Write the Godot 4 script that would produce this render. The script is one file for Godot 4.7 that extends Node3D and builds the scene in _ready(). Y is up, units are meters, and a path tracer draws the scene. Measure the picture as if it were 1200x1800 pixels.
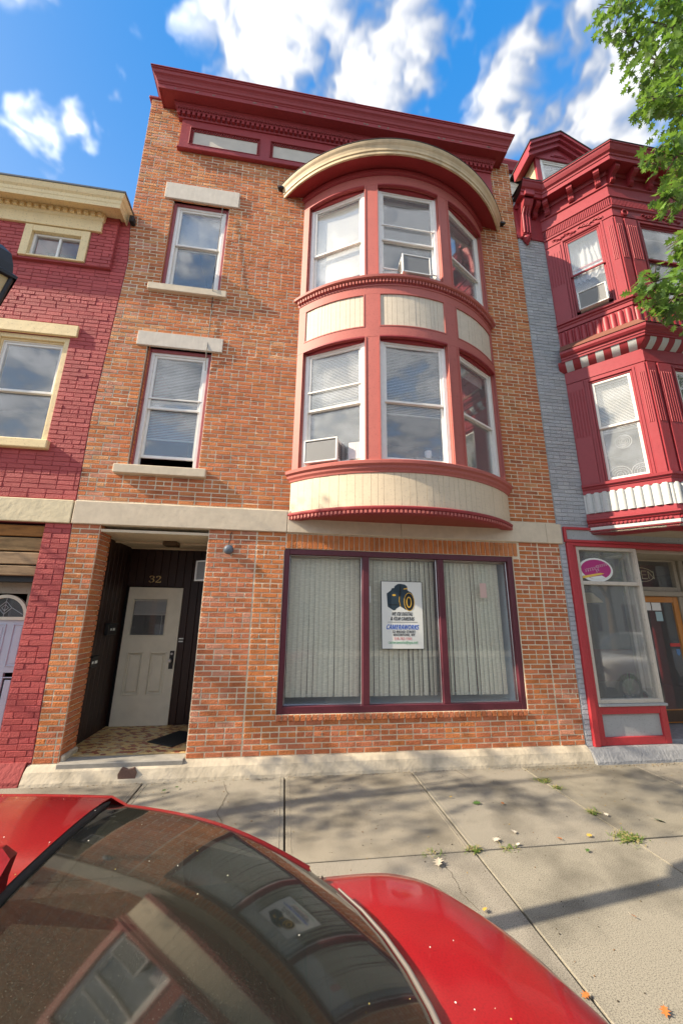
extends Node3D
# A street front: a three-storey brick house with a curved bay between a red painted house and a grey one with a red bay.
# x runs along the facades, z towards the street, y up; metres.

class MB:
	# collects triangles for one mesh
	var v := PackedVector3Array()
	var n := PackedVector3Array()
	var c := PackedColorArray()
	var col := Color.WHITE
	var colored := false
	var xf := Transform3D.IDENTITY
	func paint(k: Color) -> MB:
		col = k
		colored = true
		return self
	func tri(a: Vector3, b: Vector3, d: Vector3, na: Vector3, nb: Vector3, nd: Vector3) -> void:
		if (b - a).cross(d - a).dot(na + nb + nd) > 0.0:
			v.append(xf * a); v.append(xf * d); v.append(xf * b)
			n.append(xf.basis * na); n.append(xf.basis * nd); n.append(xf.basis * nb)
		else:
			v.append(xf * a); v.append(xf * b); v.append(xf * d)
			n.append(xf.basis * na); n.append(xf.basis * nb); n.append(xf.basis * nd)
		if colored:
			c.append(col); c.append(col); c.append(col)
	func quad(a: Vector3, b: Vector3, d: Vector3, e: Vector3, nn: Vector3) -> void:
		tri(a, b, d, nn, nn, nn)
		tri(a, d, e, nn, nn, nn)
	func flat4(a: Vector3, b: Vector3, d: Vector3, e: Vector3, away: Vector3) -> void:
		# a quad whose normal points away from a point inside
		var nn := (d - a).cross(e - b).normalized()
		if nn.dot((a + b + d + e) * 0.25 - away) < 0.0:
			nn = -nn
		quad(a, b, d, e, nn)
	func box(lo: Vector3, hi: Vector3, bev := 0.0) -> void:
		var m := (lo + hi) * 0.5
		var h := (hi - lo) * 0.5
		bev = minf(bev, minf(h.x, minf(h.y, h.z)) * 0.9)
		for ax in 3:
			var bx := (ax + 1) % 3
			var cx := (ax + 2) % 3
			for s in [-1.0, 1.0]:
				var nn := Vector3.ZERO
				nn[ax] = s
				var q := []
				for k in [[-1, -1], [1, -1], [1, 1], [-1, 1]]:
					var p := Vector3.ZERO
					p[ax] = s * h[ax]
					p[bx] = k[0] * (h[bx] - bev)
					p[cx] = k[1] * (h[cx] - bev)
					q.append(m + p)
				quad(q[0], q[1], q[2], q[3], nn)
			if bev > 0.0:
				for s in [-1.0, 1.0]:
					for t in [-1.0, 1.0]:
						var nn := Vector3.ZERO
						nn[bx] = s
						nn[cx] = t
						var q := []
						for k in [[-1, 0], [1, 0], [1, 1], [-1, 1]]:
							var p := Vector3.ZERO
							p[ax] = k[0] * (h[ax] - bev)
							p[bx] = s * (h[bx] - (bev if k[1] == 1 else 0.0))
							p[cx] = t * (h[cx] - (bev if k[1] == 0 else 0.0))
							q.append(m + p)
						quad(q[0], q[1], q[2], q[3], nn.normalized())
		if bev > 0.0:
			for s in [-1.0, 1.0]:
				for t in [-1.0, 1.0]:
					for u in [-1.0, 1.0]:
						var g := Vector3(s * h.x, t * h.y, u * h.z)
						var w := Vector3(s, t, u) * bev
						var nn := Vector3(s, t, u).normalized()
						tri(m + g - Vector3(0, w.y, w.z), m + g - Vector3(w.x, 0, w.z), m + g - Vector3(w.x, w.y, 0), nn, nn, nn)
	func cbox(center: Vector3, size: Vector3, bev := 0.0, basis := Basis.IDENTITY) -> void:
		var keep := xf
		xf = xf * Transform3D(basis, center)
		box(-size * 0.5, size * 0.5, bev)
		xf = keep
	func plate(poly: PackedVector2Array, z0: float, z1: float) -> void:
		# a flat shape in x and y between two depths
		var t := Geometry2D.triangulate_polygon(poly)
		for k in range(0, t.size(), 3):
			for z in [z0, z1]:
				var nn := Vector3(0, 0, -1.0 if z == minf(z0, z1) else 1.0)
				tri(Vector3(poly[t[k]].x, poly[t[k]].y, z), Vector3(poly[t[k + 1]].x, poly[t[k + 1]].y, z), Vector3(poly[t[k + 2]].x, poly[t[k + 2]].y, z), nn, nn, nn)
		var turn := -1.0 if Geometry2D.is_polygon_clockwise(poly) else 1.0
		for k in poly.size():
			var a := poly[k]
			var b := poly[(k + 1) % poly.size()]
			var d := (b - a).normalized()
			quad(Vector3(a.x, a.y, z0), Vector3(b.x, b.y, z0), Vector3(b.x, b.y, z1), Vector3(a.x, a.y, z1), Vector3(d.y, -d.x, 0) * turn)
	func sweep(path: Array, prof: Array, smooth := false, caps := true) -> void:
		# path: points (x, z) walked with the outside on the side of +z; prof: (out, y) from the foot outwards and up
		var num := path.size()
		var nor := []
		for i in num - 1:
			var d: Vector2 = (path[i + 1] - path[i]).normalized()
			nor.append(Vector2(-d.y, d.x))
		var mit := []
		for i in num:
			var a: Vector2 = nor[maxi(i - 1, 0)]
			var b: Vector2 = nor[mini(i, num - 2)]
			mit.append((a + b) / maxf(0.2, 1.0 + a.dot(b)))
		for i in num - 1:
			var m0: Vector2 = mit[i].normalized() if smooth else nor[i]
			var m1: Vector2 = mit[i + 1].normalized() if smooth else nor[i]
			for j in prof.size() - 1:
				var p: Vector2 = prof[j]
				var q: Vector2 = prof[j + 1]
				var e := (q - p).normalized()
				var pn := Vector2(e.y, -e.x)
				var a: Vector2 = path[i] + mit[i] * p.x
				var b: Vector2 = path[i + 1] + mit[i + 1] * p.x
				var d: Vector2 = path[i + 1] + mit[i + 1] * q.x
				var f: Vector2 = path[i] + mit[i] * q.x
				var n0 := Vector3(m0.x * pn.x, pn.y, m0.y * pn.x)
				var n1 := Vector3(m1.x * pn.x, pn.y, m1.y * pn.x)
				var A := Vector3(a.x, p.y, a.y)
				var B := Vector3(b.x, p.y, b.y)
				var D := Vector3(d.x, q.y, d.y)
				var F := Vector3(f.x, q.y, f.y)
				tri(A, B, D, n0, n1, n1)
				tri(A, D, F, n0, n1, n0)
		if caps and prof.size() > 2:
			var t := Geometry2D.triangulate_polygon(PackedVector2Array(prof))
			for e in [0, num - 1]:
				var k: int = mini(e, num - 2)
				var d: Vector2 = (path[k + 1] - path[k]).normalized() * (-1.0 if e == 0 else 1.0)
				var nn := Vector3(d.x, 0, d.y)
				var o := []
				for p in prof:
					var w: Vector2 = path[e] + mit[e] * p.x
					o.append(Vector3(w.x, p.y, w.y))
				for i in range(0, t.size(), 3):
					tri(o[t[i]], o[t[i + 1]], o[t[i + 2]], nn, nn, nn)
	func tube(pts: Array, radii: Array, sides := 8, ends := true) -> void:
		var rings := []
		var up := Vector3.UP
		for i in pts.size():
			var d: Vector3 = (pts[mini(i + 1, pts.size() - 1)] - pts[maxi(i - 1, 0)]).normalized()
			if absf(d.dot(up)) > 0.95:
				up = Vector3.RIGHT if absf(d.x) < 0.9 else Vector3.BACK
			var a := d.cross(up).normalized()
			var b := a.cross(d).normalized()
			up = b
			var ring := []
			for k in sides:
				var t := TAU * k / sides
				ring.append(a * cos(t) + b * sin(t))
			rings.append(ring)
		for i in pts.size() - 1:
			for k in sides:
				var l := (k + 1) % sides
				var r0: float = radii[i]
				var r1: float = radii[i + 1]
				tri(pts[i] + rings[i][k] * r0, pts[i] + rings[i][l] * r0, pts[i + 1] + rings[i + 1][l] * r1, rings[i][k], rings[i][l], rings[i + 1][l])
				tri(pts[i] + rings[i][k] * r0, pts[i + 1] + rings[i + 1][l] * r1, pts[i + 1] + rings[i + 1][k] * r1, rings[i][k], rings[i + 1][l], rings[i + 1][k])
		if ends:
			for e in [0, pts.size() - 1]:
				var d: Vector3 = (pts[e] - pts[1 if e == 0 else e - 1]).normalized()
				for k in sides:
					tri(pts[e], pts[e] + rings[e][k] * radii[e], pts[e] + rings[e][(k + 1) % sides] * radii[e], d, d, d)
	func lathe(prof: Array, sides := 16) -> void:
		# prof: (radius, y) from bottom to top, round the y axis
		for j in prof.size() - 1:
			var e: Vector2 = (prof[j + 1] - prof[j]).normalized()
			for k in sides:
				var q := []
				var m := []
				for s in [k, k + 1]:
					var t: float = TAU * s / sides
					for p in [prof[j], prof[j + 1]]:
						q.append(Vector3(p.x * cos(t), p.y, p.x * sin(t)))
						m.append(Vector3(e.y * cos(t), -e.x, e.y * sin(t)))
				tri(q[0], q[2], q[3], m[0], m[2], m[3])
				tri(q[0], q[3], q[1], m[0], m[3], m[1])
	func grid(p: Array, flip := 1.0) -> void:
		# rows of points as one smooth sheet
		var rows := p.size()
		var cols: int = p[0].size()
		var m := []
		for i in rows:
			var r := []
			for j in cols:
				var a: Vector3 = p[mini(i + 1, rows - 1)][j] - p[maxi(i - 1, 0)][j]
				var b: Vector3 = p[i][mini(j + 1, cols - 1)] - p[i][maxi(j - 1, 0)]
				r.append(a.cross(b).normalized() * flip)
			m.append(r)
		for i in rows - 1:
			for j in cols - 1:
				tri(p[i][j], p[i + 1][j], p[i + 1][j + 1], m[i][j], m[i + 1][j], m[i + 1][j + 1])
				tri(p[i][j], p[i + 1][j + 1], p[i][j + 1], m[i][j], m[i + 1][j + 1], m[i][j + 1])
	func wall(x0: float, x1: float, y0: float, y1: float, z0: float, z1: float, holes: Array) -> void:
		# an upright wall with openings [x0, x1, y0, y1]
		var xs := [x0, x1]
		var ys := [y0, y1]
		for h in holes:
			for x in [h[0], h[1]]:
				if x > x0 and x < x1 and not xs.has(x): xs.append(x)
			for y in [h[2], h[3]]:
				if y > y0 and y < y1 and not ys.has(y): ys.append(y)
		xs.sort()
		ys.sort()
		var full := func(i: int, j: int) -> bool:
			if i < 0 or j < 0 or i >= xs.size() - 1 or j >= ys.size() - 1: return false
			var mx: float = (xs[i] + xs[i + 1]) * 0.5
			var my: float = (ys[j] + ys[j + 1]) * 0.5
			for h in holes:
				if mx > h[0] and mx < h[1] and my > h[2] and my < h[3]: return false
			return true
		for i in xs.size() - 1:
			for j in ys.size() - 1:
				if not full.call(i, j): continue
				var a: float = xs[i]
				var b: float = xs[i + 1]
				var d: float = ys[j]
				var e: float = ys[j + 1]
				quad(Vector3(a, d, z1), Vector3(b, d, z1), Vector3(b, e, z1), Vector3(a, e, z1), Vector3.BACK)
				quad(Vector3(a, d, z0), Vector3(b, d, z0), Vector3(b, e, z0), Vector3(a, e, z0), Vector3.FORWARD)
				if not full.call(i - 1, j): quad(Vector3(a, d, z0), Vector3(a, d, z1), Vector3(a, e, z1), Vector3(a, e, z0), Vector3.LEFT)
				if not full.call(i + 1, j): quad(Vector3(b, d, z0), Vector3(b, d, z1), Vector3(b, e, z1), Vector3(b, e, z0), Vector3.RIGHT)
				if not full.call(i, j - 1): quad(Vector3(a, d, z0), Vector3(a, d, z1), Vector3(b, d, z1), Vector3(b, d, z0), Vector3.DOWN)
				if not full.call(i, j + 1): quad(Vector3(a, e, z0), Vector3(a, e, z1), Vector3(b, e, z1), Vector3(b, e, z0), Vector3.UP)
	func brick(x0: float, x1: float, y0: float, y1: float, depth: float, rng: RandomNumberGenerator, inset := 0.0028) -> void:
		# a weathered brick face: an uneven front on sloping arrises
		var lo := [Vector3(x0, y0, 0), Vector3(x1, y0, 0), Vector3(x1, y1, 0), Vector3(x0, y1, 0)]
		var hi := []
		var sx := [1, -1, -1, 1]
		var sy := [1, 1, -1, -1]
		for k in 4:
			hi.append(lo[k] + Vector3(sx[k] * (inset + rng.randf_range(-0.002, 0.003)), sy[k] * (inset + rng.randf_range(-0.002, 0.002)), depth + rng.randf_range(-0.002, 0.002)))
		var mid := Vector3((x0 + x1) * 0.5, (y0 + y1) * 0.5, 0)
		flat4(hi[0], hi[1], hi[2], hi[3], mid)
		for k in 4:
			flat4(lo[k], lo[(k + 1) % 4], hi[(k + 1) % 4], hi[k], mid)
	func mesh() -> ArrayMesh:
		var a := []
		a.resize(Mesh.ARRAY_MAX)
		for i in n.size():
			n[i] = n[i].normalized()
		a[Mesh.ARRAY_VERTEX] = v
		a[Mesh.ARRAY_NORMAL] = n
		if colored:
			a[Mesh.ARRAY_COLOR] = c
		var m := ArrayMesh.new()
		if v.size():
			m.add_surface_from_arrays(Mesh.PRIMITIVE_TRIANGLES, a)
		return m


var used := {}
var M := {}

func rnd(s: int) -> RandomNumberGenerator:
	var r := RandomNumberGenerator.new()
	r.seed = s
	return r

func lin(r: float, g: float, b: float) -> Color:
	return Color(r, g, b)

func numbered(called: String) -> String:
	if not used.has(called):
		used[called] = 0
		return called
	used[called] += 1
	return "%s_%03d" % [called, used[called]]

func tag(o: Node3D, label: String, category: String, group := "") -> Node3D:
	o.set_meta("label", label)
	if category: o.set_meta("category", category)
	if group: o.set_meta("group", group)
	return o

func thing(called: String, label: String, category: String, at := Vector3.ZERO, turn := 0.0, group := "") -> Node3D:
	var o := Node3D.new()
	o.name = numbered(called)
	add_child(o)
	o.position = at
	o.rotation.y = turn
	tag(o, label, category, group)
	return o

func part(called: String, mb: MB, m: Material, parent: Node3D, label := "") -> MeshInstance3D:
	return put(called, mb.mesh(), m, parent, label)

func put(called: String, me: Mesh, m: Material, parent: Node3D, label := "") -> MeshInstance3D:
	var o := MeshInstance3D.new()
	o.name = called if parent != self else numbered(called)
	o.mesh = me
	o.material_override = m
	parent.add_child(o, true)
	if label: o.set_meta("label", label)
	return o

func stuff(o: Node3D) -> Node3D:
	o.set_meta("kind", "stuff")
	return o

func hold(called: String, parent: Node3D, at := Transform3D.IDENTITY) -> Node3D:
	# a part that only gathers sub-parts
	var o := Node3D.new()
	o.name = called
	parent.add_child(o, true)
	o.transform = at
	return o

func structure(called: String, mb: MB, m: Material) -> MeshInstance3D:
	var o := part(called, mb, m, self)
	o.set_meta("kind", "structure")
	return o

func rect(x0: float, y0: float, x1: float, y1: float) -> PackedVector2Array:
	return PackedVector2Array([Vector2(x0, y0), Vector2(x1, y0), Vector2(x1, y1), Vector2(x0, y1)])

func oval(cx: float, cy: float, rx: float, ry: float, k := 20) -> PackedVector2Array:
	var p := PackedVector2Array()
	for i in k:
		p.append(Vector2(cx + rx * cos(TAU * i / k), cy + ry * sin(TAU * i / k)))
	return p

func arc(cx: float, cz: float, r: float, from: float, to: float, k: int) -> Array:
	var p := []
	for i in k + 1:
		var t := deg_to_rad(lerpf(from, to, float(i) / k))
		p.append(Vector2(cx + r * sin(t), cz + r * cos(t)))
	return p

func noise_tex(freq: float, lo: float, hi: float, octaves := 4, s := 1, kind := FastNoiseLite.TYPE_SIMPLEX_SMOOTH, points := [], size := 512) -> NoiseTexture2D:
	var f := FastNoiseLite.new()
	f.seed = s
	f.noise_type = kind
	f.frequency = freq
	f.fractal_octaves = octaves
	f.fractal_gain = 0.55
	var t := NoiseTexture2D.new()
	t.width = size
	t.height = size
	t.seamless = true
	t.noise = f
	var g := Gradient.new()
	if points.is_empty():
		points = [[0.0, lo], [1.0, hi]]
	g.offsets = PackedFloat32Array(points.map(func(p): return p[0]))
	g.colors = PackedColorArray(points.map(func(p): return Color(p[1], p[1], p[1]).linear_to_srgb()))
	t.color_ramp = g
	return t

func mat(called: String, c: Color, rough := 0.8, o := {}) -> StandardMaterial3D:
	# c is a linear base colour; o: tex, scale, tex2, scale2, bump, bump_scale, bump_cm, metal, spec, coat, vc, rim, backlight
	var m := StandardMaterial3D.new()
	m.resource_name = called
	m.albedo_color = c.linear_to_srgb()
	m.roughness = rough
	m.metallic = o.get("metal", 0.0)
	m.metallic_specular = o.get("spec", 0.5)
	m.uv1_triplanar = true
	m.uv1_world_triplanar = true
	m.uv2_triplanar = true
	m.uv2_world_triplanar = true
	var k = o.get("scale", 1.0)
	m.uv1_scale = k if k is Vector3 else Vector3.ONE * k
	if o.has("tex"): m.albedo_texture = o.tex
	if o.has("tex2"):
		m.detail_enabled = true
		m.detail_blend_mode = BaseMaterial3D.BLEND_MODE_MUL
		m.detail_albedo = o.tex2
		m.detail_uv_layer = BaseMaterial3D.DETAIL_UV_2
		var k2 = o.get("scale2", 0.3)
		m.uv2_scale = k2 if k2 is Vector3 else Vector3.ONE * k2
	if o.has("bump"):
		m.heightmap_enabled = true
		m.heightmap_texture = o.bump
		m.heightmap_scale = o.get("bump_cm", 0.3)
	if o.has("rough_tex"): m.roughness_texture = o.rough_tex
	m.vertex_color_use_as_albedo = o.get("vc", false)
	if o.has("coat"):
		m.clearcoat_enabled = true
		m.clearcoat = o.coat
		m.clearcoat_roughness = o.get("coat_rough", 0.05)
	if o.has("rim"):
		m.rim_enabled = true
		m.rim = o.rim
	if o.has("backlight"):
		m.backlight_enabled = true
		m.backlight = o.backlight
	if o.has("world") and not o.world:
		m.uv1_world_triplanar = false
		m.uv2_world_triplanar = false
	return m

func glass(called: String, c: Color, a: float, rough := 0.02) -> StandardMaterial3D:
	var m := StandardMaterial3D.new()
	m.resource_name = called
	m.transparency = BaseMaterial3D.TRANSPARENCY_ALPHA
	m.albedo_color = Color(c.linear_to_srgb(), a)
	m.roughness = rough
	m.metallic_specular = 0.5
	return m

func lettering(called: String, words: String, size: float, bold: bool, serif: bool, m: Material, parent: Node3D, at: Vector3, wide := 0.0, slant := 0.0, deep := 0.002) -> MeshInstance3D:
	var f := SystemFont.new()
	f.font_names = PackedStringArray(["Droid Serif" if serif else "Droid Sans"])
	f.font_weight = 700 if bold else 400
	var t := TextMesh.new()
	t.font = f
	t.text = words
	t.font_size = 64
	t.pixel_size = size / 46.0
	t.depth = deep / 1.0
	t.curve_step = 2.0
	var o := put(called, t, m, parent)
	var b := Basis.IDENTITY
	var w := t.get_aabb().size.x
	var k := wide / w if wide > 0.0 and w > 0.0 else 1.0
	b.x = Vector3(k, 0, 0)
	b.y = Vector3(slant, 1, 0)
	o.transform = Transform3D(b, at)
	return o

func textures() -> void:
	var T := {}
	T.grain = noise_tex(0.05, 0.76, 1.0, 5, 3)
	T.fine = noise_tex(0.16, 0.72, 1.0, 3, 5)
	T.blotch = noise_tex(0.012, 0.74, 1.0, 5, 7)
	T.soft = noise_tex(0.01, 0.88, 1.0, 4, 8)
	T.speck = noise_tex(0.2, 0.0, 1.0, 2, 11, FastNoiseLite.TYPE_SIMPLEX_SMOOTH, [[0.0, 0.25], [0.25, 0.50], [0.42, 0.80], [0.6, 0.95], [1.0, 1.0]])
	T.chips = noise_tex(0.03, 0.0, 1.0, 5, 13, FastNoiseLite.TYPE_SIMPLEX_SMOOTH, [[0.0, 0.66], [0.21, 0.76], [0.27, 1.0], [1.0, 1.0]])
	T.rough = noise_tex(0.03, 0.0, 1.0, 5, 17)
	T.stain = noise_tex(0.006, 0.0, 1.0, 5, 19, FastNoiseLite.TYPE_SIMPLEX_SMOOTH, [[0.0, 0.55], [0.35, 0.8], [0.6, 1.0], [1.0, 1.0]])
	T.mottle = noise_tex(0.012, 0.0, 1.0, 5, 47, FastNoiseLite.TYPE_SIMPLEX_SMOOTH, [[0.0, 0.60], [0.3, 0.80], [0.55, 0.96], [1.0, 1.0]])
	T.flat = noise_tex(0.02, 0.9, 1.0, 3, 23)
	T.weave = noise_tex(0.09, 0.64, 1.0, 3, 29)
	M.T = T
	var wear := {"tex": T.soft, "scale": 0.7, "tex2": T.grain, "scale2": 2.0, "bump": T.rough, "bump_cm": 0.12}
	var paint := func(nm: String, c: Color, rough := 0.62, bump := 0.15) -> StandardMaterial3D:
		return mat(nm, c, rough, {"tex": T.soft, "scale": 0.5, "tex2": T.chips, "scale2": 1.6, "bump": T.rough, "bump_cm": bump})
	M.brick = mat("brick", lin(1, 1, 1), 0.92, {"vc": true, "tex": T.fine, "scale": 2.6, "tex2": T.mottle, "scale2": 0.55, "bump": T.rough, "bump_cm": 0.9, "spec": 0.3})
	M.mortar = mat("mortar", lin(0.86, 0.76, 0.57), 0.95, {"tex": T.flat, "scale": 3.0, "tex2": T.soft, "scale2": 0.6, "bump": T.rough, "bump_cm": 0.6, "spec": 0.3})
	M.redbrick = mat("painted_red_brick", lin(1, 1, 1), 0.7, {"vc": true, "tex": T.grain, "scale": 2.5, "tex2": T.soft, "scale2": 0.5, "bump": T.rough, "bump_cm": 0.35})
	M.redmortar = mat("painted_red_joint", lin(0.38, 0.065, 0.07), 0.8, {"tex": T.grain, "scale": 3.0})
	M.greybrick = mat("painted_grey_brick", lin(1, 1, 1), 0.75, {"vc": true, "tex": T.grain, "scale": 2.5, "tex2": T.soft, "scale2": 0.5, "bump": T.rough, "bump_cm": 0.9})
	M.greymortar = mat("painted_grey_joint", lin(0.46, 0.48, 0.52), 0.8, {"tex": T.grain, "scale": 3.0})
	M.salmon = paint.call("salmon_paint", lin(0.45, 0.12, 0.098), 0.6)
	M.cornice = paint.call("dark_red_paint", lin(0.31, 0.031, 0.036), 0.55, 0.25)
	M.cornice_chip = mat("bare_tin", lin(0.22, 0.19, 0.14), 0.8, {"tex": T.grain, "scale": 3.0})
	M.cream = paint.call("cream_paint", lin(0.68, 0.57, 0.41), 0.65)
	M.cream_yellow = paint.call("yellow_cream_paint", lin(0.86, 0.68, 0.37), 0.6)
	M.hoodcream = mat("weathered_cream_tin", lin(0.66, 0.52, 0.32), 0.6, {"tex": T.soft, "scale": 0.6, "tex2": T.stain, "scale2": Vector3(0.9, 0.4, 0.9), "bump": T.rough, "bump_cm": 0.1})
	M.boards = mat("peeling_cream_boards", lin(0.66, 0.58, 0.46), 0.75, {"tex": T.chips, "scale": Vector3(4, 1.2, 4), "tex2": T.soft, "scale2": 1.0, "bump": T.chips, "bump_cm": 0.3})
	M.panelgrey = mat("pale_panel", lin(0.60, 0.56, 0.48), 0.8, {"tex": T.soft, "scale": 0.8})
	M.stone = mat("painted_stone", lin(0.72, 0.62, 0.47), 0.85, {"tex": T.soft, "scale": 0.6, "tex2": T.soft, "scale2": 1.6, "bump": T.rough, "bump_cm": 0.12})
	M.lintel = mat("pale_lintel", lin(0.70, 0.64, 0.55), 0.85, {"tex": T.soft, "scale": 0.8, "tex2": T.soft, "scale2": Vector3(3, 0.6, 3), "bump": T.rough, "bump_cm": 0.08})
	M.plinth = mat("rough_painted_plinth", lin(0.60, 0.53, 0.41), 0.9, {"tex": T.blotch, "scale": 0.7, "tex2": T.stain, "scale2": 0.8, "bump": T.rough, "bump_cm": 0.5})
	M.greyplinth = mat("rough_grey_plinth", lin(0.28, 0.29, 0.31), 0.9, {"tex": T.blotch, "scale": 1.2, "bump": T.rough, "bump_cm": 0.9})
	M.redplinth = mat("rough_red_plinth", lin(0.34, 0.06, 0.06), 0.85, {"tex": T.blotch, "scale": 1.2, "bump": T.rough, "bump_cm": 0.8})
	M.concrete = mat("sidewalk_concrete", lin(0.335, 0.312, 0.26), 0.95, {"tex": T.speck, "scale": 1.05, "tex2": T.stain, "scale2": 0.35, "bump": T.fine, "bump_cm": 0.7, "spec": 0.25, "vc": true})
	M.dirt = mat("joint_dirt", lin(0.07, 0.055, 0.035), 1.0, {"tex": T.grain, "scale": 4.0})
	M.asphalt = mat("asphalt", lin(0.10, 0.10, 0.10), 0.95, {"tex": T.speck, "scale": 3.0, "bump": T.fine, "bump_cm": 0.5})
	M.kerb = mat("kerb_stone", lin(0.36, 0.34, 0.30), 0.95, {"tex": T.speck, "scale": 3.0, "tex2": T.blotch, "scale2": 0.5})
	M.vinyl = mat("white_vinyl", lin(0.86, 0.84, 0.79), 0.35, {"tex": T.flat, "scale": 0.8})
	M.maroon = paint.call("maroon_paint", lin(0.115, 0.022, 0.036), 0.4, 0.06)
	M.jambred = paint.call("faded_red_paint", lin(0.36, 0.09, 0.10), 0.65)
	M.bayred = paint.call("bright_red_paint", lin(0.30, 0.026, 0.038), 0.5)
	M.frontred = paint.call("shopfront_red_paint", lin(0.46, 0.035, 0.045), 0.45, 0.06)
	M.baygrey = paint.call("pale_grey_paint", lin(0.55, 0.57, 0.57), 0.6)
	M.shopgrey = paint.call("grey_panel_paint", lin(0.38, 0.40, 0.41), 0.6, 0.06)
	M.shopcream = paint.call("greige_paint", lin(0.58, 0.53, 0.45), 0.55, 0.06)
	M.shopbeige = paint.call("old_beige_paint", lin(0.40, 0.36, 0.28), 0.6)
	M.darkwood = mat("dark_stained_planks", lin(0.035, 0.014, 0.010), 0.5, {"tex": T.grain, "scale": Vector3(6, 0.5, 6), "tex2": T.blotch, "scale2": 0.8, "bump": T.grain, "bump_cm": 0.2})
	M.honeywood = mat("varnished_wood", lin(0.60, 0.25, 0.05), 0.3, {"tex": T.grain, "scale": Vector3(6, 0.5, 6), "coat": 0.3})
	M.oldwood = mat("weathered_planks", lin(0.42, 0.30, 0.19), 0.85, {"tex": T.grain, "scale": Vector3(0.6, 7, 7), "tex2": T.stain, "scale2": Vector3(0.8, 3, 3), "bump": T.grain, "bump_cm": 0.4, "vc": true})
	M.doorcream = mat("door_paint", lin(0.74, 0.70, 0.57), 0.45, {"tex": T.soft, "scale": 0.8})
	M.doorblue = mat("pale_blue_paint", lin(0.54, 0.58, 0.68), 0.45, {"tex": T.soft, "scale": 0.8})
	M.black = mat("black", lin(0.015, 0.015, 0.016), 0.45, {})
	M.rubber = mat("rubber", lin(0.02, 0.02, 0.02), 0.75, {"tex": T.grain, "scale": 5.0})
	M.iron = mat("dark_iron", lin(0.03, 0.032, 0.035), 0.45, {"tex": T.grain, "scale": 3.0, "metal": 0.4})
	M.brass = mat("brass", lin(0.72, 0.52, 0.22), 0.3, {"metal": 0.9})
	M.steel = mat("steel", lin(0.55, 0.55, 0.56), 0.3, {"metal": 0.9})
	M.tar = mat("tar", lin(0.035, 0.035, 0.038), 0.7, {"tex": T.grain, "scale": 3.0})
	M.slate = mat("grey_slate", lin(0.27, 0.29, 0.30), 0.8, {"tex": T.soft, "scale": 2.0, "tex2": T.grain, "scale2": 3.0, "bump": T.rough, "bump_cm": 0.5, "vc": true})
	M.blind = mat("white_blind", lin(0.56, 0.56, 0.54), 0.7, {"tex": T.flat, "scale": 1.0, "backlight": Color(0.3, 0.3, 0.3)})
	M.fabric = mat("woven_blind", lin(0.84, 0.85, 0.68), 0.9, {"tex": T.weave, "scale": Vector3(0.22, 1.5, 0.22), "tex2": T.flat, "scale2": Vector3(0.5, 4, 0.5), "backlight": Color(0.2, 0.2, 0.17)})
	M.room = mat("room_wall", lin(0.12, 0.11, 0.09), 0.9, {"tex": T.flat, "scale": 0.5})
	M.roomdark = mat("dim_room_wall", lin(0.13, 0.12, 0.11), 0.9, {"tex": T.soft, "scale": 0.5})
	M.floor = mat("room_floor", lin(0.16, 0.11, 0.07), 0.6, {"tex": T.grain, "scale": 1.0})
	M.plastic = mat("white_plastic", lin(0.74, 0.74, 0.72), 0.4, {"tex": T.flat, "scale": 1.5})
	M.grille = mat("grey_grille", lin(0.34, 0.35, 0.36), 0.55, {})
	M.grilledark = mat("grille_shadow_metal", lin(0.05, 0.05, 0.055), 0.6, {})
	M.pane = glass("window_pane", lin(0.8, 0.86, 0.86), 0.05)
	M.darkpane = glass("tinted_pane", lin(0.05, 0.06, 0.06), 0.35)
	M.white = mat("white_board", lin(0.76, 0.78, 0.74), 0.5, {})
	M.leaf = []
	for k in [lin(0.075, 0.15, 0.028), lin(0.115, 0.21, 0.04), lin(0.05, 0.10, 0.028), lin(0.17, 0.25, 0.08)]:
		M.leaf.append(mat("leaf", k, 0.42, {"backlight": Color(0.42, 0.55, 0.2), "spec": 0.5}))
	M.bark = mat("bark", lin(0.14, 0.11, 0.085), 0.95, {"tex": T.grain, "scale": Vector3(5, 1, 5), "bump": T.grain, "bump_cm": 1.0})

const SUN_AZ := 0.14   # the sun stands almost in the plane of the facades, a little in front of them
const SUN_EL := 0.585

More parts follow.
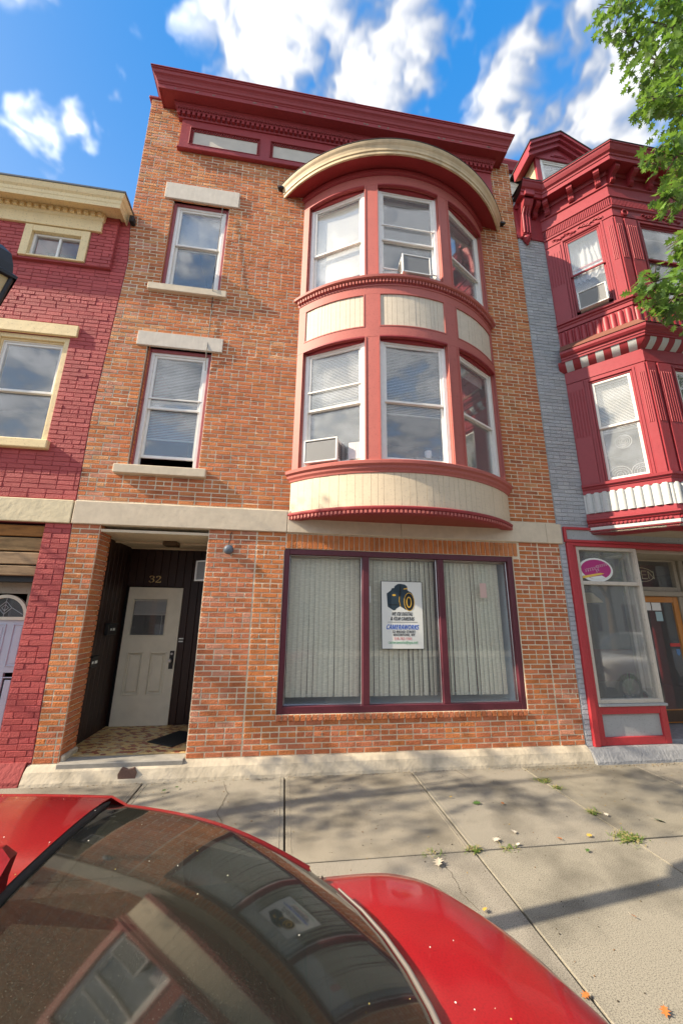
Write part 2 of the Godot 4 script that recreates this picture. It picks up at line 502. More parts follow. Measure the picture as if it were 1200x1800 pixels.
func _ready() -> void:
	var cam := Camera3D.new()
	cam.name = "camera"
	cam.fov = 106.572
	cam.near = 0.05
	cam.far = 400.0
	cam.transform = Transform3D(Basis(Vector3(0.98975453, 0.01372852, 0.14211788), Vector3(-0.04967027, 0.96630146, 0.25257544), Vector3(-0.13386123, -0.25704672, 0.95708315)), Vector3(0, 1.8667, 5.3))
	add_child(cam)
	cam.current = true
	var sky_mat := PanoramaSkyMaterial.new()
	sky_mat.panorama = ImageTexture.create_from_image(cloud_sky())
	var env := Environment.new()
	env.background_mode = Environment.BG_SKY
	env.sky = Sky.new()
	env.sky.sky_material = sky_mat
	env.background_energy_multiplier = 0.76
	env.tonemap_mode = Environment.TONE_MAPPER_LINEAR
	env.tonemap_exposure = 2.8
	env.sdfgi_enabled = true
	env.ssao_enabled = true
	env.ssil_enabled = true
	var we := WorldEnvironment.new()
	we.name = "world_environment"
	we.environment = env
	add_child(we)
	var sun := DirectionalLight3D.new()
	sun.name = "sun"
	sun.light_energy = 1.15
	sun.light_color = Color(1.0, 0.93, 0.82)
	sun.light_angular_distance = 0.5
	sun.shadow_enabled = true
	add_child(sun)
	sun.look_at_from_position(Vector3.ZERO, Vector3(cos(SUN_EL) * cos(SUN_AZ), -sin(SUN_EL), -cos(SUN_EL) * sin(SUN_AZ)), Vector3.UP)
	textures()
	ground()
	far_side()
	brick_building()
	bay_window()
	red_building()
	grey_building()
	grey_bay()
	shopfront()
	left_row()
	shop_things()
	street_lamp()
	red_car()
	parked_suv()
	trees()
	far_tree()
	litter()

# ---------- ground ----------
func ground() -> void:
	var r := rnd(5)
	var mb := MB.new()
	mb.box(Vector3(-150, -0.6, 3.34), Vector3(150, -0.13, 12.6))
	structure("road", mb, M.asphalt)
	mb = MB.new()
	mb.box(Vector3(-150, -0.9, -80), Vector3(150, -0.62, 120))
	structure("ground", mb, M.dirt)
	var walk := hold("sidewalk", self)
	walk.name = numbered("sidewalk")
	walk.set_meta("kind", "structure")
	mb = MB.new()
	mb.box(Vector3(-40, -0.6, -0.3), Vector3(40, -0.022, 3.18))
	part("joint_bed", mb, M.dirt, walk)
	var xs := [-40.0, -30.0, -20.0, -10.4, -8.9, -7.4, -5.9, -4.4, -2.96, -1.475, 0.095, 1.635, 3.09, 4.62, 6.15, 7.7, 9.2, 10.7, 20.0, 30.0, 40.0]
	var zs := [0.02, 1.75, 3.18]
	for i in xs.size() - 1:
		for j in 2:
			mb = MB.new()
			var k := r.randf_range(0.88, 1.06)
			mb.paint(Color(k, k * r.randf_range(0.97, 1.0), k * r.randf_range(0.93, 1.0)))
			var lift := r.randf_range(-0.004, 0.0)
			var g := 0.009
			var shift: float = (0.10 if i == 9 else 0.02) * (1 if j == 1 else 0)
			mb.box(Vector3(xs[i] + g, -0.12, zs[j] + g + shift * 0.0), Vector3(xs[i + 1] - g, lift, zs[j + 1] - g), 0.003)
			part("slab", mb, M.concrete, walk)
			# the trowelled margin that runs beside the joints
	mb = MB.new()
	for x in [0.095, 1.635, -1.475]:
		for s in [-0.05, 0.05]:
			mb.box(Vector3(x + s - 0.002, -0.003, 0.15), Vector3(x + s + 0.002, 0.0006, 1.72))
	for q in [[[1.30, 1.80], [1.33, 2.0], [1.31, 2.2], [1.36, 2.38]], [[2.2, 0.14], [2.26, 0.4], [2.22, 0.62]], [[-0.6, 0.15], [-0.5, 0.5], [-0.55, 0.9], [-0.42, 1.2], [-0.44, 1.7]]]:
		var cr := MB.new()
		for i in q.size() - 1:
			var a := Vector3(q[i][0], 0.0012, q[i][1])
			var b := Vector3(q[i + 1][0], 0.0012, q[i + 1][1])
			for k in 4:
				var p := a.lerp(b, k / 4.0) + Vector3(r.randf_range(-0.008, 0.008), 0, 0)
				var e := a.lerp(b, (k + 1) / 4.0) + Vector3(r.randf_range(-0.008, 0.008), 0, 0)
				var w := Vector3(r.randf_range(0.001, 0.003), 0, 0)
				cr.quad(p - w, p + w, e + w, e - w, Vector3.UP)
		part("crack", cr, M.dirt, walk)
	stuff(part("trowel_line", mb, mat("trowel_mark", lin(0.30, 0.27, 0.21), 0.95, {}), walk))
	var kerb := hold("kerb", self)
	kerb.name = numbered("kerb")
	kerb.set_meta("kind", "structure")
	for k in 24:
		mb = MB.new()
		mb.box(Vector3(-30 + k * 2.5 + 0.006, -0.5, 3.19), Vector3(-27.5 + k * 2.5 - 0.006, 0.004, 3.35), 0.018)
		part("kerbstone", mb, M.kerb, kerb)
	mb = MB.new()
	mb.box(Vector3(-60, -0.6, 12.6), Vector3(60, 0.0, 15.4), 0.02)
	structure("far_sidewalk", mb, mat("far_concrete", lin(0.42, 0.39, 0.33), 0.95, {"tex": M.T.speck, "scale": 3.0}))

# ---------- bricks ----------
func edge_x(y: float) -> float:
	# the uneven joint between the red house and the brick one
	var k := [[-1.0, -2.73], [0.2, -2.72], [3.0, -2.80], [4.5, -2.83], [6.3, -2.78], [7.24, -2.75], [8.2, -2.84], [12.0, -2.90]]
	for i in k.size() - 1:
		if y <= k[i + 1][0]:
			return lerpf(k[i][1], k[i + 1][1], inverse_lerp(k[i][0], k[i + 1][0], y))
	return -2.9

func lay(r: RandomNumberGenerator, y0: float, rows: int, course: float, span: Callable, holes: Array, splits: Array, tone: Callable, unit := 0.214, joint := 0.011) -> Array:
	# running bond: [x0, x1, y0, y1, tone, whole]
	var out := []
	for k in rows:
		var ya := y0 + k * course
		var yb := ya + course - joint
		var ym := (ya + yb) * 0.5
		var s: Array = span.call(ym)
		var cuts := [[s[0], s[1]]]
		for x in splits:
			if ym < x[1]:
				var next := []
				for c in cuts:
					if x[0] > c[0] + 0.05 and x[0] < c[1] - 0.05:
						next.append([c[0], x[0] - 0.004]); next.append([x[0] + 0.004, c[1]])
					else:
						next.append(c)
				cuts = next
		for h in holes:
			if ym > h[2] and ym < h[3]:
				var next := []
				for c in cuts:
					if h[1] <= c[0] or h[0] >= c[1]:
						next.append(c)
					else:
						if h[0] > c[0] + 0.03: next.append([c[0], h[0]])
						if h[1] < c[1] - 0.03: next.append([h[1], c[1]])
				cuts = next
		var header := k % 7 == 3
		var L := unit * (0.5 if header else 1.0)
		for c in cuts:
			var x: float = c[0]
			var first := true
			while x < c[1] - 0.012:
				var l := L
				if first and k % 2 == 1 and not header: l = L * 0.5
				if not first and r.randf() < 0.03: l = L * 0.5
				first = false
				var e := minf(x + l, c[1])
				if c[1] - e < 0.04: e = c[1]
				var whole: bool = absf((e - x) - unit) < 0.002
				out.append([x + joint * 0.5, e - joint * 0.5, ya, yb, tone.call((x + e) * 0.5, ym), whole])
				x = e
	return out

func lay_down(list: Array, parent: Node3D, m: Material, tones: Array, z: float, depth: float, focus: Vector3, most: int, s: int, called := "brick") -> void:
	# the bricks that show largest become parts that share a few meshes, the rest one part
	var r := rnd(s)
	var near := []
	for i in list.size():
		var b: Array = list[i]
		if b[5]:
			near.append([Vector3((b[0] + b[1]) * 0.5, (b[2] + b[3]) * 0.5, z).distance_squared_to(focus), i])
	near.sort_custom(func(a, b): return a[0] < b[0])
	near.resize(mini(most, near.size()))
	var own := {}
	for e in near: own[e[1]] = true
	var variants := {}
	var rest := MB.new()
	for i in list.size():
		var b: Array = list[i]
		var hx: float = (b[1] - b[0]) * 0.5
		var hy: float = (b[3] - b[2]) * 0.5
		var at := Vector3((b[0] + b[1]) * 0.5, (b[2] + b[3]) * 0.5, z + r.randf_range(-0.0015, 0.0035))
		if own.has(i):
			var key := "%d_%d" % [b[4], r.randi() % 3]
			if not variants.has(key):
				var v := MB.new().paint(tones[b[4]])
				v.brick(-hx, hx, -hy, hy, depth, r)
				variants[key] = v.mesh()
			put(called, variants[key], m, parent).position = at
		else:
			var t: Color = tones[b[4]]
			rest.paint(t * r.randf_range(0.9, 1.1))
			rest.xf = Transform3D(Basis(Vector3.BACK, r.randf_range(-0.006, 0.006)), at)
			rest.brick(-hx, hx, -hy, hy, depth, r)
	stuff(part(called + "work", rest, m, parent))

func cloud_sky() -> Image:
	# air and clouds only: clouds are soft clumps of drifting noise, the same kind all round
	var w := 2048
	var h := 1024
	var im := Image.create(w, h, false, Image.FORMAT_RGBAF)
	var big := FastNoiseLite.new()
	big.seed = 4
	big.frequency = 0.55
	big.fractal_octaves = 3
	var fine := FastNoiseLite.new()
	fine.seed = 9
	fine.frequency = 4.6
	fine.fractal_octaves = 5
	fine.fractal_gain = 0.54
	var wisp := FastNoiseLite.new()
	wisp.seed = 21
	wisp.frequency = 5.0
	wisp.fractal_octaves = 4
	# clouds seen that day: azimuth from the street's far side, height, half widths, strength
	var seen := [[-9.0, 64.5, 19.0, 6.0, 1.0], [14.0, 65.0, 22.0, 6.0, 1.1], [2.0, 71.0, 44.0, 6.5, 1.1], [45.0, 58.0, 14.0, 6.0, 1.2], [50.0, 52.5, 15.0, 5.5, 1.1], [39.0, 53.5, 11.0, 5.2, 1.0],
		[-37.3, 50.9, 2.4, 1.7, 0.29], [-40.9, 48.4, 3.0, 2.2, 0.30], [-38.6, 46.4, 1.8, 1.2, 0.30], [-43.6, 56.6, 3.4, 2.2, 0.46], [-46.5, 56.5, 2.4, 2.4, 0.44], [-33.8, 55.3, 1.3, 1.2, 0.36]]
	var sun := Vector3(-cos(SUN_EL) * cos(SUN_AZ), sin(SUN_EL), cos(SUN_EL) * sin(SUN_AZ))
	for j in h:
		var el := PI * (0.5 - (j + 0.5) / h)
		var deg := rad_to_deg(el)
		for i in w:
			if el < 0.0:
				im.set_pixel(i, j, Color(0.20, 0.19, 0.17))
				continue
			var az := wrapf(TAU * (i + 0.5) / w, -PI, PI)   # the panorama starts at -z
			var d := Vector3(sin(az) * cos(el), sin(el), -cos(az) * cos(el))
			var t := pow(1.0 - d.y, 1.9)
			var sky := Color(0.012, 0.14, 0.39).lerp(Color(0.62, 0.75, 0.88), t)
			var near := maxf(0.0, d.dot(sun))
			sky = sky.lerp(Color(1.5, 1.4, 1.25), 0.55 * pow(near, 14.0) + 0.04 * pow(near, 3.0))
			var p := Vector2(d.x, d.z) / (d.y + 0.18)
			var f := fine.get_noise_2dv(p)
			f += 0.5 * wisp.get_noise_2d(p.x * 2.6 + f * 0.25, p.y * 2.6)
			var cover := big.get_noise_2dv(p) * 1.5 + 0.58
			var da := rad_to_deg(az)
			if absf(da) < 75.0 and deg > 36.0:
				cover = lerpf(-0.85, cover, smoothstep(60.0, 75.0, absf(da)))
				for k in seen:
					var g: float = pow((da - k[0]) / k[2], 2) + pow((deg - k[1]) / k[3], 2)
					cover = maxf(cover, minf(0.85, k[4] * (1.30 - 1.25 * g)) - 0.22)
			var a := smoothstep(-0.18, 0.92, cover + f * 1.35)
			var lit := clampf(0.36 + 0.62 * f + 0.06 * cover + 0.7 * near * near * near, 0.27, 0.56 + 0.9 * near * near * near)
			var cl := Color(0.93, 0.95, 1.0) * lit
			im.set_pixel(i, j, sky.lerp(cl, a * (0.55 + 0.45 * minf(1.0, d.y * 3.0))))
	return im

# ---------- windows ----------
func bar(mb: MB, x0: float, x1: float, y0: float, y1: float, z0: float, z1: float, bev := 0.004) -> void:
	mb.box(Vector3(x0, y0, z0), Vector3(x1, y1, z1), bev)

func border(mb: MB, x0: float, x1: float, y0: float, y1: float, wide: float, z0: float, z1: float, foot := -1.0) -> void:
	var f := wide if foot < 0.0 else foot
	bar(mb, x0, x0 + wide, y0, y1, z0, z1)
	bar(mb, x1 - wide, x1, y0, y1, z0, z1)
	bar(mb, x0 + wide, x1 - wide, y0, y0 + f, z0 + 0.002, z1 - 0.002)
	bar(mb, x0 + wide, x1 - wide, y1 - wide, y1, z0 + 0.002, z1 - 0.002)

func slats(w: float, y0: float, y1: float, z: float, pitch := 0.026, tilt := 0.9) -> MB:
	var mb := MB.new()
	var k := int((y1 - y0) / pitch)
	for i in k:
		var y := y0 + (i + 0.5) * pitch
		mb.cbox(Vector3(0, y, z), Vector3(w, 0.0012, pitch * 1.12), 0.0, Basis(Vector3.RIGHT, tilt))
	mb.box(Vector3(-w / 2, y1, z - 0.02), Vector3(w / 2, y1 + 0.03, z + 0.02))
	mb.box(Vector3(-w / 2, y0 - 0.012, z - 0.012), Vector3(w / 2, y0, z + 0.012))
	return mb

func sash_window(parent: Node3D, at: Transform3D, w: float, h: float, o := {}) -> Node3D:
	# a double-hung window: its face is z = 0, x from -w/2 to w/2, y from 0 to h
	var win := hold("window", parent, at)
	var fw: float = o.get("fw", 0.05)
	var m: Material = o.get("frame", M.vinyl)
	var meet: float = o.get("meet", h * 0.5)
	var mb := MB.new()
	border(mb, -w / 2, w / 2, 0, h, fw, -0.09, 0.0, fw * 0.7)
	part("frame", mb, m, win)
	var sm: Material = o.get("sash", m)
	var xi := w / 2 - fw
	var open: float = o.get("open", 0.0)
	var s := 0.036
	mb = MB.new()
	border(mb, -xi, xi, meet, h - fw, s, -0.045, -0.015)
	part("sash", mb, sm, win)
	mb = MB.new()
	border(mb, -xi, xi, fw * 0.7 + open, meet + 0.035 + open, s, -0.083, -0.05, s * 1.2)
	part("sash", mb, sm, win)
	mb = MB.new()
	for z in [-0.040, -0.028]: mb.box(Vector3(-xi + s, meet + s, z), Vector3(xi - s, h - fw - s, z + 0.004))
	part("pane", mb, M.pane, win)
	mb = MB.new()
	for z in [-0.076, -0.064]: mb.box(Vector3(-xi + s, fw * 0.7 + open + s, z), Vector3(xi - s, meet + open, z + 0.004))
	part("pane", mb, M.pane, win)
	if o.has("storm"):
		for y in o.storm:
			mb = MB.new()
			bar(mb, -xi, xi, y - 0.012, y + 0.012, -0.012, 0.004, 0.003)
			part("storm_rail", mb, sm, win)
	if o.has("blind"):
		part("blind", slats(2 * xi - 0.02, o.blind, h - fw - 0.02, -0.14, 0.026, o.get("tilt", 0.9)), M.blind, win)
	if o.has("shade"):
		mb = MB.new()
		mb.box(Vector3(-xi + 0.01, o.shade, -0.135), Vector3(xi - 0.01, h - fw, -0.132))
		part("roller_shade", mb, M.blind, win)
	if o.has("curtain"):
		for q in o.curtain:
			part("curtain", drape(q[0], q[1], q[2], q[3], -0.2), mat("net_curtain", lin(0.62, 0.64, 0.66), 0.9, {"tex": M.T.weave, "scale": 2.0, "backlight": Color(0.5, 0.5, 0.5)}), win)
	return win

func drape(x0: float, x1: float, y0: float, y1: float, z: float) -> MB:
	var mb := MB.new()
	var p := []
	for i in 41:
		var t := i / 40.0
		var row := []
		for j in 9:
			var v := j / 8.0
			row.append(Vector3(lerpf(x0, x1, t) + 0.02 * sin(v * 5.0 + t * 9.0), lerpf(y0, y1, v), z + 0.022 * sin(t * 44.0 + v * 2.0) + 0.01 * sin(t * 17.0)))
		p.append(row)
	mb.grid(p)
	return mb

func air_conditioner(label: String, at: Transform3D, w: float, h: float, d: float, group := "window air conditioners") -> Node3D:
	# a window unit: z = 0 is its outer face, the body runs back into the window
	var t := thing("air_conditioner", label, "air conditioner", Vector3.ZERO, 0.0, group)
	t.transform = at
	var mb := MB.new()
	border(mb, -w / 2, w / 2, 0, h, 0.022, -0.03, 0.0)
	mb.box(Vector3(-w / 2 + 0.006, 0.005, -d), Vector3(w / 2 - 0.006, h - 0.005, -0.032), 0.006)
	part("case", mb, M.plastic, t)
	mb = MB.new()
	mb.box(Vector3(-w / 2 + 0.022, 0.022, -0.03), Vector3(w / 2 - 0.022, h - 0.022, -0.022))
	part("coil", mb, M.grilledark, t)
	mb = MB.new()
	var k := int((h - 0.05) / 0.0125)
	for i in k:
		mb.box(Vector3(-w / 2 + 0.022, 0.026 + i * 0.0125, -0.02), Vector3(w / 2 - 0.022, 0.026 + i * 0.0125 + 0.0068, -0.008))
	part("grille", mb, M.grille, t)
	for s in [-1.0, 1.0]:
		mb = MB.new()
		for i in 9:
			for j in 2:
				mb.box(Vector3(s * w / 2 - 0.004, 0.06 + i * (h - 0.11) / 9.0, -0.07 - j * 0.075 - 0.055), Vector3(s * w / 2 + 0.001, 0.06 + i * (h - 0.11) / 9.0 + 0.012, -0.07 - j * 0.075))
		part("side_louvre", mb, M.grilledark, t)
	return t

# ---------- the brick house in the middle ----------
const HOUSE_R := 4.14
var house: Node3D

func brick_building() -> void:
	house = thing("brick_building", "three-storey orange brick house with dark red cornice and a curved two-storey bay", "building")
	var win3 := [-2.22, -1.30, 6.85, 8.66]
	var win2 := [-2.25, -1.31, 3.80, 5.73]
	var entry := [-2.45, -1.075, 0.17, 2.95]
	var shop := [-0.045, 3.345, 0.635, 2.73]
	var bay := [0.0, 3.36, 3.27, 9.12]
	var mb := MB.new()
	mb.wall(-2.72, HOUSE_R - 0.003, 0.1, 10.98, -0.32, -0.007, [win3, win2, entry, shop, bay])
	var joint := PackedVector2Array([Vector2(-2.69, 0.1)])
	for k in 45: joint.append(Vector2(edge_x(0.1 + k * 0.2473) + 0.004, 0.1 + k * 0.2473))
	joint.append(Vector2(-2.69, 10.981))
	mb.plate(joint, -0.32, -0.0075)
	part("mortar_wall", mb, M.mortar, house)
	mb = MB.new()   # the rest of the shell
	mb.box(Vector3(-2.70, 0.0, -9.0), Vector3(-2.60, 10.98, -0.33))
	mb.box(Vector3(HOUSE_R - 0.11, 0.0, -9.0), Vector3(HOUSE_R - 0.01, 10.98, -0.33))
	mb.box(Vector3(-2.70, 0.0, -9.1), Vector3(HOUSE_R - 0.01, 10.98, -9.0))
	part("shell_wall", mb, M.redmortar, house)
	mb = MB.new()
	mb.box(Vector3(-2.85, 10.62, -9.1), Vector3(HOUSE_R, 10.75, -0.33))
	part("roof", mb, M.tar, house)
	mb = MB.new()
	for y in [3.02, 6.3]:
		mb.box(Vector3(-2.59, y, -5.0), Vector3(HOUSE_R - 0.12, y + 0.12, -0.33))
	mb.box(Vector3(-1.02, 3.15, -4.0), Vector3(-0.94, 6.29, -0.5))
	mb.box(Vector3(-1.02, 6.43, -4.0), Vector3(-0.94, 10.6, -0.5))
	mb.box(Vector3(-2.59, 0.1, -4.1), Vector3(HOUSE_R - 0.12, 10.6, -4.0))
	mb.box(Vector3(-1.02, 0.1, -4.0), Vector3(-0.94, 3.0, -0.34))
	mb.box(Vector3(-0.93, 9.6, -3.99), Vector3(HOUSE_R - 0.12, 9.66, -0.33))
	part("inner_wall", mb, M.roomdark, house)
	# coping over the end of the wall, left of the cornice
	mb = MB.new()
	mb.box(Vector3(-2.93, 10.98, -0.5), Vector3(-2.5, 11.03, 0.02), 0.006)
	part("coping", mb, M.cornice, house)

	# bricks
	var tones := [lin(0.719, 0.259, 0.101), lin(0.675, 0.228, 0.096), lin(0.737, 0.287, 0.117), lin(0.607, 0.200, 0.093), lin(0.700, 0.250, 0.117), lin(0.772, 0.378, 0.181), lin(0.724, 0.322, 0.205), lin(0.526, 0.188, 0.096), lin(0.737, 0.256, 0.089), lin(0.681, 0.241, 0.127)]
	var r := rnd(11)
	var patch := FastNoiseLite.new()
	patch.seed = 3
	patch.frequency = 0.7
	var tone := func(x: float, y: float) -> int:
		var f := patch.get_noise_2d(x, y) + r.randf_range(-0.5, 0.5)
		if y > 3.1:
			var up := clampf((y - 3.0) / 6.0, 0.0, 1.0)
			if x < edge_x(y) + 0.35 and r.randf() < 0.45: return 6 if r.randf() < 0.6 else 5
			if r.randf() < 0.03: return 7
			if f < -0.28: return 3 if r.randf() < 0.5 else 1
			if f < 0.0: return 1 if r.randf() > up * 0.5 else 4
			if f < 0.25: return 0
			if f < 0.45: return 2
			return 5 if r.randf() < up * 0.7 else 4
		if y < 0.55 and r.randf() < 0.5: return 3 if r.randf() < 0.45 else 9
		if x > -1.08 and x < -0.43 or x > 3.77:
			return [9, 9, 4, 1, 6, 3, 1][r.randi() % 7]
		if x > -0.43 and x < -0.04: return [8, 0, 0, 2, 8][r.randi() % 5]
		if x < -2.4: return [0, 4, 2, 1, 9, 8][r.randi() % 6]
		return [0, 1, 9, 4, 8, 3, 0][r.randi() % 7]
	var course := 0.0645
	var span := func(y: float) -> Array: return [edge_x(y), HOUSE_R]
	var joints := [[-0.43, 2.95], [3.77, 2.95]]
	var soldiers := [-0.03, 3.46, 2.70, 2.95]
	var row := [-0.045, 3.345, 0.56, 0.66]
	var list := lay(r, 0.19, 167, course, span, [win3, win2, entry, shop, bay, soldiers, row, [-2.9, 4.3, 2.95, 3.25]], joints, tone, 0.214, 0.0135)
	lay_down(list, house, M.brick, tones, -0.007, 0.0045, Vector3(0.6, 1.4, 3.2), 250, 21)
	# the soldier course over the shop window and the row of headers under it
	var variants := []
	for k in 5:
		mb = MB.new().paint(tones[[8, 8, 0, 2, 8][k]])
		mb.brick(-0.031, 0.031, -0.1, 0.1, 0.012, r)
		variants.append(mb.mesh())
	for k in 47:
		put("brick", variants[r.randi() % 5] if k < 41 else variants[3], M.brick, house).position = Vector3(0.012 + k * 0.0735, 2.835, -0.009 + r.randf_range(0, 0.003))
	mb = MB.new()
	for k in 45:
		mb.paint(tones[[1, 4, 9, 3, 0][r.randi() % 5]])
		mb.brick(-0.042 + k * 0.0752, -0.042 + k * 0.0752 + 0.065, 0.565, 0.632, 0.014, r)
	mb.xf = Transform3D(Basis.IDENTITY, Vector3(0, 0, -0.007))
	# bricks on the inner side of the door pilaster and the jambs
	mb.xf = Transform3D(Basis(Vector3.UP, PI / 2), Vector3(-2.449, 0, 0))
	for k in 43:
		var y := 0.19 + k * course
		var x := 0.0
		while x < 0.34:
			var l := 0.105 if (k % 2 == 0) == (x < 0.02) else 0.214
			l = minf(l, 0.345 - x)
			mb.paint(tones[[0, 1, 9, 4][r.randi() % 4]])
			mb.brick(x + 0.0055, x + l - 0.0055, y, y + course - 0.011, 0.010, r)
			x += l
	mb.xf = Transform3D(Basis(Vector3.UP, PI / 2), Vector3(-2.222, 0, 0))
	for e in [[6.85, 8.6], [3.8, 5.7]]:
		var y: float = e[0] + 0.01
		while y < e[1]:
			mb.paint(tones[[0, 1, 4][r.randi() % 3]])
			mb.brick(0.004, 0.10, y, y + course - 0.011, 0.006, r)
			y += course
	stuff(part("jamb_brickwork", mb, M.brick, house))

	# belt course in long painted stones
	var bx := [-2.80, -0.025, 1.62, 3.93, 4.19]
	for k in 4:
		mb = MB.new()
		mb.box(Vector3(bx[k] + 0.002, 2.952, -0.3), Vector3(bx[k + 1] - 0.002, 3.262, 0.032), 0.008)
		part("belt_stone", mb, M.stone, house)
	# plinth
	mb = MB.new()
	mb.sweep([Vector2(-2.745, 0.0), Vector2(-0.9, 0.0), Vector2(1.2, 0.0), Vector2(4.135, 0.0)], [Vector2(-0.3, -0.1), Vector2(0.135, -0.1), Vector2(0.115, 0.03), Vector2(0.075, 0.125), Vector2(0.035, 0.165), Vector2(0.012, 0.182), Vector2(-0.3, 0.182)])
	part("plinth", mb, M.plinth, house)
	mb = MB.new()
	mb.plate(PackedVector2Array([Vector2(-1.75, 0.03), Vector2(-1.57, 0.035), Vector2(-1.565, 0.10), Vector2(-1.60, 0.145), Vector2(-1.66, 0.13), Vector2(-1.73, 0.15), Vector2(-1.76, 0.09)]), 0.06, 0.109)
	part("exposed_stone", mb, mat("bare_stone", lin(0.16, 0.09, 0.07), 0.9, {"tex": M.T.blotch, "scale": 5.0}), house)
	# windows of the left bay
	for w in [win3, win2]:
		mb = MB.new()
		mb.box(Vector3(w[0] - 0.15, w[3], -0.2), Vector3(w[1] + 0.155, w[3] + (0.345 if w == win3 else 0.245), 0.03), 0.006)
		part("lintel", mb, M.lintel, house)
		mb = MB.new()
		mb.box(Vector3(w[0] - 0.15, w[2] - 0.125, -0.25), Vector3(w[1] + 0.12, w[2], 0.07), 0.008)
		part("sill", mb, M.stone, house)
		var wide: float = w[1] - w[0]
		mb = MB.new()
		border(mb, w[0] + 0.002, w[1] - 0.002, w[2] + 0.002, w[3] - 0.002, 0.045, -0.24, -0.045, 0.01)
		part("brickmould", mb, M.jambred, house)
		sash_window(house, Transform3D(Basis.IDENTITY, Vector3((w[0] + w[1]) / 2, w[2] + 0.012, -0.075)), wide - 0.09, w[3] - w[2] - 0.045, {"fw": 0.055, "shade": 0.95, "meet": 0.93} if w == win3 else {"fw": 0.055, "meet": 0.93, "open": 0.13, "blind": 0.5, "storm": [1.1]})
	# a cable that drops from the upper sill to the lintel below
	mb = MB.new()
	mb.tube([Vector3(-1.40, 8.6, 0.035), Vector3(-1.395, 7.0, 0.08), Vector3(-1.392, 6.85, 0.085), Vector3(-1.39, 6.7, 0.02), Vector3(-1.385, 6.0, 0.012), Vector3(-1.38, 5.75, 0.04), Vector3(-1.375, 5.4, 0.0)], [0.006, 0.006, 0.006, 0.006, 0.006, 0.006, 0.006], 5)
	part("cable", mb, M.black, house)
	cornice()
	doorway()
	shop_window()

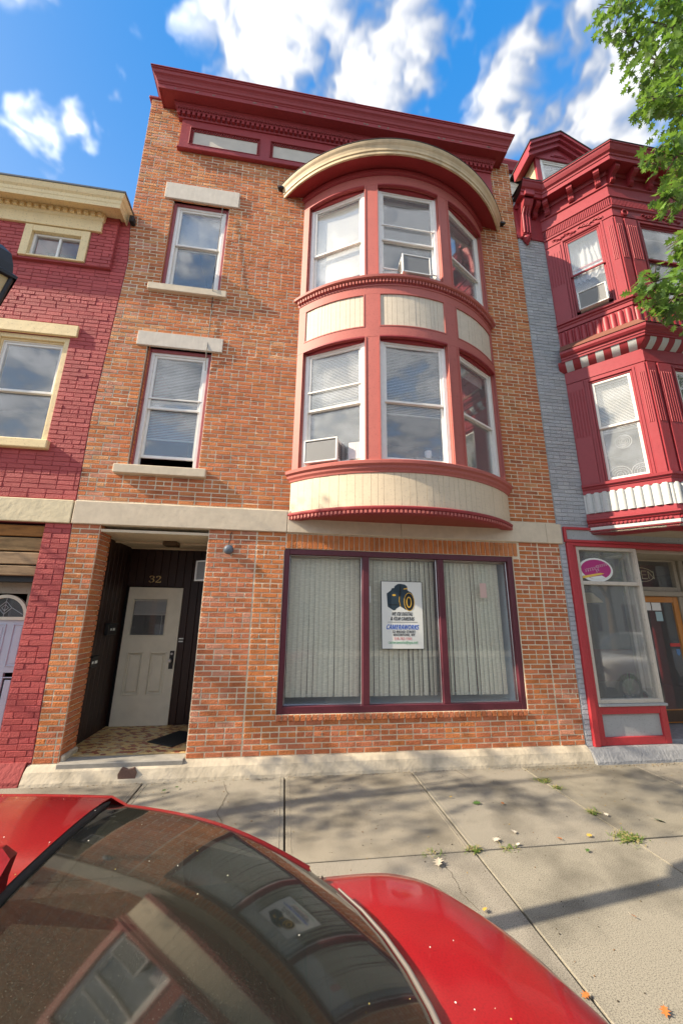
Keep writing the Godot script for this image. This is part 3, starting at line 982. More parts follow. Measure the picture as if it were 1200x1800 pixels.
func cornice() -> void:
	var c := hold("cornice", house)
	var path := [Vector2(-2.66, -0.32), Vector2(-2.66, 0.30), Vector2(3.92, 0.30), Vector2(3.92, -0.32)]
	var mb := MB.new()
	mb.sweep(path, [Vector2(-0.30, 10.80), Vector2(-0.02, 10.80), Vector2(-0.02, 10.785), Vector2(0.0, 10.785), Vector2(0.0, 10.87), Vector2(0.012, 10.88), Vector2(0.012, 10.90), Vector2(0.03, 10.915), Vector2(0.042, 10.95), Vector2(0.062, 10.98), Vector2(0.088, 11.005), Vector2(0.10, 11.04), Vector2(0.10, 11.06), Vector2(0.115, 11.065), Vector2(0.115, 11.09), Vector2(-0.30, 11.12)])
	part("crown_moulding", mb, M.cornice, c)
	mb = MB.new()
	mb.sweep(path, [Vector2(0.09, 11.094), Vector2(0.128, 11.092), Vector2(0.128, 11.108), Vector2(0.09, 11.112)])
	part("tin_edge", mb, M.cornice, c)
	mb = MB.new()   # soffit board between the return ends
	mb.box(Vector3(-2.40, 10.79, -0.2), Vector3(3.70, 10.80, 0.29))
	part("soffit", mb, M.cornice, c)
	# bed moulding
	mb = MB.new()
	mb.sweep([Vector2(-2.38, -0.1), Vector2(-2.38, 0.10), Vector2(3.72, 0.10), Vector2(3.72, -0.1)], [Vector2(-0.1, 10.52), Vector2(-0.03, 10.52), Vector2(-0.025, 10.55), Vector2(-0.03, 10.56), Vector2(-0.03, 10.655), Vector2(0.0, 10.66), Vector2(0.005, 10.69), Vector2(0.03, 10.72), Vector2(0.04, 10.76), Vector2(0.05, 10.765), Vector2(0.05, 10.788), Vector2(-0.1, 10.788)])
	part("bed_moulding", mb, M.cornice, c)
	var block := MB.new()
	block.box(Vector3(-0.026, -0.042, -0.03), Vector3(0.026, 0.042, 0.035), 0.003)
	var bm := block.mesh()
	for k in 70:
		put("dentil", bm, M.cornice, c).position = Vector3(-2.34 + k * 0.0872, 10.602, 0.085)
	mb = MB.new()   # egg row above the dentils
	for k in 128:
		mb.xf = Transform3D(Basis.IDENTITY.scaled(Vector3(0.016, 0.02, 0.016)), Vector3(-2.36 + k * 0.0476, 10.70, 0.115))
		mb.lathe([Vector2(0.01, -1), Vector2(0.8, -0.6), Vector2(1, 0), Vector2(0.8, 0.6), Vector2(0.01, 1)], 6)
	stuff(part("egg_row", mb, M.cornice, c))
	# frieze with five pale panels
	var f := hold("frieze", house)
	var px := []
	var holes := []
	for k in 4:
		var x := -2.06 + k * 1.42
		px.append([x, x + (1.13 if k < 3 else 1.22)])
		holes.append([px[k][0] - 0.06, px[k][1] + 0.06, 9.93, 10.36])
	mb = MB.new()
	mb.wall(-2.275, 3.68, 9.83, 10.54, 0.001, 0.05, holes)
	part("board", mb, M.cornice, f)
	mb = MB.new()
	mb.box(Vector3(-2.30, 9.795, 0.001), Vector3(3.70, 9.828, 0.075), 0.008)
	part("ledge", mb, M.cornice, f)
	for k in 4:
		mb = MB.new()
		mb.box(Vector3(px[k][0] - 0.06, 9.93, 0.001), Vector3(px[k][1] + 0.06, 10.36, 0.012))
		part("panel", mb, M.panelgrey, f)
		mb = MB.new()
		border(mb, px[k][0] - 0.058, px[k][1] + 0.058, 9.932, 10.358, 0.014, 0.012, 0.06)
		border(mb, px[k][0] - 0.012, px[k][1] + 0.012, 9.965, 10.31, 0.012, 0.012, 0.03)
		part("panel_moulding", mb, M.cornice, f)
		mb = MB.new()
		var n := int((px[k][1] - px[k][0]) / 0.042)
		for i in n + 1:
			mb.xf = Transform3D(Basis.IDENTITY.scaled(Vector3(0.017, 0.021, 0.02)), Vector3(px[k][0] + (i + 0.5) * 0.042, 10.326, 0.024))
			mb.lathe([Vector2(0.01, -1), Vector2(0.8, -0.6), Vector2(1, 0), Vector2(0.8, 0.6), Vector2(0.01, 1)], 6)
		for x in [px[k][0] - 0.028, px[k][1] + 0.028]:
			for i in 9:
				mb.xf = Transform3D(Basis.IDENTITY.scaled(Vector3(0.02, 0.016, 0.02)), Vector3(x, 9.985 + i * 0.042, 0.024))
				mb.lathe([Vector2(0.01, -1), Vector2(0.8, -0.6), Vector2(1, 0), Vector2(0.8, 0.6), Vector2(0.01, 1)], 6)
		stuff(part("egg_moulding", mb, M.cornice, f))
	# rust holes and chips where the tin shows
	mb = MB.new()
	var r := rnd(31)
	for k in 26:
		var p := PackedVector2Array()
		var cx := r.randf_range(-2.5, 3.7)
		var w := r.randf_range(0.012, 0.05)
		for i in 7:
			p.append(Vector2(cx + cos(TAU * i / 7.0) * w * r.randf_range(0.5, 1.2), 10.83 + sin(TAU * i / 7.0) * 0.018 * r.randf_range(0.4, 1.2) + r.randf_range(-0.01, 0.02)))
		mb.plate(p, 0.299, 0.3025)
	stuff(part("paint_chip", mb, M.cornice_chip, c))

func planks(parent: Node3D, called: String, x0: float, x1: float, y0: float, y1: float, wide: float, m: Material, at: Transform3D, holes := []) -> void:
	var x := x0
	while x < x1 - 0.01:
		var e := minf(x + wide, x1)
		var spans := [[y0, y1]]
		for h in holes:
			if (x + e) / 2 > h[0] and (x + e) / 2 < h[1]:
				spans = [[y0, h[2]], [h[3], y1]]
		for s in spans:
			if s[1] - s[0] < 0.02: continue
			var mb := MB.new()
			mb.box(Vector3(x + 0.002, s[0], -0.02), Vector3(e - 0.002, s[1], 0.0), 0.004)
			part(called, mb, m, parent).transform = at
		x = e

func doorway() -> void:
	var d := hold("doorway", house)
	var zb := -1.35
	planks(d, "plank", 0.35, 1.40, 0.17, 2.9, 0.14, M.darkwood, Transform3D(Basis(Vector3.UP, PI / 2), Vector3(-2.535, 0, 0)))
	planks(d, "plank", -2.535, -1.06, 0.17, 2.9, 0.123, M.darkwood, Transform3D(Basis.IDENTITY, Vector3(0, 0, zb - 0.03)), [[-2.50, -1.64, 0.17, 2.25]])
	planks(d, "plank", -1.40, -0.30, 0.17, 2.9, 0.14, M.darkwood, Transform3D(Basis(Vector3.UP, -PI / 2), Vector3(-1.07, 0, 0)))
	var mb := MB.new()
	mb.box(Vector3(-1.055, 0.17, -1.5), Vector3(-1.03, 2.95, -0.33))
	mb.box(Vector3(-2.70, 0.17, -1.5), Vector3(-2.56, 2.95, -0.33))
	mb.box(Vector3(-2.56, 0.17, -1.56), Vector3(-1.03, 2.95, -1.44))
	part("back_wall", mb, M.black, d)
	mb = MB.new()
	mb.box(Vector3(-2.56, 2.865, -1.43), Vector3(-1.06, 2.90, -0.01))
	part("ceiling_board", mb, M.cream, d)
	mb = MB.new()
	mb.box(Vector3(-2.56, 2.84, -0.75), Vector3(-1.06, 2.866, -0.72), 0.004)
	mb.box(Vector3(-2.53, 2.85, -1.36), Vector3(-1.06, 2.866, -1.30), 0.004)
	part("batten", mb, M.cream, d)
	mb = MB.new()
	mb.box(Vector3(-1.82, 2.80, -0.74), Vector3(-1.62, 2.864, -0.54), 0.01)
	part("ceiling_light", mb, mat("bronze_fixture", lin(0.10, 0.06, 0.03), 0.4, {"metal": 0.5}), d)
	# floor: a worn mosaic of small tiles behind a stone step
	mb = MB.new()
	mb.box(Vector3(-2.54, 0.1, -1.42), Vector3(-1.06, 0.203, -0.16))
	part("floor_bed", mb, mat("tile_grout", lin(0.46, 0.35, 0.20), 0.8, {"tex": M.T.grain, "scale": 3.0}), d)
	var r := rnd(41)
	mb = MB.new()
	var cl := [lin(0.60, 0.42, 0.18), lin(0.55, 0.36, 0.14), lin(0.50, 0.40, 0.22), lin(0.30, 0.085, 0.04), lin(0.22, 0.06, 0.035)]
	var f := FastNoiseLite.new()
	f.seed = 8
	f.frequency = 9.0
	for i in 34:
		var z := -0.17 - i * 0.036
		var x := -2.53 + (0.03 if i % 2 == 0 else 0.0)
		while x < -1.07:
			var red := f.get_noise_2d(x * 0.7, z * 1.8) > 0.12
			mb.paint(cl[3 + r.randi() % 2] if red else cl[r.randi() % 3])
			var e := minf(x + 0.058, -1.07)
			if e - x > 0.012:
				mb.box(Vector3(x, 0.19, z - 0.032), Vector3(e - 0.004, 0.209 + r.randf_range(0, 0.001), z), 0.0015)
			x += 0.06
	stuff(part("mosaic_tile", mb, mat("mosaic", lin(1, 1, 1), 0.35, {"vc": true, "tex": M.T.soft, "scale": 2.0}), d))
	mb = MB.new()
	mb.box(Vector3(-2.445, 0.12, -0.16), Vector3(-1.08, 0.198, 0.055), 0.01)
	part("step", mb, mat("worn_step", lin(0.40, 0.38, 0.34), 0.8, {"tex": M.T.blotch, "scale": 1.0, "tex2": M.T.speck, "scale2": 3.0}), d)
	mb = MB.new()
	mb.box(Vector3(-2.448, 0.185, -0.33), Vector3(-2.40, 0.26, -0.02), 0.012)
	part("pilaster_foot", mb, M.plinth, d)
	# the door
	var door := hold("door", house, Transform3D(Basis.IDENTITY, Vector3(-2.475, 0.213, zb)))
	var w := 0.82
	var h := 2.02
	mb = MB.new()
	mb.wall(0.0, w, 0.0, h, -0.045, 0.0, [[0.095, 0.60, 1.285, 1.835], [0.10, 0.345, 0.42, 1.035], [0.435, 0.685, 0.42, 1.035]])
	part("door_leaf", mb, M.doorcream, door)
	for p in [[0.10, 0.345], [0.435, 0.685]]:
		mb = MB.new()
		border(mb, p[0], p[1], 0.42, 1.035, 0.020, -0.02, 0.010)
		mb.box(Vector3(p[0] + 0.014, 0.434, -0.03), Vector3(p[1] - 0.014, 1.021, -0.026))
		mb.box(Vector3(p[0] + 0.046, 0.466, -0.024), Vector3(p[1] - 0.046, 0.989, -0.006), 0.010)
		part("panel", mb, M.doorcream, door)
	mb = MB.new()
	border(mb, 0.082, 0.613, 1.272, 1.848, 0.016, -0.02, 0.012)
	part("glazing_bead", mb, M.doorcream, door)
	mb = MB.new()
	mb.box(Vector3(0.096, 1.286, -0.026), Vector3(0.599, 1.834, -0.02))
	part("pane", mb, M.pane, door)
	var bl := slats(0.49, 1.60, 1.80, -0.055, 0.0165, 0.75)
	part("blind", bl, M.blind, door).position = Vector3(0.347, 0, 0)
	mb = MB.new()
	mb.tube([Vector3(0.53, 1.59, -0.05), Vector3(0.533, 1.30, -0.05)], [0.003, 0.003], 5)
	part("blind_cord", mb, M.blind, door)
	mb = MB.new()
	mb.box(Vector3(0.735, 0.79, 0.0), Vector3(0.80, 1.055, 0.008), 0.002)
	part("lock_plate", mb, M.black, door)
	mb = MB.new()
	mb.xf = Transform3D(Basis(Vector3.RIGHT, PI / 2), Vector3(0.762, 0.915, 0.008))
	mb.lathe([Vector2(0.012, 0), Vector2(0.012, 0.03), Vector2(0.028, 0.04), Vector2(0.031, 0.055), Vector2(0.02, 0.07), Vector2(0.001, 0.072)], 14)
	mb.xf = Transform3D(Basis(Vector3.RIGHT, PI / 2), Vector3(0.765, 1.01, 0.008))
	mb.lathe([Vector2(0.016, 0), Vector2(0.016, 0.008), Vector2(0.001, 0.009)], 12)
	part("knob", mb, M.steel, door)
	lettering("house_number", "32", 0.105, false, true, M.brass, house, Vector3(-2.115, 2.365, zb - 0.026), 0.185, 0.0, 0.012)

func shop_window() -> void:
	var s := hold("shop_window", house)
	var x0 := -0.045
	var x1 := 3.345
	var mb := MB.new()
	border(mb, x0, x1, 0.635, 2.73, 0.075, -0.16, -0.018, 0.085)
	part("frame", mb, M.maroon, s)
	for x in [1.105, 2.215]:
		mb = MB.new()
		bar(mb, x - 0.047, x + 0.047, 0.72, 2.655, -0.15, -0.03, 0.006)
		part("mullion", mb, M.maroon, s)
	var e := [[0.03, 1.058], [1.152, 2.168], [2.262, 3.27]]
	for k in 3:
		mb = MB.new()
		mb.box(Vector3(e[k][0], 0.72, -0.10), Vector3(e[k][1], 2.655, -0.094))
		part("pane", mb, M.pane, s)
		mb = MB.new()
		border(mb, e[k][0] + 0.001, e[k][1] - 0.001, 0.721, 2.654, 0.012, -0.09, -0.075)
		part("glazing_bead", mb, M.steel, s)
	mb = MB.new()
	mb.box(Vector3(x0, 0.60, -0.9), Vector3(x1, 0.70, -0.17))
	mb.box(Vector3(3.28, 0.70, -0.9), Vector3(3.33, 2.7, -0.17))
	part("window_board", mb, mat("pale_blue_board", lin(0.50, 0.60, 0.66), 0.6, {}), s)
	# three vertical blinds behind the panes
	var r := rnd(51)
	var words := ["left", "middle", "right"]
	for k in 3:
		var t := thing("vertical_blind", ["woven green-grey vertical blind behind the left shop window pane", "woven green-grey vertical blind behind the pane with the camera sign", "woven green-grey vertical blind behind the right shop window pane"][k], "blind", Vector3(e[k][0], 0.80, -0.18), 0.0, "vertical blinds in the shop window")
		var w: float = e[k][1] - e[k][0]
		mb = MB.new()
		mb.box(Vector3(0.0, 1.83, -0.03), Vector3(w, 1.87, 0.03), 0.004)
		part("head_rail", mb, M.shopbeige, t)
		var n := 14
		if k == 2: w -= 0.09
		for i in n:
			mb = MB.new()
			var p := []
			var lean := r.randf_range(-0.003, 0.003)
			var turn := 0.20 + r.randf_range(-0.05, 0.08)
			if (k == 1 and (i == 8 or i == 10 or i >= 12)) or (k == 2 and (i == 1 or i == 7)): turn += 0.42
			for a in 5:
				var u := a / 4.0 - 0.5
				var col := []
				for b in 5:
					var q := b / 4.0
					var tw := lerpf(turn, turn * 0.55, q)
					col.append(Vector3(u * 0.0715 * cos(tw) + lean * (1 - q) * 4.0, q * 1.825, -u * 0.0715 * sin(tw) + 0.004 * cos(u * PI)))
				p.append(col)
			mb.grid(p)
			part("slat", mb, M.fabric, t).position = Vector3(0.035 + (i + 0.3) * (w - 0.03) / n, 0.0, 0.0)
	# a pale sticker on the glass of the right pane
	mb = MB.new()
	mb.plate(rect(2.83, 2.12, 2.93, 2.33), -0.092, -0.0915)
	part("paper_notice", mb, mat("printed_paper", lin(0.62, 0.44, 0.40), 0.6, {"tex": M.T.chips, "scale": 12.0}), s)
	mb = MB.new()
	mb.plate(rect(1.155, 2.02, 1.185, 2.25), -0.092, -0.0915)
	part("paper_notice", mb, M.white, s)

# ---------- the curved bay ----------
const BX := 1.68
const BZ := -1.68
const BR := 2.38

func bend(r: float, from: float, to: float) -> Array:
	return arc(BX, BZ, r, from, to, maxi(2, int(absf(to - from) / 2.2)))

func reach(r: float) -> float:
	return rad_to_deg(acos(1.68 / r))

func bowed(mb: MB, r0: float, r1: float, from: float, to: float, y0: float, y1: float) -> void:
	mb.sweep(bend(BR, from, to), [Vector2(r0 - BR, y0), Vector2(r1 - BR, y0), Vector2(r1 - BR, y1), Vector2(r0 - BR, y1), Vector2(r0 - BR, y0)], true, false)
	for t in [from, to]:
		var a := deg_to_rad(t)
		var d := Vector3(sin(a), 0, cos(a))
		var c := Vector3(BX, 0, BZ)
		mb.quad(c + d * r0 + Vector3(0, y0, 0), c + d * r1 + Vector3(0, y0, 0), c + d * r1 + Vector3(0, y1, 0), c + d * r0 + Vector3(0, y1, 0), Vector3(cos(a), 0, -sin(a)) * (-1.0 if t == from else 1.0))

func on_bay(t: float, r: float, y: float) -> Transform3D:
	var a := deg_to_rad(t)
	return Transform3D(Basis(Vector3.UP, a), Vector3(BX + r * sin(a), y, BZ + r * cos(a)))

func bay_window() -> void:
	var b := hold("bay_window", house)
	var e := reach(BR)
	var r := rnd(61)
	var mb := MB.new()
	# bottom: board soffit, moulding with small blocks, cream boarded skirt
	var cuts := []
	for k in 15:
		cuts.append(-1.72 + k * 0.2457)
	for k in 14:
		mb = MB.new()
		var p := PackedVector2Array()
		var xa: float = cuts[k] + 0.0015
		var xb: float = cuts[k + 1] - 0.0015
		var R := BR - 0.01
		p.append(Vector2(xa, 1.68))
		p.append(Vector2(xb, 1.68))
		for i in 5:
			var x := lerpf(xb, xa, i / 4.0)
			p.append(Vector2(x, maxf(1.682, sqrt(maxf(0.0, R * R - x * x)))))
		mb.xf = Transform3D(Basis(Vector3.RIGHT, PI / 2), Vector3(BX, 3.16, BZ))
		mb.plate(p, -0.012, 0.012 + r.randf_range(0, 0.002))
		part("soffit_board", mb, mat("rust_red_boards", lin(0.30, 0.055, 0.035), 0.6, {"tex": M.T.grain, "scale": 2.0}), b)
	mb = MB.new()
	mb.sweep(bend(BR, -reach(BR + 0.02), reach(BR + 0.02)), [Vector2(-0.1, 3.125), Vector2(0.012, 3.125), Vector2(0.012, 3.178), Vector2(0.03, 3.182), Vector2(0.036, 3.20), Vector2(0.036, 3.215), Vector2(0.02, 3.228), Vector2(-0.1, 3.228)], true)
	part("foot_moulding", mb, M.cornice, b)
	var block := MB.new()
	block.box(Vector3(-0.016, -0.02, -0.02), Vector3(0.016, 0.02, 0.016), 0.002)
	var bm := block.mesh()
	for k in 66:
		put("dentil", bm, M.salmon, b).transform = on_bay(lerpf(-e + 0.5, e - 0.5, k / 65.0), BR + 0.013, 3.152)
	# skirt boards
	var t := -e
	while t < e - 0.2:
		var w := r.randf_range(1.7, 3.6)
		var to := minf(t + w, e)
		if e - to < 1.0: to = e
		mb = MB.new()
		var bump := r.randf_range(0.0, 0.003)
		bowed(mb, BR - 0.04, BR + bump, t + 0.035, to - 0.035, 3.225, 3.70)
		part("skirt_board", mb, M.cream, b)
		t = to
	# sill moulding under the lower windows
	mb = MB.new()
	var es := reach(BR + 0.05)
	mb.sweep(bend(BR, -es, es), [Vector2(-0.2, 3.69), Vector2(0.012, 3.69), Vector2(0.018, 3.715), Vector2(0.04, 3.745), Vector2(0.045, 3.775), Vector2(0.055, 3.785), Vector2(0.075, 3.80), Vector2(0.08, 3.84), Vector2(0.07, 3.852), Vector2(-0.02, 3.875), Vector2(-0.2, 3.875)], true)
	part("sill_moulding", mb, M.salmon, b)
	# posts
	var edges := [[-e, -41.9], [-17.4, -12.1], [13.3, 18.4], [42.9, e]]
	for lv in [[3.875, 5.85], [6.90, 8.84]]:
		for q in edges:
			mb = MB.new()
			bowed(mb, BR - 0.14, BR, q[0], q[1], lv[0], lv[1])
			part("post", mb, M.salmon, b)
			mb = MB.new()
			for s in [q[0], q[1]]:
				if absf(s) < 44.0:
					var d := 0.55 if s == q[0] else -0.55
					bowed(mb, BR - 0.02, BR + 0.012, minf(s, s + d), maxf(s, s + d), lv[0], lv[1] - 0.02)
			if mb.v.size(): part("post_bead", mb, M.salmon, b)
	for q in [[5.83, 6.0], [6.60, 6.745], [8.82, 9.16]]:
		mb = MB.new()
		bowed(mb, BR - 0.16, BR + 0.002, -e, e, q[0], q[1])
		part("rail", mb, M.salmon, b)
	for q in edges:
		mb = MB.new()
		bowed(mb, BR - 0.1, BR + 0.001, q[0], q[1], 5.99, 6.61)
		part("post", mb, M.salmon, b)
	# boarded panels between the storeys
	var opens := [[-41.9, -17.4], [-12.1, 13.3], [18.4, 42.9]]
	for q in opens:
		t = q[0]
		while t < q[1] - 0.2:
			var to := minf(t + r.randf_range(1.3, 2.6), q[1])
			if q[1] - to < 0.9: to = q[1]
			mb = MB.new()
			bowed(mb, BR - 0.06, BR - 0.012 + r.randf_range(0, 0.003), t + 0.04, to - 0.04, 5.99, 6.61)
			part("panel_board", mb, M.boards, b)
			t = to
		mb = MB.new()
		for y in [6.0, 6.582]:
			bowed(mb, BR - 0.03, BR + 0.008, q[0], q[1], y, y + 0.018)
		for s in [[q[0], q[0] + 0.45], [q[1] - 0.45, q[1]]]:
			bowed(mb, BR - 0.03, BR + 0.008, s[0], s[1], 6.018, 6.582)
		part("panel_bead", mb, M.salmon, b)
		for y in [5.815, 8.80]:
			mb = MB.new()
			bowed(mb, BR - 0.03, BR + 0.014, q[0], q[1], y, y + 0.022)
			bowed(mb, BR - 0.13, BR - 0.06, q[0], q[1], y - 0.03, y + 0.03)
			part("head_moulding", mb, M.cornice, b)
	# dentil moulding under the upper windows
	mb = MB.new()
	es = reach(BR + 0.06)
	mb.sweep(bend(BR, -es, es), [Vector2(-0.2, 6.735), Vector2(0.01, 6.735), Vector2(0.015, 6.75), Vector2(0.015, 6.83), Vector2(0.05, 6.838), Vector2(0.075, 6.85), Vector2(0.082, 6.885), Vector2(0.07, 6.895), Vector2(-0.02, 6.918), Vector2(-0.2, 6.918)], true)
	part("sill_moulding", mb, M.salmon, b)
	mb = MB.new()
	bowed(mb, BR + 0.013, BR + 0.017, -e, e, 6.758, 6.832)
	part("dentil_ground", mb, M.cornice, b)
	block = MB.new()
	block.box(Vector3(-0.0145, -0.027, -0.02), Vector3(0.0145, 0.027, 0.03), 0.002)
	bm = block.mesh()
	for k in 74:
		put("dentil", bm, M.salmon, b).transform = on_bay(lerpf(-e + 0.4, e - 0.4, k / 73.0), BR + 0.02, 6.800)
	# hood
	var ho := hold("bay_hood", house)
	var R := 2.66
	var eh := reach(R)
	mb = MB.new()
	mb.sweep(bend(BR, -reach(BR + 0.1), reach(BR + 0.1)), [Vector2(-0.05, 9.02), Vector2(0.012, 9.02), Vector2(0.014, 9.05), Vector2(0.03, 9.06), Vector2(0.04, 9.09), Vector2(0.04, 9.12), Vector2(-0.05, 9.12)], true)
	part("bed_moulding", mb, M.cornice, ho)
	mb = MB.new()
	mb.sweep(bend(R, -eh, eh), [Vector2(-0.34, 9.17), Vector2(-0.20, 9.15), Vector2(-0.07, 9.115), Vector2(-0.022, 9.095), Vector2(-0.022, 9.13), Vector2(-0.30, 9.20), Vector2(-0.34, 9.20)], true)
	part("soffit", mb, M.cornice, ho)
	mb = MB.new()
	mb.sweep(bend(R, -eh, eh), [Vector2(-0.025, 9.085), Vector2(0.0, 9.085), Vector2(0.003, 9.095), Vector2(0.003, 9.135), Vector2(0.018, 9.145), Vector2(0.022, 9.18), Vector2(0.038, 9.22), Vector2(0.060, 9.25), Vector2(0.072, 9.275), Vector2(0.075, 9.295), Vector2(-0.025, 9.295)], true)
	part("gutter_moulding", mb, M.hoodcream, ho)
	mb = MB.new()
	mb.sweep(bend(R, -eh - 0.6, eh + 0.6), [Vector2(-0.6, 9.296), Vector2(0.083, 9.296), Vector2(0.083, 9.304), Vector2(-0.6, 9.42)], true, false)
	part("tin_roof", mb, M.tar, ho)
	for s in [-1.0, 1.0]:
		mb = MB.new()
		mb.cbox(Vector3(BX + s * 2.12, 9.25, 0.035), Vector3(0.1, 0.05, 0.08), 0.008)
		mb.tube([Vector3(BX + s * 2.16, 9.27, 0.0), Vector3(BX + s * 2.17, 9.24, 0.07)], [0.02, 0.02], 6)
		part("gutter_bracket", mb, M.iron, ho)
	# ceiling and floor slabs inside the bay
	for y in [3.24, 6.35, 9.02]:
		mb = MB.new()
		var p := PackedVector2Array()
		p.append(Vector2(-1.68, 1.4))
		p.append(Vector2(1.68, 1.4))
		for q in arc(0, 0, BR - 0.17, 44.0, -44.0, 16):
			p.append(q)
		mb.xf = Transform3D(Basis(Vector3.RIGHT, PI / 2), Vector3(BX, y, BZ))
		mb.plate(p, -0.03, 0.03)
		part("slab", mb, M.roomdark, b)
	# windows on the chords
	var half := deg_to_rad(12.25)
	var style := [[{"blind": 0.98, "storm": [1.24], "meet": 0.92}, {"blind": 0.80, "meet": 0.92}, {"meet": 0.90, "shade": 1.7}], [{"shade": 0.3, "meet": 0.83}, {"meet": 0.83, "storm": [1.13, 0.24], "shade": 1.75}, {"meet": 0.82, "blind": 1.6}]]
	for lv in 2:
		for k in 3:
			var q: Array = opens[k]
			var mid: float = (q[0] + q[1]) / 2
			var hw := deg_to_rad((q[1] - q[0]) / 2)
			var wide := 2.0 * (BR - 0.06) * sin(hw) - 0.004
			var o: Dictionary = style[lv][k]
			o.fw = 0.062
			sash_window(house, on_bay(mid, (BR - 0.045) * cos(hw) - 0.012, 3.878 if lv == 0 else 6.922), wide, 1.945 if lv == 0 else 1.89, o)
	# filler panels beside the two air conditioners
	var fil := mat("pleated_filler", lin(0.66, 0.67, 0.66), 0.5, {"tex": M.T.flat, "scale": 1.0})
	for q in [[-23.5, -18.6, 3.95, 4.20], [-10.6, -4.4, 6.98, 7.14], [7.0, 10.5, 6.98, 7.14]]:
		mb = MB.new()
		var n := 12
		for i in n:
			var a: float = lerpf(q[0], q[1], (i + 0.5) / n)
			var T := on_bay(a, BR - 0.115 + 0.003 * (i % 2), 0)
			mb.xf = T
			mb.box(Vector3(-0.011, q[2], -0.01), Vector3(0.009, q[3], 0.0))
		part("pleated_filler", mb, fil, house)
	air_conditioner("white window air conditioner low in the left window of the curved bay", on_bay(-32.5, BR + 0.045, 3.90) * Transform3D(Basis(Vector3.UP, 0.10), Vector3.ZERO), 0.50, 0.35, 0.36)
	air_conditioner("white window air conditioner in the top middle window of the curved bay", on_bay(1.6, BR + 0.09, 6.925), 0.46, 0.345, 0.4)
	# odds and ends on the lower sills
	var cup := thing("white_cup", "small white cup on the sill inside the lower middle bay window", "cup", Vector3(1.93, 4.02, 0.42))
	mb = MB.new()
	mb.lathe([Vector2(0.0, 0.0), Vector2(0.035, 0.0), Vector2(0.038, 0.05), Vector2(0.05, 0.055), Vector2(0.052, 0.12), Vector2(0.046, 0.12), Vector2(0.04, 0.02), Vector2(0.0, 0.02)], 14)
	part("cup", mb, M.plastic, cup)
	mb = MB.new()
	mb.box(Vector3(-0.2, -0.09, -0.06), Vector3(0.2, 0.0, 0.06))
	part("stand", mb, M.roomdark, cup)

# ---------- the red painted house on the left ----------
var redhouse: Node3D

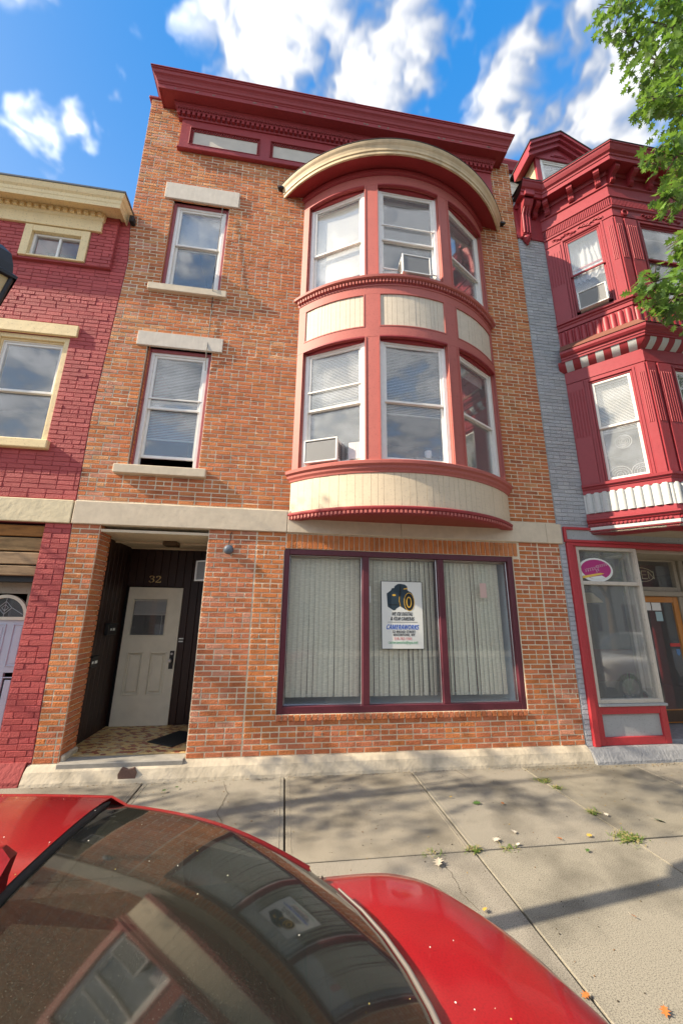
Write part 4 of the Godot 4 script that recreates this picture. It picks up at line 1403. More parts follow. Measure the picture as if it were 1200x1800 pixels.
func red_building() -> void:
	redhouse = thing("red_painted_house", "red painted brick house with yellow-cream cornice beside the orange brick house", "building", Vector3(-5.3, 0, 0))
	var off := Transform3D(Basis.IDENTITY, Vector3(5.3, 0, 0))   # its parts are set out in street coordinates
	var h := redhouse
	var L := -7.8
	var wins := [[-4.32, -3.325, 4.08, 5.74], [-7.0, -6.0, 4.08, 5.74]]
	var attic := [[-4.13, -3.44, 7.10, 7.52], [-6.8, -6.1, 7.10, 7.52]]
	var door := [-4.35, -3.115, 0.05, 2.95]
	var door2 := [-7.3, -5.2, 0.6, 2.7]
	var mb := MB.new()
	mb.wall(L, -2.88, 0.0, 8.1, -0.3, -0.008, wins + attic + [door, door2])
	var seam := PackedVector2Array([Vector2(-2.881, 0.0)])
	for k in 41: seam.append(Vector2(edge_x(k * 0.2025) - 0.002, k * 0.2025))
	seam.append(Vector2(-2.881, 8.1))
	mb.plate(seam, -0.3, -0.0085)
	part("joint_wall", mb, M.redmortar, h).transform = off
	mb = MB.new()
	mb.box(Vector3(L, 0, -9), Vector3(L + 0.1, 8.0, -0.31))
	mb.box(Vector3(-2.98, 0, -9), Vector3(-2.88, 8.0, -0.31))
	mb.box(Vector3(L, 0, -9.1), Vector3(-2.88, 8.0, -9.0))
	mb.box(Vector3(L + 0.11, 3.2, -5), Vector3(-2.99, 3.3, -0.31))
	mb.box(Vector3(L + 0.11, 6.4, -5), Vector3(-2.99, 6.5, -0.31))
	mb.box(Vector3(L + 0.11, 0.1, -4), Vector3(-2.99, 8, -3.9))
	part("shell_wall", mb, M.roomdark, h).transform = off
	mb = MB.new()
	mb.box(Vector3(L, 7.96, -9.1), Vector3(-2.75, 8.06, -0.05))
	part("roof", mb, M.tar, h).transform = off
	var tones := [lin(0.53, 0.088, 0.085), lin(0.51, 0.083, 0.081), lin(0.55, 0.095, 0.092), lin(0.49, 0.078, 0.077)]
	var r := rnd(71)
	var tone := func(_x: float, y: float) -> int: return r.randi() % 4
	var span := func(y: float) -> Array: return [-6.4, edge_x(y) - 0.002]
	var clear := func(w: Array) -> Array: return w
	var list := lay(r, 0.20, 122, 0.0655, span, wins + attic + [door, [-7.3, -5.2, 0.6, 2.7], [-9.0, -2.6, 2.94, 3.26]], [], tone, 0.214, 0.007)
	var base := hold("facing", h, off)
	lay_down(list, base, M.redbrick, tones, -0.008, 0.0055, Vector3(-2.6, 2.2, 3.0), 220, 73)
	# the raised panel under the cornice
	list = lay(r, 7.03, 15, 0.0655, func(_y): return [-6.4, -2.965], [[-4.27, -3.33, 7.05, 7.66], attic[1]], [], tone, 0.214, 0.007)
	lay_down(list, base, M.redbrick, tones, 0.045, 0.008, Vector3(-3.0, 7.2, 3.0), 40, 75)
	mb = MB.new()
	mb.wall(-6.4, -2.965, 7.02, 8.02, -0.006, 0.045, [[-4.27, -3.33, 7.055, 7.655], attic[1]])
	part("raised_panel", mb, M.redmortar, h).transform = off
	# cornice
	var c := hold("cornice", h, off)
	mb = MB.new()
	mb.sweep([Vector2(-8.0, 0.17), Vector2(-2.98, 0.17), Vector2(-2.98, -0.25)], [Vector2(-0.05, 8.02), Vector2(0.10, 8.02), Vector2(0.10, 7.955), Vector2(0.115, 7.95), Vector2(0.118, 8.02), Vector2(0.125, 8.035), Vector2(0.128, 8.09), Vector2(0.15, 8.12), Vector2(0.165, 8.17), Vector2(0.17, 8.20), Vector2(-0.05, 8.205)], false)
	part("crown_moulding", mb, M.cream_yellow, c)
	mb = MB.new()
	mb.sweep([Vector2(-8.0, 0.17), Vector2(-2.98, 0.17), Vector2(-2.98, -0.25)], [Vector2(-0.3, 8.207), Vector2(0.182, 8.203), Vector2(0.186, 8.225), Vector2(-0.3, 8.235)])
	part("metal_edge", mb, mat("grey_flashing", lin(0.16, 0.18, 0.21), 0.5, {"metal": 0.4}), c)
	mb = MB.new()
	mb.box(Vector3(-8.0, 8.015, -0.02), Vector3(-3.0, 8.03, 0.26))
	part("soffit", mb, M.cream_yellow, c)
	mb = MB.new()
	mb.sweep([Vector2(-8.0, 0.05), Vector2(-3.22, 0.05), Vector2(-3.22, -0.02)], [Vector2(-0.05, 7.66), Vector2(0.04, 7.66), Vector2(0.045, 7.68), Vector2(0.035, 7.70), Vector2(0.035, 7.87), Vector2(0.05, 7.885), Vector2(0.06, 7.91), Vector2(0.06, 8.014), Vector2(-0.05, 8.014)])
	part("frieze", mb, M.cream_yellow, c)
	var bk := MB.new()
	bk.box(Vector3(-0.028, -0.032, 0), Vector3(0.028, 0.032, 0.04), 0.003)
	var bm := bk.mesh()
	for k in 42:
		put("dentil", bm, M.cream_yellow, c).position = Vector3(-3.22 - k * 0.102, 7.958, 0.105)
	# attic window
	var at := hold("window", h, off)
	mb = MB.new()
	border(mb, -4.265, -3.335, 7.06, 7.65, 0.115, 0.01, 0.075, 0.03)
	part("casing", mb, M.cream_yellow, at)
	mb = MB.new()
	border(mb, -4.15, -3.45, 7.09, 7.535, 0.035, -0.03, 0.02)
	bar(mb, -3.79, -3.755, 7.12, 7.5, -0.02, 0.012)
	part("frame", mb, M.vinyl, at)
	for x in [[-4.115, -3.79], [-3.755, -3.485]]:
		mb = MB.new()
		mb.box(Vector3(x[0], 7.125, -0.012), Vector3(x[1], 7.5, -0.006))
		part("pane", mb, M.pane, at)
	# windows, lintels, sills
	for w in wins:
		mb = MB.new()
		mb.box(Vector3(w[0] - 0.14, 5.742, -0.2), Vector3(w[1] + 0.10, 5.93, 0.035), 0.006)
		part("lintel", mb, M.cream_yellow, h).transform = off
		mb = MB.new()
		mb.box(Vector3(w[0] - 0.1, 3.95, -0.2), Vector3(w[1] + 0.055, 4.078, 0.07), 0.012)
		part("sill", mb, M.cream_yellow, h).transform = off
		mb = MB.new()
		border(mb, w[0] + 0.002, w[1] - 0.002, w[2] + 0.002, w[3] - 0.002, 0.07, -0.2, -0.02, 0.01)
		border(mb, w[0] + 0.072, w[1] - 0.072, w[2] + 0.012, w[3] - 0.072, 0.025, -0.2, -0.05, 0.01)
		part("casing", mb, M.cream_yellow, h).transform = off
		sash_window(h, off * Transform3D(Basis.IDENTITY, Vector3((w[0] + w[1]) / 2 , 4.095, -0.07)), w[1] - w[0] - 0.15, 1.56, {"fw": 0.03, "meet": 0.74})
	# belt stones
	for x in [[-7.8, -5.6], [-5.6, -2.815]]:
		mb = MB.new()
		mb.box(Vector3(x[0] + 0.002, 2.952, -0.3), Vector3(x[1] - 0.002, 3.262, 0.03), 0.008)
		part("belt_stone", mb, mat("rough_cream_stone", lin(0.74, 0.64, 0.43), 0.8, {"tex": M.T.soft, "scale": 1.0, "bump": M.T.blotch, "bump_cm": 2.5}), h).transform = off
	# plinth
	mb = MB.new()
	mb.sweep([Vector2(-6.4, 0.0), Vector2(-2.765, 0.0)], [Vector2(-0.3, -0.1), Vector2(0.12, -0.1), Vector2(0.10, 0.05), Vector2(0.05, 0.15), Vector2(0.02, 0.21), Vector2(-0.3, 0.21)])
	part("plinth", mb, M.redplinth, h).transform = off
	# planks over the side door
	var ys := [2.93, 2.765, 2.575, 2.405, 2.265]
	var cl := [lin(0.9, 0.55, 0.22), lin(1.0, 0.86, 0.60), lin(1.0, 0.93, 0.84), lin(0.92, 0.84, 0.74)]
	for k in 4:
		mb = MB.new().paint(cl[k])
		mb.box(Vector3(-4.34, ys[k + 1] + 0.008, -0.09 - 0.01 * k), Vector3(-3.12, ys[k] - 0.012, -0.05 + 0.004 * k), 0.008)
		part("plank", mb, M.oldwood, h).transform = off
	mb = MB.new()
	mb.box(Vector3(-4.34, 2.2, -0.29), Vector3(-3.12, 2.94, -0.12))
	part("plank_backing", mb, M.black, h).transform = off
	# side door with a half-round light
	var d := hold("door", h, off)
	var z := -0.31
	mb = MB.new()
	mb.wall(-4.34, -3.12, 0.1, 2.2, -0.40, z - 0.02, [[-4.24, -3.26, 0.25, 1.74], [-4.17, -3.33, 1.69, 2.06]])
	part("door_surround", mb, M.shopbeige, d)
	mb = MB.new()
	mb.wall(-4.24, -3.26, 0.25, 1.74, -0.38, z - 0.03, [[-3.70, -3.55, 0.5, 1.1], [-3.42, -3.30, 0.5, 1.1]])
	part("door_leaf", mb, M.doorblue, d)
	for p in [[-3.42, -3.275, 1.17, 1.68], [-3.70, -3.50, 1.17, 1.68], [-3.42, -3.275, 0.42, 1.05], [-3.70, -3.50, 0.42, 1.05]]:
		mb = MB.new()
		border(mb, p[0], p[1], p[2], p[3], 0.014, z - 0.035, z - 0.018)
		bar(mb, p[0] + 0.035, p[1] - 0.035, p[2] + 0.035, p[3] - 0.035, z - 0.04, z - 0.022, 0.004)
		part("panel", mb, M.doorblue, d)
	# fan light: half-round frame with leaded bars
	var fan := PackedVector2Array()
	var ring := PackedVector2Array()
	for i in 17:
		var a := PI * i / 16.0
		ring.append(Vector2(-3.56 + cos(a) * 0.285, 1.76 + sin(a) * 0.285))
	for i in 17:
		var a := PI * (16 - i) / 16.0
		ring.append(Vector2(-3.56 + cos(a) * 0.245, 1.76 + sin(a) * 0.245))
	mb = MB.new()
	mb.plate(ring, z - 0.04, z)
	mb.box(Vector3(-3.845, 1.73, z - 0.04), Vector3(-3.275, 1.768, z - 0.004))
	part("fan_light_frame", mb, M.doorcream, d)
	for i in 17:
		var a := PI * i / 16.0
		fan.append(Vector2(-3.56 + cos(a) * 0.25, 1.765 + sin(a) * 0.25))
	mb = MB.new()
	mb.plate(fan, z - 0.03, z - 0.024)
	part("pane", mb, M.pane, d)
	mb = MB.new()
	for s in [[-3.56, 2.0, -3.56, 1.77], [-3.64, 1.88, -3.56, 1.96], [-3.48, 1.88, -3.56, 1.96], [-3.64, 1.88, -3.56, 1.80], [-3.48, 1.88, -3.56, 1.80], [-3.60, 1.88, -3.56, 1.92], [-3.52, 1.88, -3.56, 1.92], [-3.60, 1.88, -3.56, 1.84], [-3.52, 1.88, -3.56, 1.84], [-3.78, 1.80, -3.64, 1.88], [-3.34, 1.80, -3.48, 1.88]]:
		mb.tube([Vector3(s[0], s[1], z - 0.02), Vector3(s[2], s[3], z - 0.02)], [0.0035, 0.0035], 5)
	part("leading", mb, M.steel, d)
	mb = MB.new()
	mb.box(Vector3(-4.34, 0.05, -0.40), Vector3(-3.12, 0.22, -0.02))
	part("threshold", mb, M.black, d)
	mb = MB.new()
	mb.wall(-7.3, -5.2, 0.6, 2.7, -0.25, -0.1, [[-7.2, -5.3, 0.7, 2.6]])
	mb.box(Vector3(-7.2, 0.7, -0.2), Vector3(-5.3, 2.6, -0.19))
	part("boarded_window", mb, M.cream_yellow, h).transform = off
	# drain head at the end of the cornice
	mb = MB.new()
	mb.cbox(Vector3(-2.775, 8.02, 0.05), Vector3(0.07, 0.12, 0.10), 0.01)
	part("drain_box", mb, M.iron, h).transform = off

# ---------- the grey house with the red bay on the right ----------
var greyhouse: Node3D
const P0 := Vector2(4.69, 0.0)
const P1 := Vector2(5.43, 0.8)
const P2 := Vector2(8.45, 0.8)
const P3 := Vector2(9.19, 0.0)

func grey_building() -> void:
	greyhouse = thing("grey_brick_house", "grey painted brick house with a bright red angular bay over a shopfront", "building")
	var h := greyhouse
	var mb := MB.new()
	var r := rnd(81)
	mb.wall(4.145, 10.3, 3.0, 9.9, -0.3, -0.012, [[4.74, 9.14, 3.5, 9.0]])
	mb.wall(4.145, 4.25, 0.12, 3.0, -0.3, -0.012, [])
	part("joint_wall", mb, M.greymortar, h)
	mb = MB.new()
	mb.box(Vector3(10.2, 0, -9), Vector3(10.3, 10, -0.31))
	mb.box(Vector3(4.15, 0, -9.1), Vector3(10.3, 10, -9.0))
	mb.box(Vector3(4.145, 0.0, -9), Vector3(4.16, 10, -0.31))
	mb.box(Vector3(4.2, 6.45, -4.5), Vector3(10.2, 6.55, -0.31))
	mb.box(Vector3(4.2, 3.0, -6.0), Vector3(10.2, 3.1, -0.31))
	mb.box(Vector3(4.2, 3.1, -4.1), Vector3(10.2, 9.9, -4.0))
	mb.box(Vector3(4.2, 9.6, -4.0), Vector3(10.2, 9.7, -0.31))
	part("shell_wall", mb, M.roomdark, h)
	var tones := [lin(0.55, 0.58, 0.62), lin(0.52, 0.555, 0.60), lin(0.57, 0.60, 0.635), lin(0.50, 0.53, 0.575)]
	var tone := func(_x: float, _y: float) -> int: return r.randi() % 4
	var list := lay(r, 3.27, 104, 0.0655, func(_y): return [4.148, 4.735], [], [], tone, 0.214, 0.006)
	list += lay(r, 0.17, 43, 0.0655, func(_y): return [4.148, 4.249], [], [], tone, 0.214, 0.006)
	lay_down(list, h, M.greybrick, tones, -0.009, 0.006, Vector3(4.4, 3.4, 3.0), 200, 83)
	mb = MB.new()
	mb.box(Vector3(4.148, 2.96, -0.2), Vector3(4.25, 3.265, 0.004), 0.004)
	part("fascia_end", mb, M.shopgrey, h)
	# mansard roof of slates with a dormer
	mb = MB.new()
	mb.flat4(Vector3(4.15, 9.9, -0.08), Vector3(10.3, 9.9, -0.08), Vector3(10.3, 12.6, -1.15), Vector3(4.15, 12.6, -1.15), Vector3(6, 9, -5))
	mb.box(Vector3(4.15, 12.55, -8), Vector3(10.3, 12.65, -1.15))
	mb.box(Vector3(4.15, 9.9, -8), Vector3(4.2, 12.6, -1.2))
	part("roof_deck", mb, M.tar, h)
	var lean := atan2(1.07, 2.7)
	var sl := hold("slate_roof", h, Transform3D(Basis(Vector3.RIGHT, -lean), Vector3(0, 9.9, -0.075)))
	for k in 17:
		var y := k * 0.17
		var x := 4.15 + (0.12 if k % 2 else 0.0)
		while x < 5.35:
			var w := 0.235
			mb = MB.new().paint(Color.WHITE * r.randf_range(0.7, 1.1))
			mb.cbox(Vector3(x + w / 2, y + 0.13, 0.012), Vector3(w - 0.006, 0.26, 0.008), 0.0, Basis(Vector3.RIGHT, 0.045))
			part("slate", mb, M.slate, sl)
			x += w
	mb = MB.new()
	for k in 17:
		for i in 20:
			mb.paint(Color.WHITE * r.randf_range(0.7, 1.1))
			mb.cbox(Vector3(5.5 + i * 0.235, k * 0.17 + 0.13, 0.012), Vector3(0.229, 0.26, 0.008), 0.0, Basis(Vector3.RIGHT, 0.045))
	stuff(part("slating", mb, M.slate, sl))
	mb = MB.new()
	mb.sweep([Vector2(4.0, -1.10), Vector2(10.3, -1.10)], [Vector2(-0.3, 12.55), Vector2(0.08, 12.55), Vector2(0.10, 12.62), Vector2(0.16, 12.72), Vector2(0.16, 12.78), Vector2(-0.3, 12.80)])
	part("ridge_moulding", mb, M.bayred, h)
	# dormer: a low gable with red mouldings and a white window
	var d := hold("dormer", h, Transform3D(Basis.IDENTITY, Vector3(5.53, 0, -0.20)))
	mb = MB.new()
	mb.box(Vector3(-0.56, 10.2, -1.3), Vector3(-0.53, 11.66, -0.06))
	mb.box(Vector3(0.53, 10.2, -1.3), Vector3(0.56, 11.66, -0.06))
	part("cheek", mb, mat("ochre_shingle", lin(0.60, 0.50, 0.28), 0.8, {"tex": M.T.grain, "scale": Vector3(1, 4, 1)}), d)
	mb = MB.new()
	mb.wall(-0.56, 0.56, 10.2, 11.75, -0.06, 0.0, [[-0.45, 0.42, 10.5, 11.68]])
	part("front", mb, M.bayred, d)
	sash_window(h, Transform3D(Basis.IDENTITY, Vector3(5.515, 10.5, -0.205)), 0.86, 1.17, {"fw": 0.05, "blind": 0.2})
	mb = MB.new()
	mb.plate(PackedVector2Array([Vector2(-0.68, 11.66), Vector2(0.68, 11.66), Vector2(0, 12.05)]), 0.0, 0.03)
	part("tympanum", mb, M.bayred, d)
	mb = MB.new()
	mb.plate(PackedVector2Array([Vector2(-0.20, 11.75), Vector2(0.20, 11.75), Vector2(0, 11.89)]), 0.03, 0.045)
	mb.plate(PackedVector2Array([Vector2(-0.12, 11.77), Vector2(0.12, 11.77), Vector2(0, 11.85)]), 0.045, 0.055)
	part("gable_ornament", mb, M.bayred, d)
	for s in [-1.0, 1.0]:
		for q in [[0.0, 0.10, 0.10], [0.10, 0.18, 0.15], [0.18, 0.25, 0.20]]:
			mb = MB.new()
			var a := Vector2(s * 0.78, 11.545)
			var b := Vector2(0.0, 12.015)
			var up0 := Vector2(0, q[0] * 1.1)
			var up1 := Vector2(0, q[1] * 1.1)
			mb.plate(PackedVector2Array([a + up0, b + up0, b + up1, a + up1]), -0.45, q[2])
			part("raking_moulding", mb, M.bayred, d)
		mb = MB.new()
		var a := Vector2(s * 0.80, 11.81)
		var b := Vector2(0.0, 12.292)
		mb.plate(PackedVector2Array([a, b, b + Vector2(0, 0.025), a + Vector2(0, 0.025)]), -1.2, 0.215)
		part("roof_edge", mb, M.tar, d)

func facet(k: int) -> Transform3D:
	var a: Vector2 = [P0, P1, P2][k]
	var b: Vector2 = [P1, P2, P3][k]
	var d := (b - a).normalized()
	return Transform3D(Basis(Vector3(d.x, 0, d.y), Vector3.UP, Vector3(-d.y, 0, d.x)), Vector3(a.x, 0, a.y))

func grey_bay() -> void:
	var b := hold("angular_bay", greyhouse)
	var path := [P0, P1, P2, P3]
	var mb := MB.new()
	var lens := [P0.distance_to(P1), P1.distance_to(P2), P2.distance_to(P3)]
	# walls of the three faces
	for k in 3:
		var holes := [[0.29, 0.95, 3.93, 5.76], [0.265, 0.935, 7.03, 8.82]] if k != 1 else [[0.48, 1.45, 3.93, 5.76], [0.48, 1.45, 7.03, 8.76], [1.75, 2.6, 3.93, 5.76], [1.75, 2.6, 7.03, 8.76]]
		mb = MB.new()
		mb.wall(0.0, lens[k], 3.13, 9.6, -0.12, 0.0, holes)
		part("face", mb, M.bayred, b).transform = facet(k)
		for q in holes:
			var lower: bool = q[2] < 5.0
			mb = MB.new()
			border(mb, q[0] + 0.001, q[1] - 0.001, q[2] + 0.001, q[3] - 0.001, 0.035, -0.1, 0.012, 0.012)
			part("window_trim", mb, M.bayred, b).transform = facet(k)
			var o := {"fw": 0.03, "frame": M.bayred, "sash": M.vinyl if lower else M.bayred, "meet": 0.90}
			if lower: o.blind = 0.85
			elif k == 0:
				o.curtain = [[-0.3, 0.3, 0.85, 1.72]]
				o.open = 0.12
			sash_window(greyhouse, facet(k) * Transform3D(Basis.IDENTITY, Vector3((q[0] + q[1]) / 2, q[2] + 0.012, -0.012)), q[1] - q[0] - 0.075, q[3] - q[2] - 0.05, o)
		# pilasters with reeding, either side
		var sides := [[0.012, 0.255], [0.965, 1.082]] if k != 1 else [[0.008, 0.155], [0.20, 0.44], [1.48, 1.72], [2.63, 2.87]]
		for lv in [[3.93, 5.78], [7.03, 8.76]]:
			for s in sides:
				mb = MB.new()
				mb.box(Vector3(s[0], lv[0], 0.0), Vector3(s[1], lv[1], 0.022), 0.004)
				part("pilaster", mb, M.bayred, b).transform = facet(k)
				mb = MB.new()
				var n := maxi(3, int((s[1] - s[0] - 0.05) / 0.036))
				for i in n:
					var x: float = lerpf(s[0] + 0.035, s[1] - 0.035, float(i) / (n - 1))
					mb.tube([Vector3(x, lv[0] + 0.82, 0.022), Vector3(x, lv[1] - 0.16, 0.022)], [0.009, 0.009], 6)
				part("reeding", mb, M.bayred, b).transform = facet(k)
		# half-round boards under each window
		for q in [[6.55, 6.84, M.bayred], [3.45, 3.78, M.baygrey]]:
			var n := int((lens[k] - 0.04) / 0.104)
			mb = MB.new()
			mb.box(Vector3(0.0, q[0] - 0.01, 0.001), Vector3(lens[k], q[1] + 0.01, 0.008))
			part("skirt_ground", mb, q[2], b).transform = facet(k)
			for i in n:
				mb = MB.new()
				var x: float = 0.02 + (i + 0.5) * (lens[k] - 0.04) / n
				var p := []
				for a in 8:
					var t := PI * a / 7.0
					p.append([Vector3(x - cos(t) * 0.046, q[0], 0.008 + sin(t) * 0.036), Vector3(x - cos(t) * 0.046, q[1] - 0.03, 0.008 + sin(t) * 0.036), Vector3(x - cos(t) * 0.036, q[1], 0.006 + sin(t) * 0.02)])
				mb.grid(p, -1.0)
				part("half_round_board", mb, q[2], b).transform = facet(k)
	# sills
	for y in [3.93, 7.03]:
		mb = MB.new()
		mb.sweep(path, [Vector2(-0.1, y - 0.16), Vector2(0.02, y - 0.16), Vector2(0.022, y - 0.10), Vector2(0.04, y - 0.085), Vector2(0.045, y - 0.06), Vector2(0.075, y - 0.05), Vector2(0.08, y - 0.01), Vector2(0.0, y + 0.006), Vector2(-0.1, y + 0.006)])
		part("sill", mb, M.bayred, b)
	# foot of the bay
	mb = MB.new()
	mb.sweep(path, [Vector2(-0.3, 3.12), Vector2(-0.02, 3.12), Vector2(-0.02, 3.15), Vector2(0.02, 3.165), Vector2(0.02, 3.18)], false, false)
	part("foot_moulding", mb, M.bayred, b)
	mb = MB.new()
	mb.sweep(path, [Vector2(-0.02, 3.181), Vector2(0.028, 3.181), Vector2(0.032, 3.225), Vector2(-0.02, 3.23)], false)
	part("white_band", mb, M.baygrey, b)
	mb = MB.new()
	mb.sweep(path, [Vector2(-0.1, 3.231), Vector2(0.022, 3.231), Vector2(0.022, 3.285), Vector2(0.045, 3.29), Vector2(0.06, 3.315), Vector2(0.085, 3.33), Vector2(0.085, 3.352), Vector2(0.012, 3.375), Vector2(0.012, 3.45), Vector2(-0.1, 3.45)])
	part("foot_cornice", mb, M.bayred, b)
	var bk := MB.new()
	bk.box(Vector3(-0.014, -0.016, -0.01), Vector3(0.014, 0.016, 0.02), 0.002)
	var bm := bk.mesh()
	for k in 2:
		var n := int(lens[k] / 0.052)
		for i in n:
			put("dentil", bm, M.bayred, b).transform = facet(k) * Transform3D(Basis.IDENTITY, Vector3(0.02 + i * 0.052, 3.258, 0.028))
	# floor of the bay
	for y in [3.16, 6.45, 9.55]:
		mb = MB.new()
		var p := PackedVector2Array([P0, P1, P2, P3])
		mb.xf = Transform3D(Basis(Vector3.RIGHT, PI / 2), Vector3(0, y, 0))
		mb.plate(p, -0.03, 0.03)
		part("bay_floor", mb, M.shopbeige, b)
	# the little roof between the storeys with a striped cove
	mb = MB.new()
	mb.sweep(path, [Vector2(0.0, 6.555), Vector2(0.03, 6.54), Vector2(0.235, 6.335), Vector2(0.24, 6.34), Vector2(0.03, 6.56)], false)
	part("skirt_roof", mb, mat("rusty_roofing", lin(0.20, 0.075, 0.05), 0.85, {"tex": M.T.chips, "scale": 6.0, "bump": M.T.rough, "bump_cm": 0.6}), b)
	mb = MB.new()
	mb.sweep(path, [Vector2(0.13, 6.165), Vector2(0.15, 6.165), Vector2(0.155, 6.20), Vector2(0.17, 6.205), Vector2(0.172, 6.23), Vector2(0.20, 6.25), Vector2(0.225, 6.285), Vector2(0.23, 6.325), Vector2(0.20, 6.35), Vector2(0.03, 6.45)], false)
	part("skirt_moulding", mb, M.bayred, b)
	for k in 2:
		var n := 11 if k == 0 else 28
		var over := 0.06
		for i in n:
			var x0 := lerpf(-over, lens[k] + over, float(i) / n)
			var x1 := lerpf(-over, lens[k] + over, float(i + 1) / n)
			mb = MB.new()
			var p := []
			for q in [[0.004, 6.025], [0.03, 6.04], [0.075, 6.075], [0.115, 6.12], [0.14, 6.185]]:
				p.append([Vector3(x0, q[1], q[0]), Vector3(x1, q[1], q[0])])
			mb.grid(p, -1.0)
			part("cove_stripe", mb, M.bayred if i % 2 == 0 else M.baygrey, b).transform = facet(k)
	mb = MB.new()
	mb.sweep(path, [Vector2(-0.02, 5.80), Vector2(0.012, 5.80), Vector2(0.012, 6.02), Vector2(-0.02, 6.02)], false)
	part("lower_frieze", mb, M.bayred, b)
	# upper frieze: carved board, fluted band, plain band, bracketed cornice
	mb = MB.new()
	mb.sweep(path, [Vector2(-0.02, 8.80), Vector2(0.014, 8.80), Vector2(0.014, 8.96), Vector2(0.035, 8.97), Vector2(0.04, 9.0), Vector2(0.02, 9.01), Vector2(0.02, 9.20), Vector2(0.045, 9.215), Vector2(0.045, 9.24), Vector2(0.025, 9.25), Vector2(0.025, 9.46), Vector2(0.05, 9.475), Vector2(0.05, 9.50), Vector2(0.03, 9.51), Vector2(0.03, 9.80)], false, false)
	part("upper_frieze", mb, M.bayred, b)
	for k in 2:
		mb = MB.new()
		var n := int(lens[k] / 0.028)
		for i in n:
			mb.xf = facet(k)
			var x: float = (i + 0.5) * lens[k] / n
			mb.box(Vector3(x - 0.008, 9.025, 0.02), Vector3(x + 0.008, 9.195, 0.034), 0.003)
		stuff(part("fluted_band", mb, M.bayred, b))
		# carved leaf scroll
		mb = MB.new()
		mb.xf = facet(k)
		var r := rnd(90 + k)
		var c: float = lens[k] / 2 if k == 0 else 0.98
		for i in 26:
			var t := (i / 25.0 - 0.5) * 2.0
			var pts := []
			var rad := []
			for j in 5:
				var u := j / 4.0
				pts.append(Vector3(c + t * 0.36 + sin(u * 2.2) * 0.05 * signf(t), 8.875 + 0.02 * sin(t * 11.0) + (0.045 * u) * (1 if i % 2 else -1) * (1.0 - absf(t) * 0.5), 0.018 + 0.018 * sin(u * PI)))
				rad.append(0.011 * (1.0 - 0.75 * u))
			mb.tube(pts, rad, 5)
		stuff(part("carved_scroll", mb, M.bayred, b))
	var wr := []
	var wd := []
	for i in 21:
		wr.append(Vector3(0.24 + 0.055 * cos(TAU * i / 20.0), 8.885 + 0.055 * sin(TAU * i / 20.0), 0.024))
		wd.append(0.013 + 0.004 * (i % 2))
	mb = MB.new()
	mb.xf = facet(1)
	mb.tube(wr, wd, 6, false)
	part("carved_wreath", mb, M.bayred, b)
	# cornice
	var cp := [Vector2(4.12, 0.0), P0, P1, P2, P3, Vector2(9.9, 0.0)]
	mb = MB.new()
	mb.sweep(cp, [Vector2(0.0, 9.78), Vector2(0.24, 9.78), Vector2(0.24, 9.76), Vector2(0.265, 9.76), Vector2(0.265, 9.84), Vector2(0.28, 9.85), Vector2(0.285, 9.88), Vector2(0.32, 9.91), Vector2(0.345, 9.96), Vector2(0.36, 10.0), Vector2(0.375, 10.005), Vector2(0.375, 10.03)], false, false)
	part("crown_moulding", mb, M.bayred, b)
	mb = MB.new()
	mb.sweep(cp, [Vector2(-0.1, 9.92), Vector2(0.38, 10.03), Vector2(0.385, 10.045), Vector2(-0.5, 10.10)], false, false)
	part("tin_roof", mb, M.tar, b)
	mb = MB.new()
	mb.sweep(cp, [Vector2(-0.02, 9.0), Vector2(0.02, 9.0), Vector2(0.02, 9.78), Vector2(-0.02, 9.78)], false)
	mb.sweep(cp, [Vector2(0.0, 9.70), Vector2(0.05, 9.70), Vector2(0.07, 9.74), Vector2(0.075, 9.785), Vector2(0.0, 9.785)], false, false)
	part("wall_frieze", mb, M.bayred, b)
	# brackets
	var br := MB.new()
	var prof := PackedVector2Array([Vector2(0, 0), Vector2(0.05, 0.0), Vector2(0.075, 0.03), Vector2(0.07, 0.09), Vector2(0.10, 0.13), Vector2(0.17, 0.15), Vector2(0.20, 0.18), Vector2(0.20, 0.27), Vector2(0, 0.27)])
	br.xf = Transform3D(Basis(Vector3.UP, -PI / 2), Vector3.ZERO)
	br.plate(prof, -0.045, 0.045)
	for x in [-0.024, 0.0, 0.024]:
		br.plate(PackedVector2Array([Vector2(0.04, 0.015), Vector2(0.062, 0.006), Vector2(0.087, 0.03), Vector2(0.082, 0.09), Vector2(0.108, 0.122), Vector2(0.1, 0.15), Vector2(0.04, 0.15)]), x - 0.007, x + 0.007)
	var brm := br.mesh()
	for q in [[0, 0.14], [0, 0.55], [0, 0.98], [1, 0.07], [1, 0.45], [1, 0.85], [1, 1.25], [1, 1.65], [1, 2.05]]:
		put("bracket", brm, M.bayred, b).transform = facet(q[0]) * Transform3D(Basis.IDENTITY, Vector3(q[1], 9.515, 0.025))
	put("bracket", brm, M.bayred, b).position = Vector3(4.52, 9.515, 0.022)
	# the tall end bracket on the party wall
	mb = MB.new()
	mb.box(Vector3(4.19, 9.76, -0.02), Vector3(4.40, 10.02, 0.30), 0.012)
	mb.box(Vector3(4.16, 10.02, -0.02), Vector3(4.43, 10.06, 0.33), 0.01)
	mb.sweep([Vector2(4.20, 0.0), Vector2(4.39, 0.0)], [Vector2(0.0, 8.98), Vector2(0.05, 8.98), Vector2(0.085, 9.03), Vector2(0.07, 9.10), Vector2(0.09, 9.2), Vector2(0.10, 9.5), Vector2(0.20, 9.62), Vector2(0.24, 9.70), Vector2(0.24, 9.76), Vector2(0.0, 9.76)])
	for x in [4.235, 4.295, 4.355]:
		mb.tube([Vector3(x, 9.06, 0.085), Vector3(x, 9.2, 0.092), Vector3(x, 9.5, 0.105), Vector3(x, 9.6, 0.18)], [0.02, 0.022, 0.022, 0.02], 7)
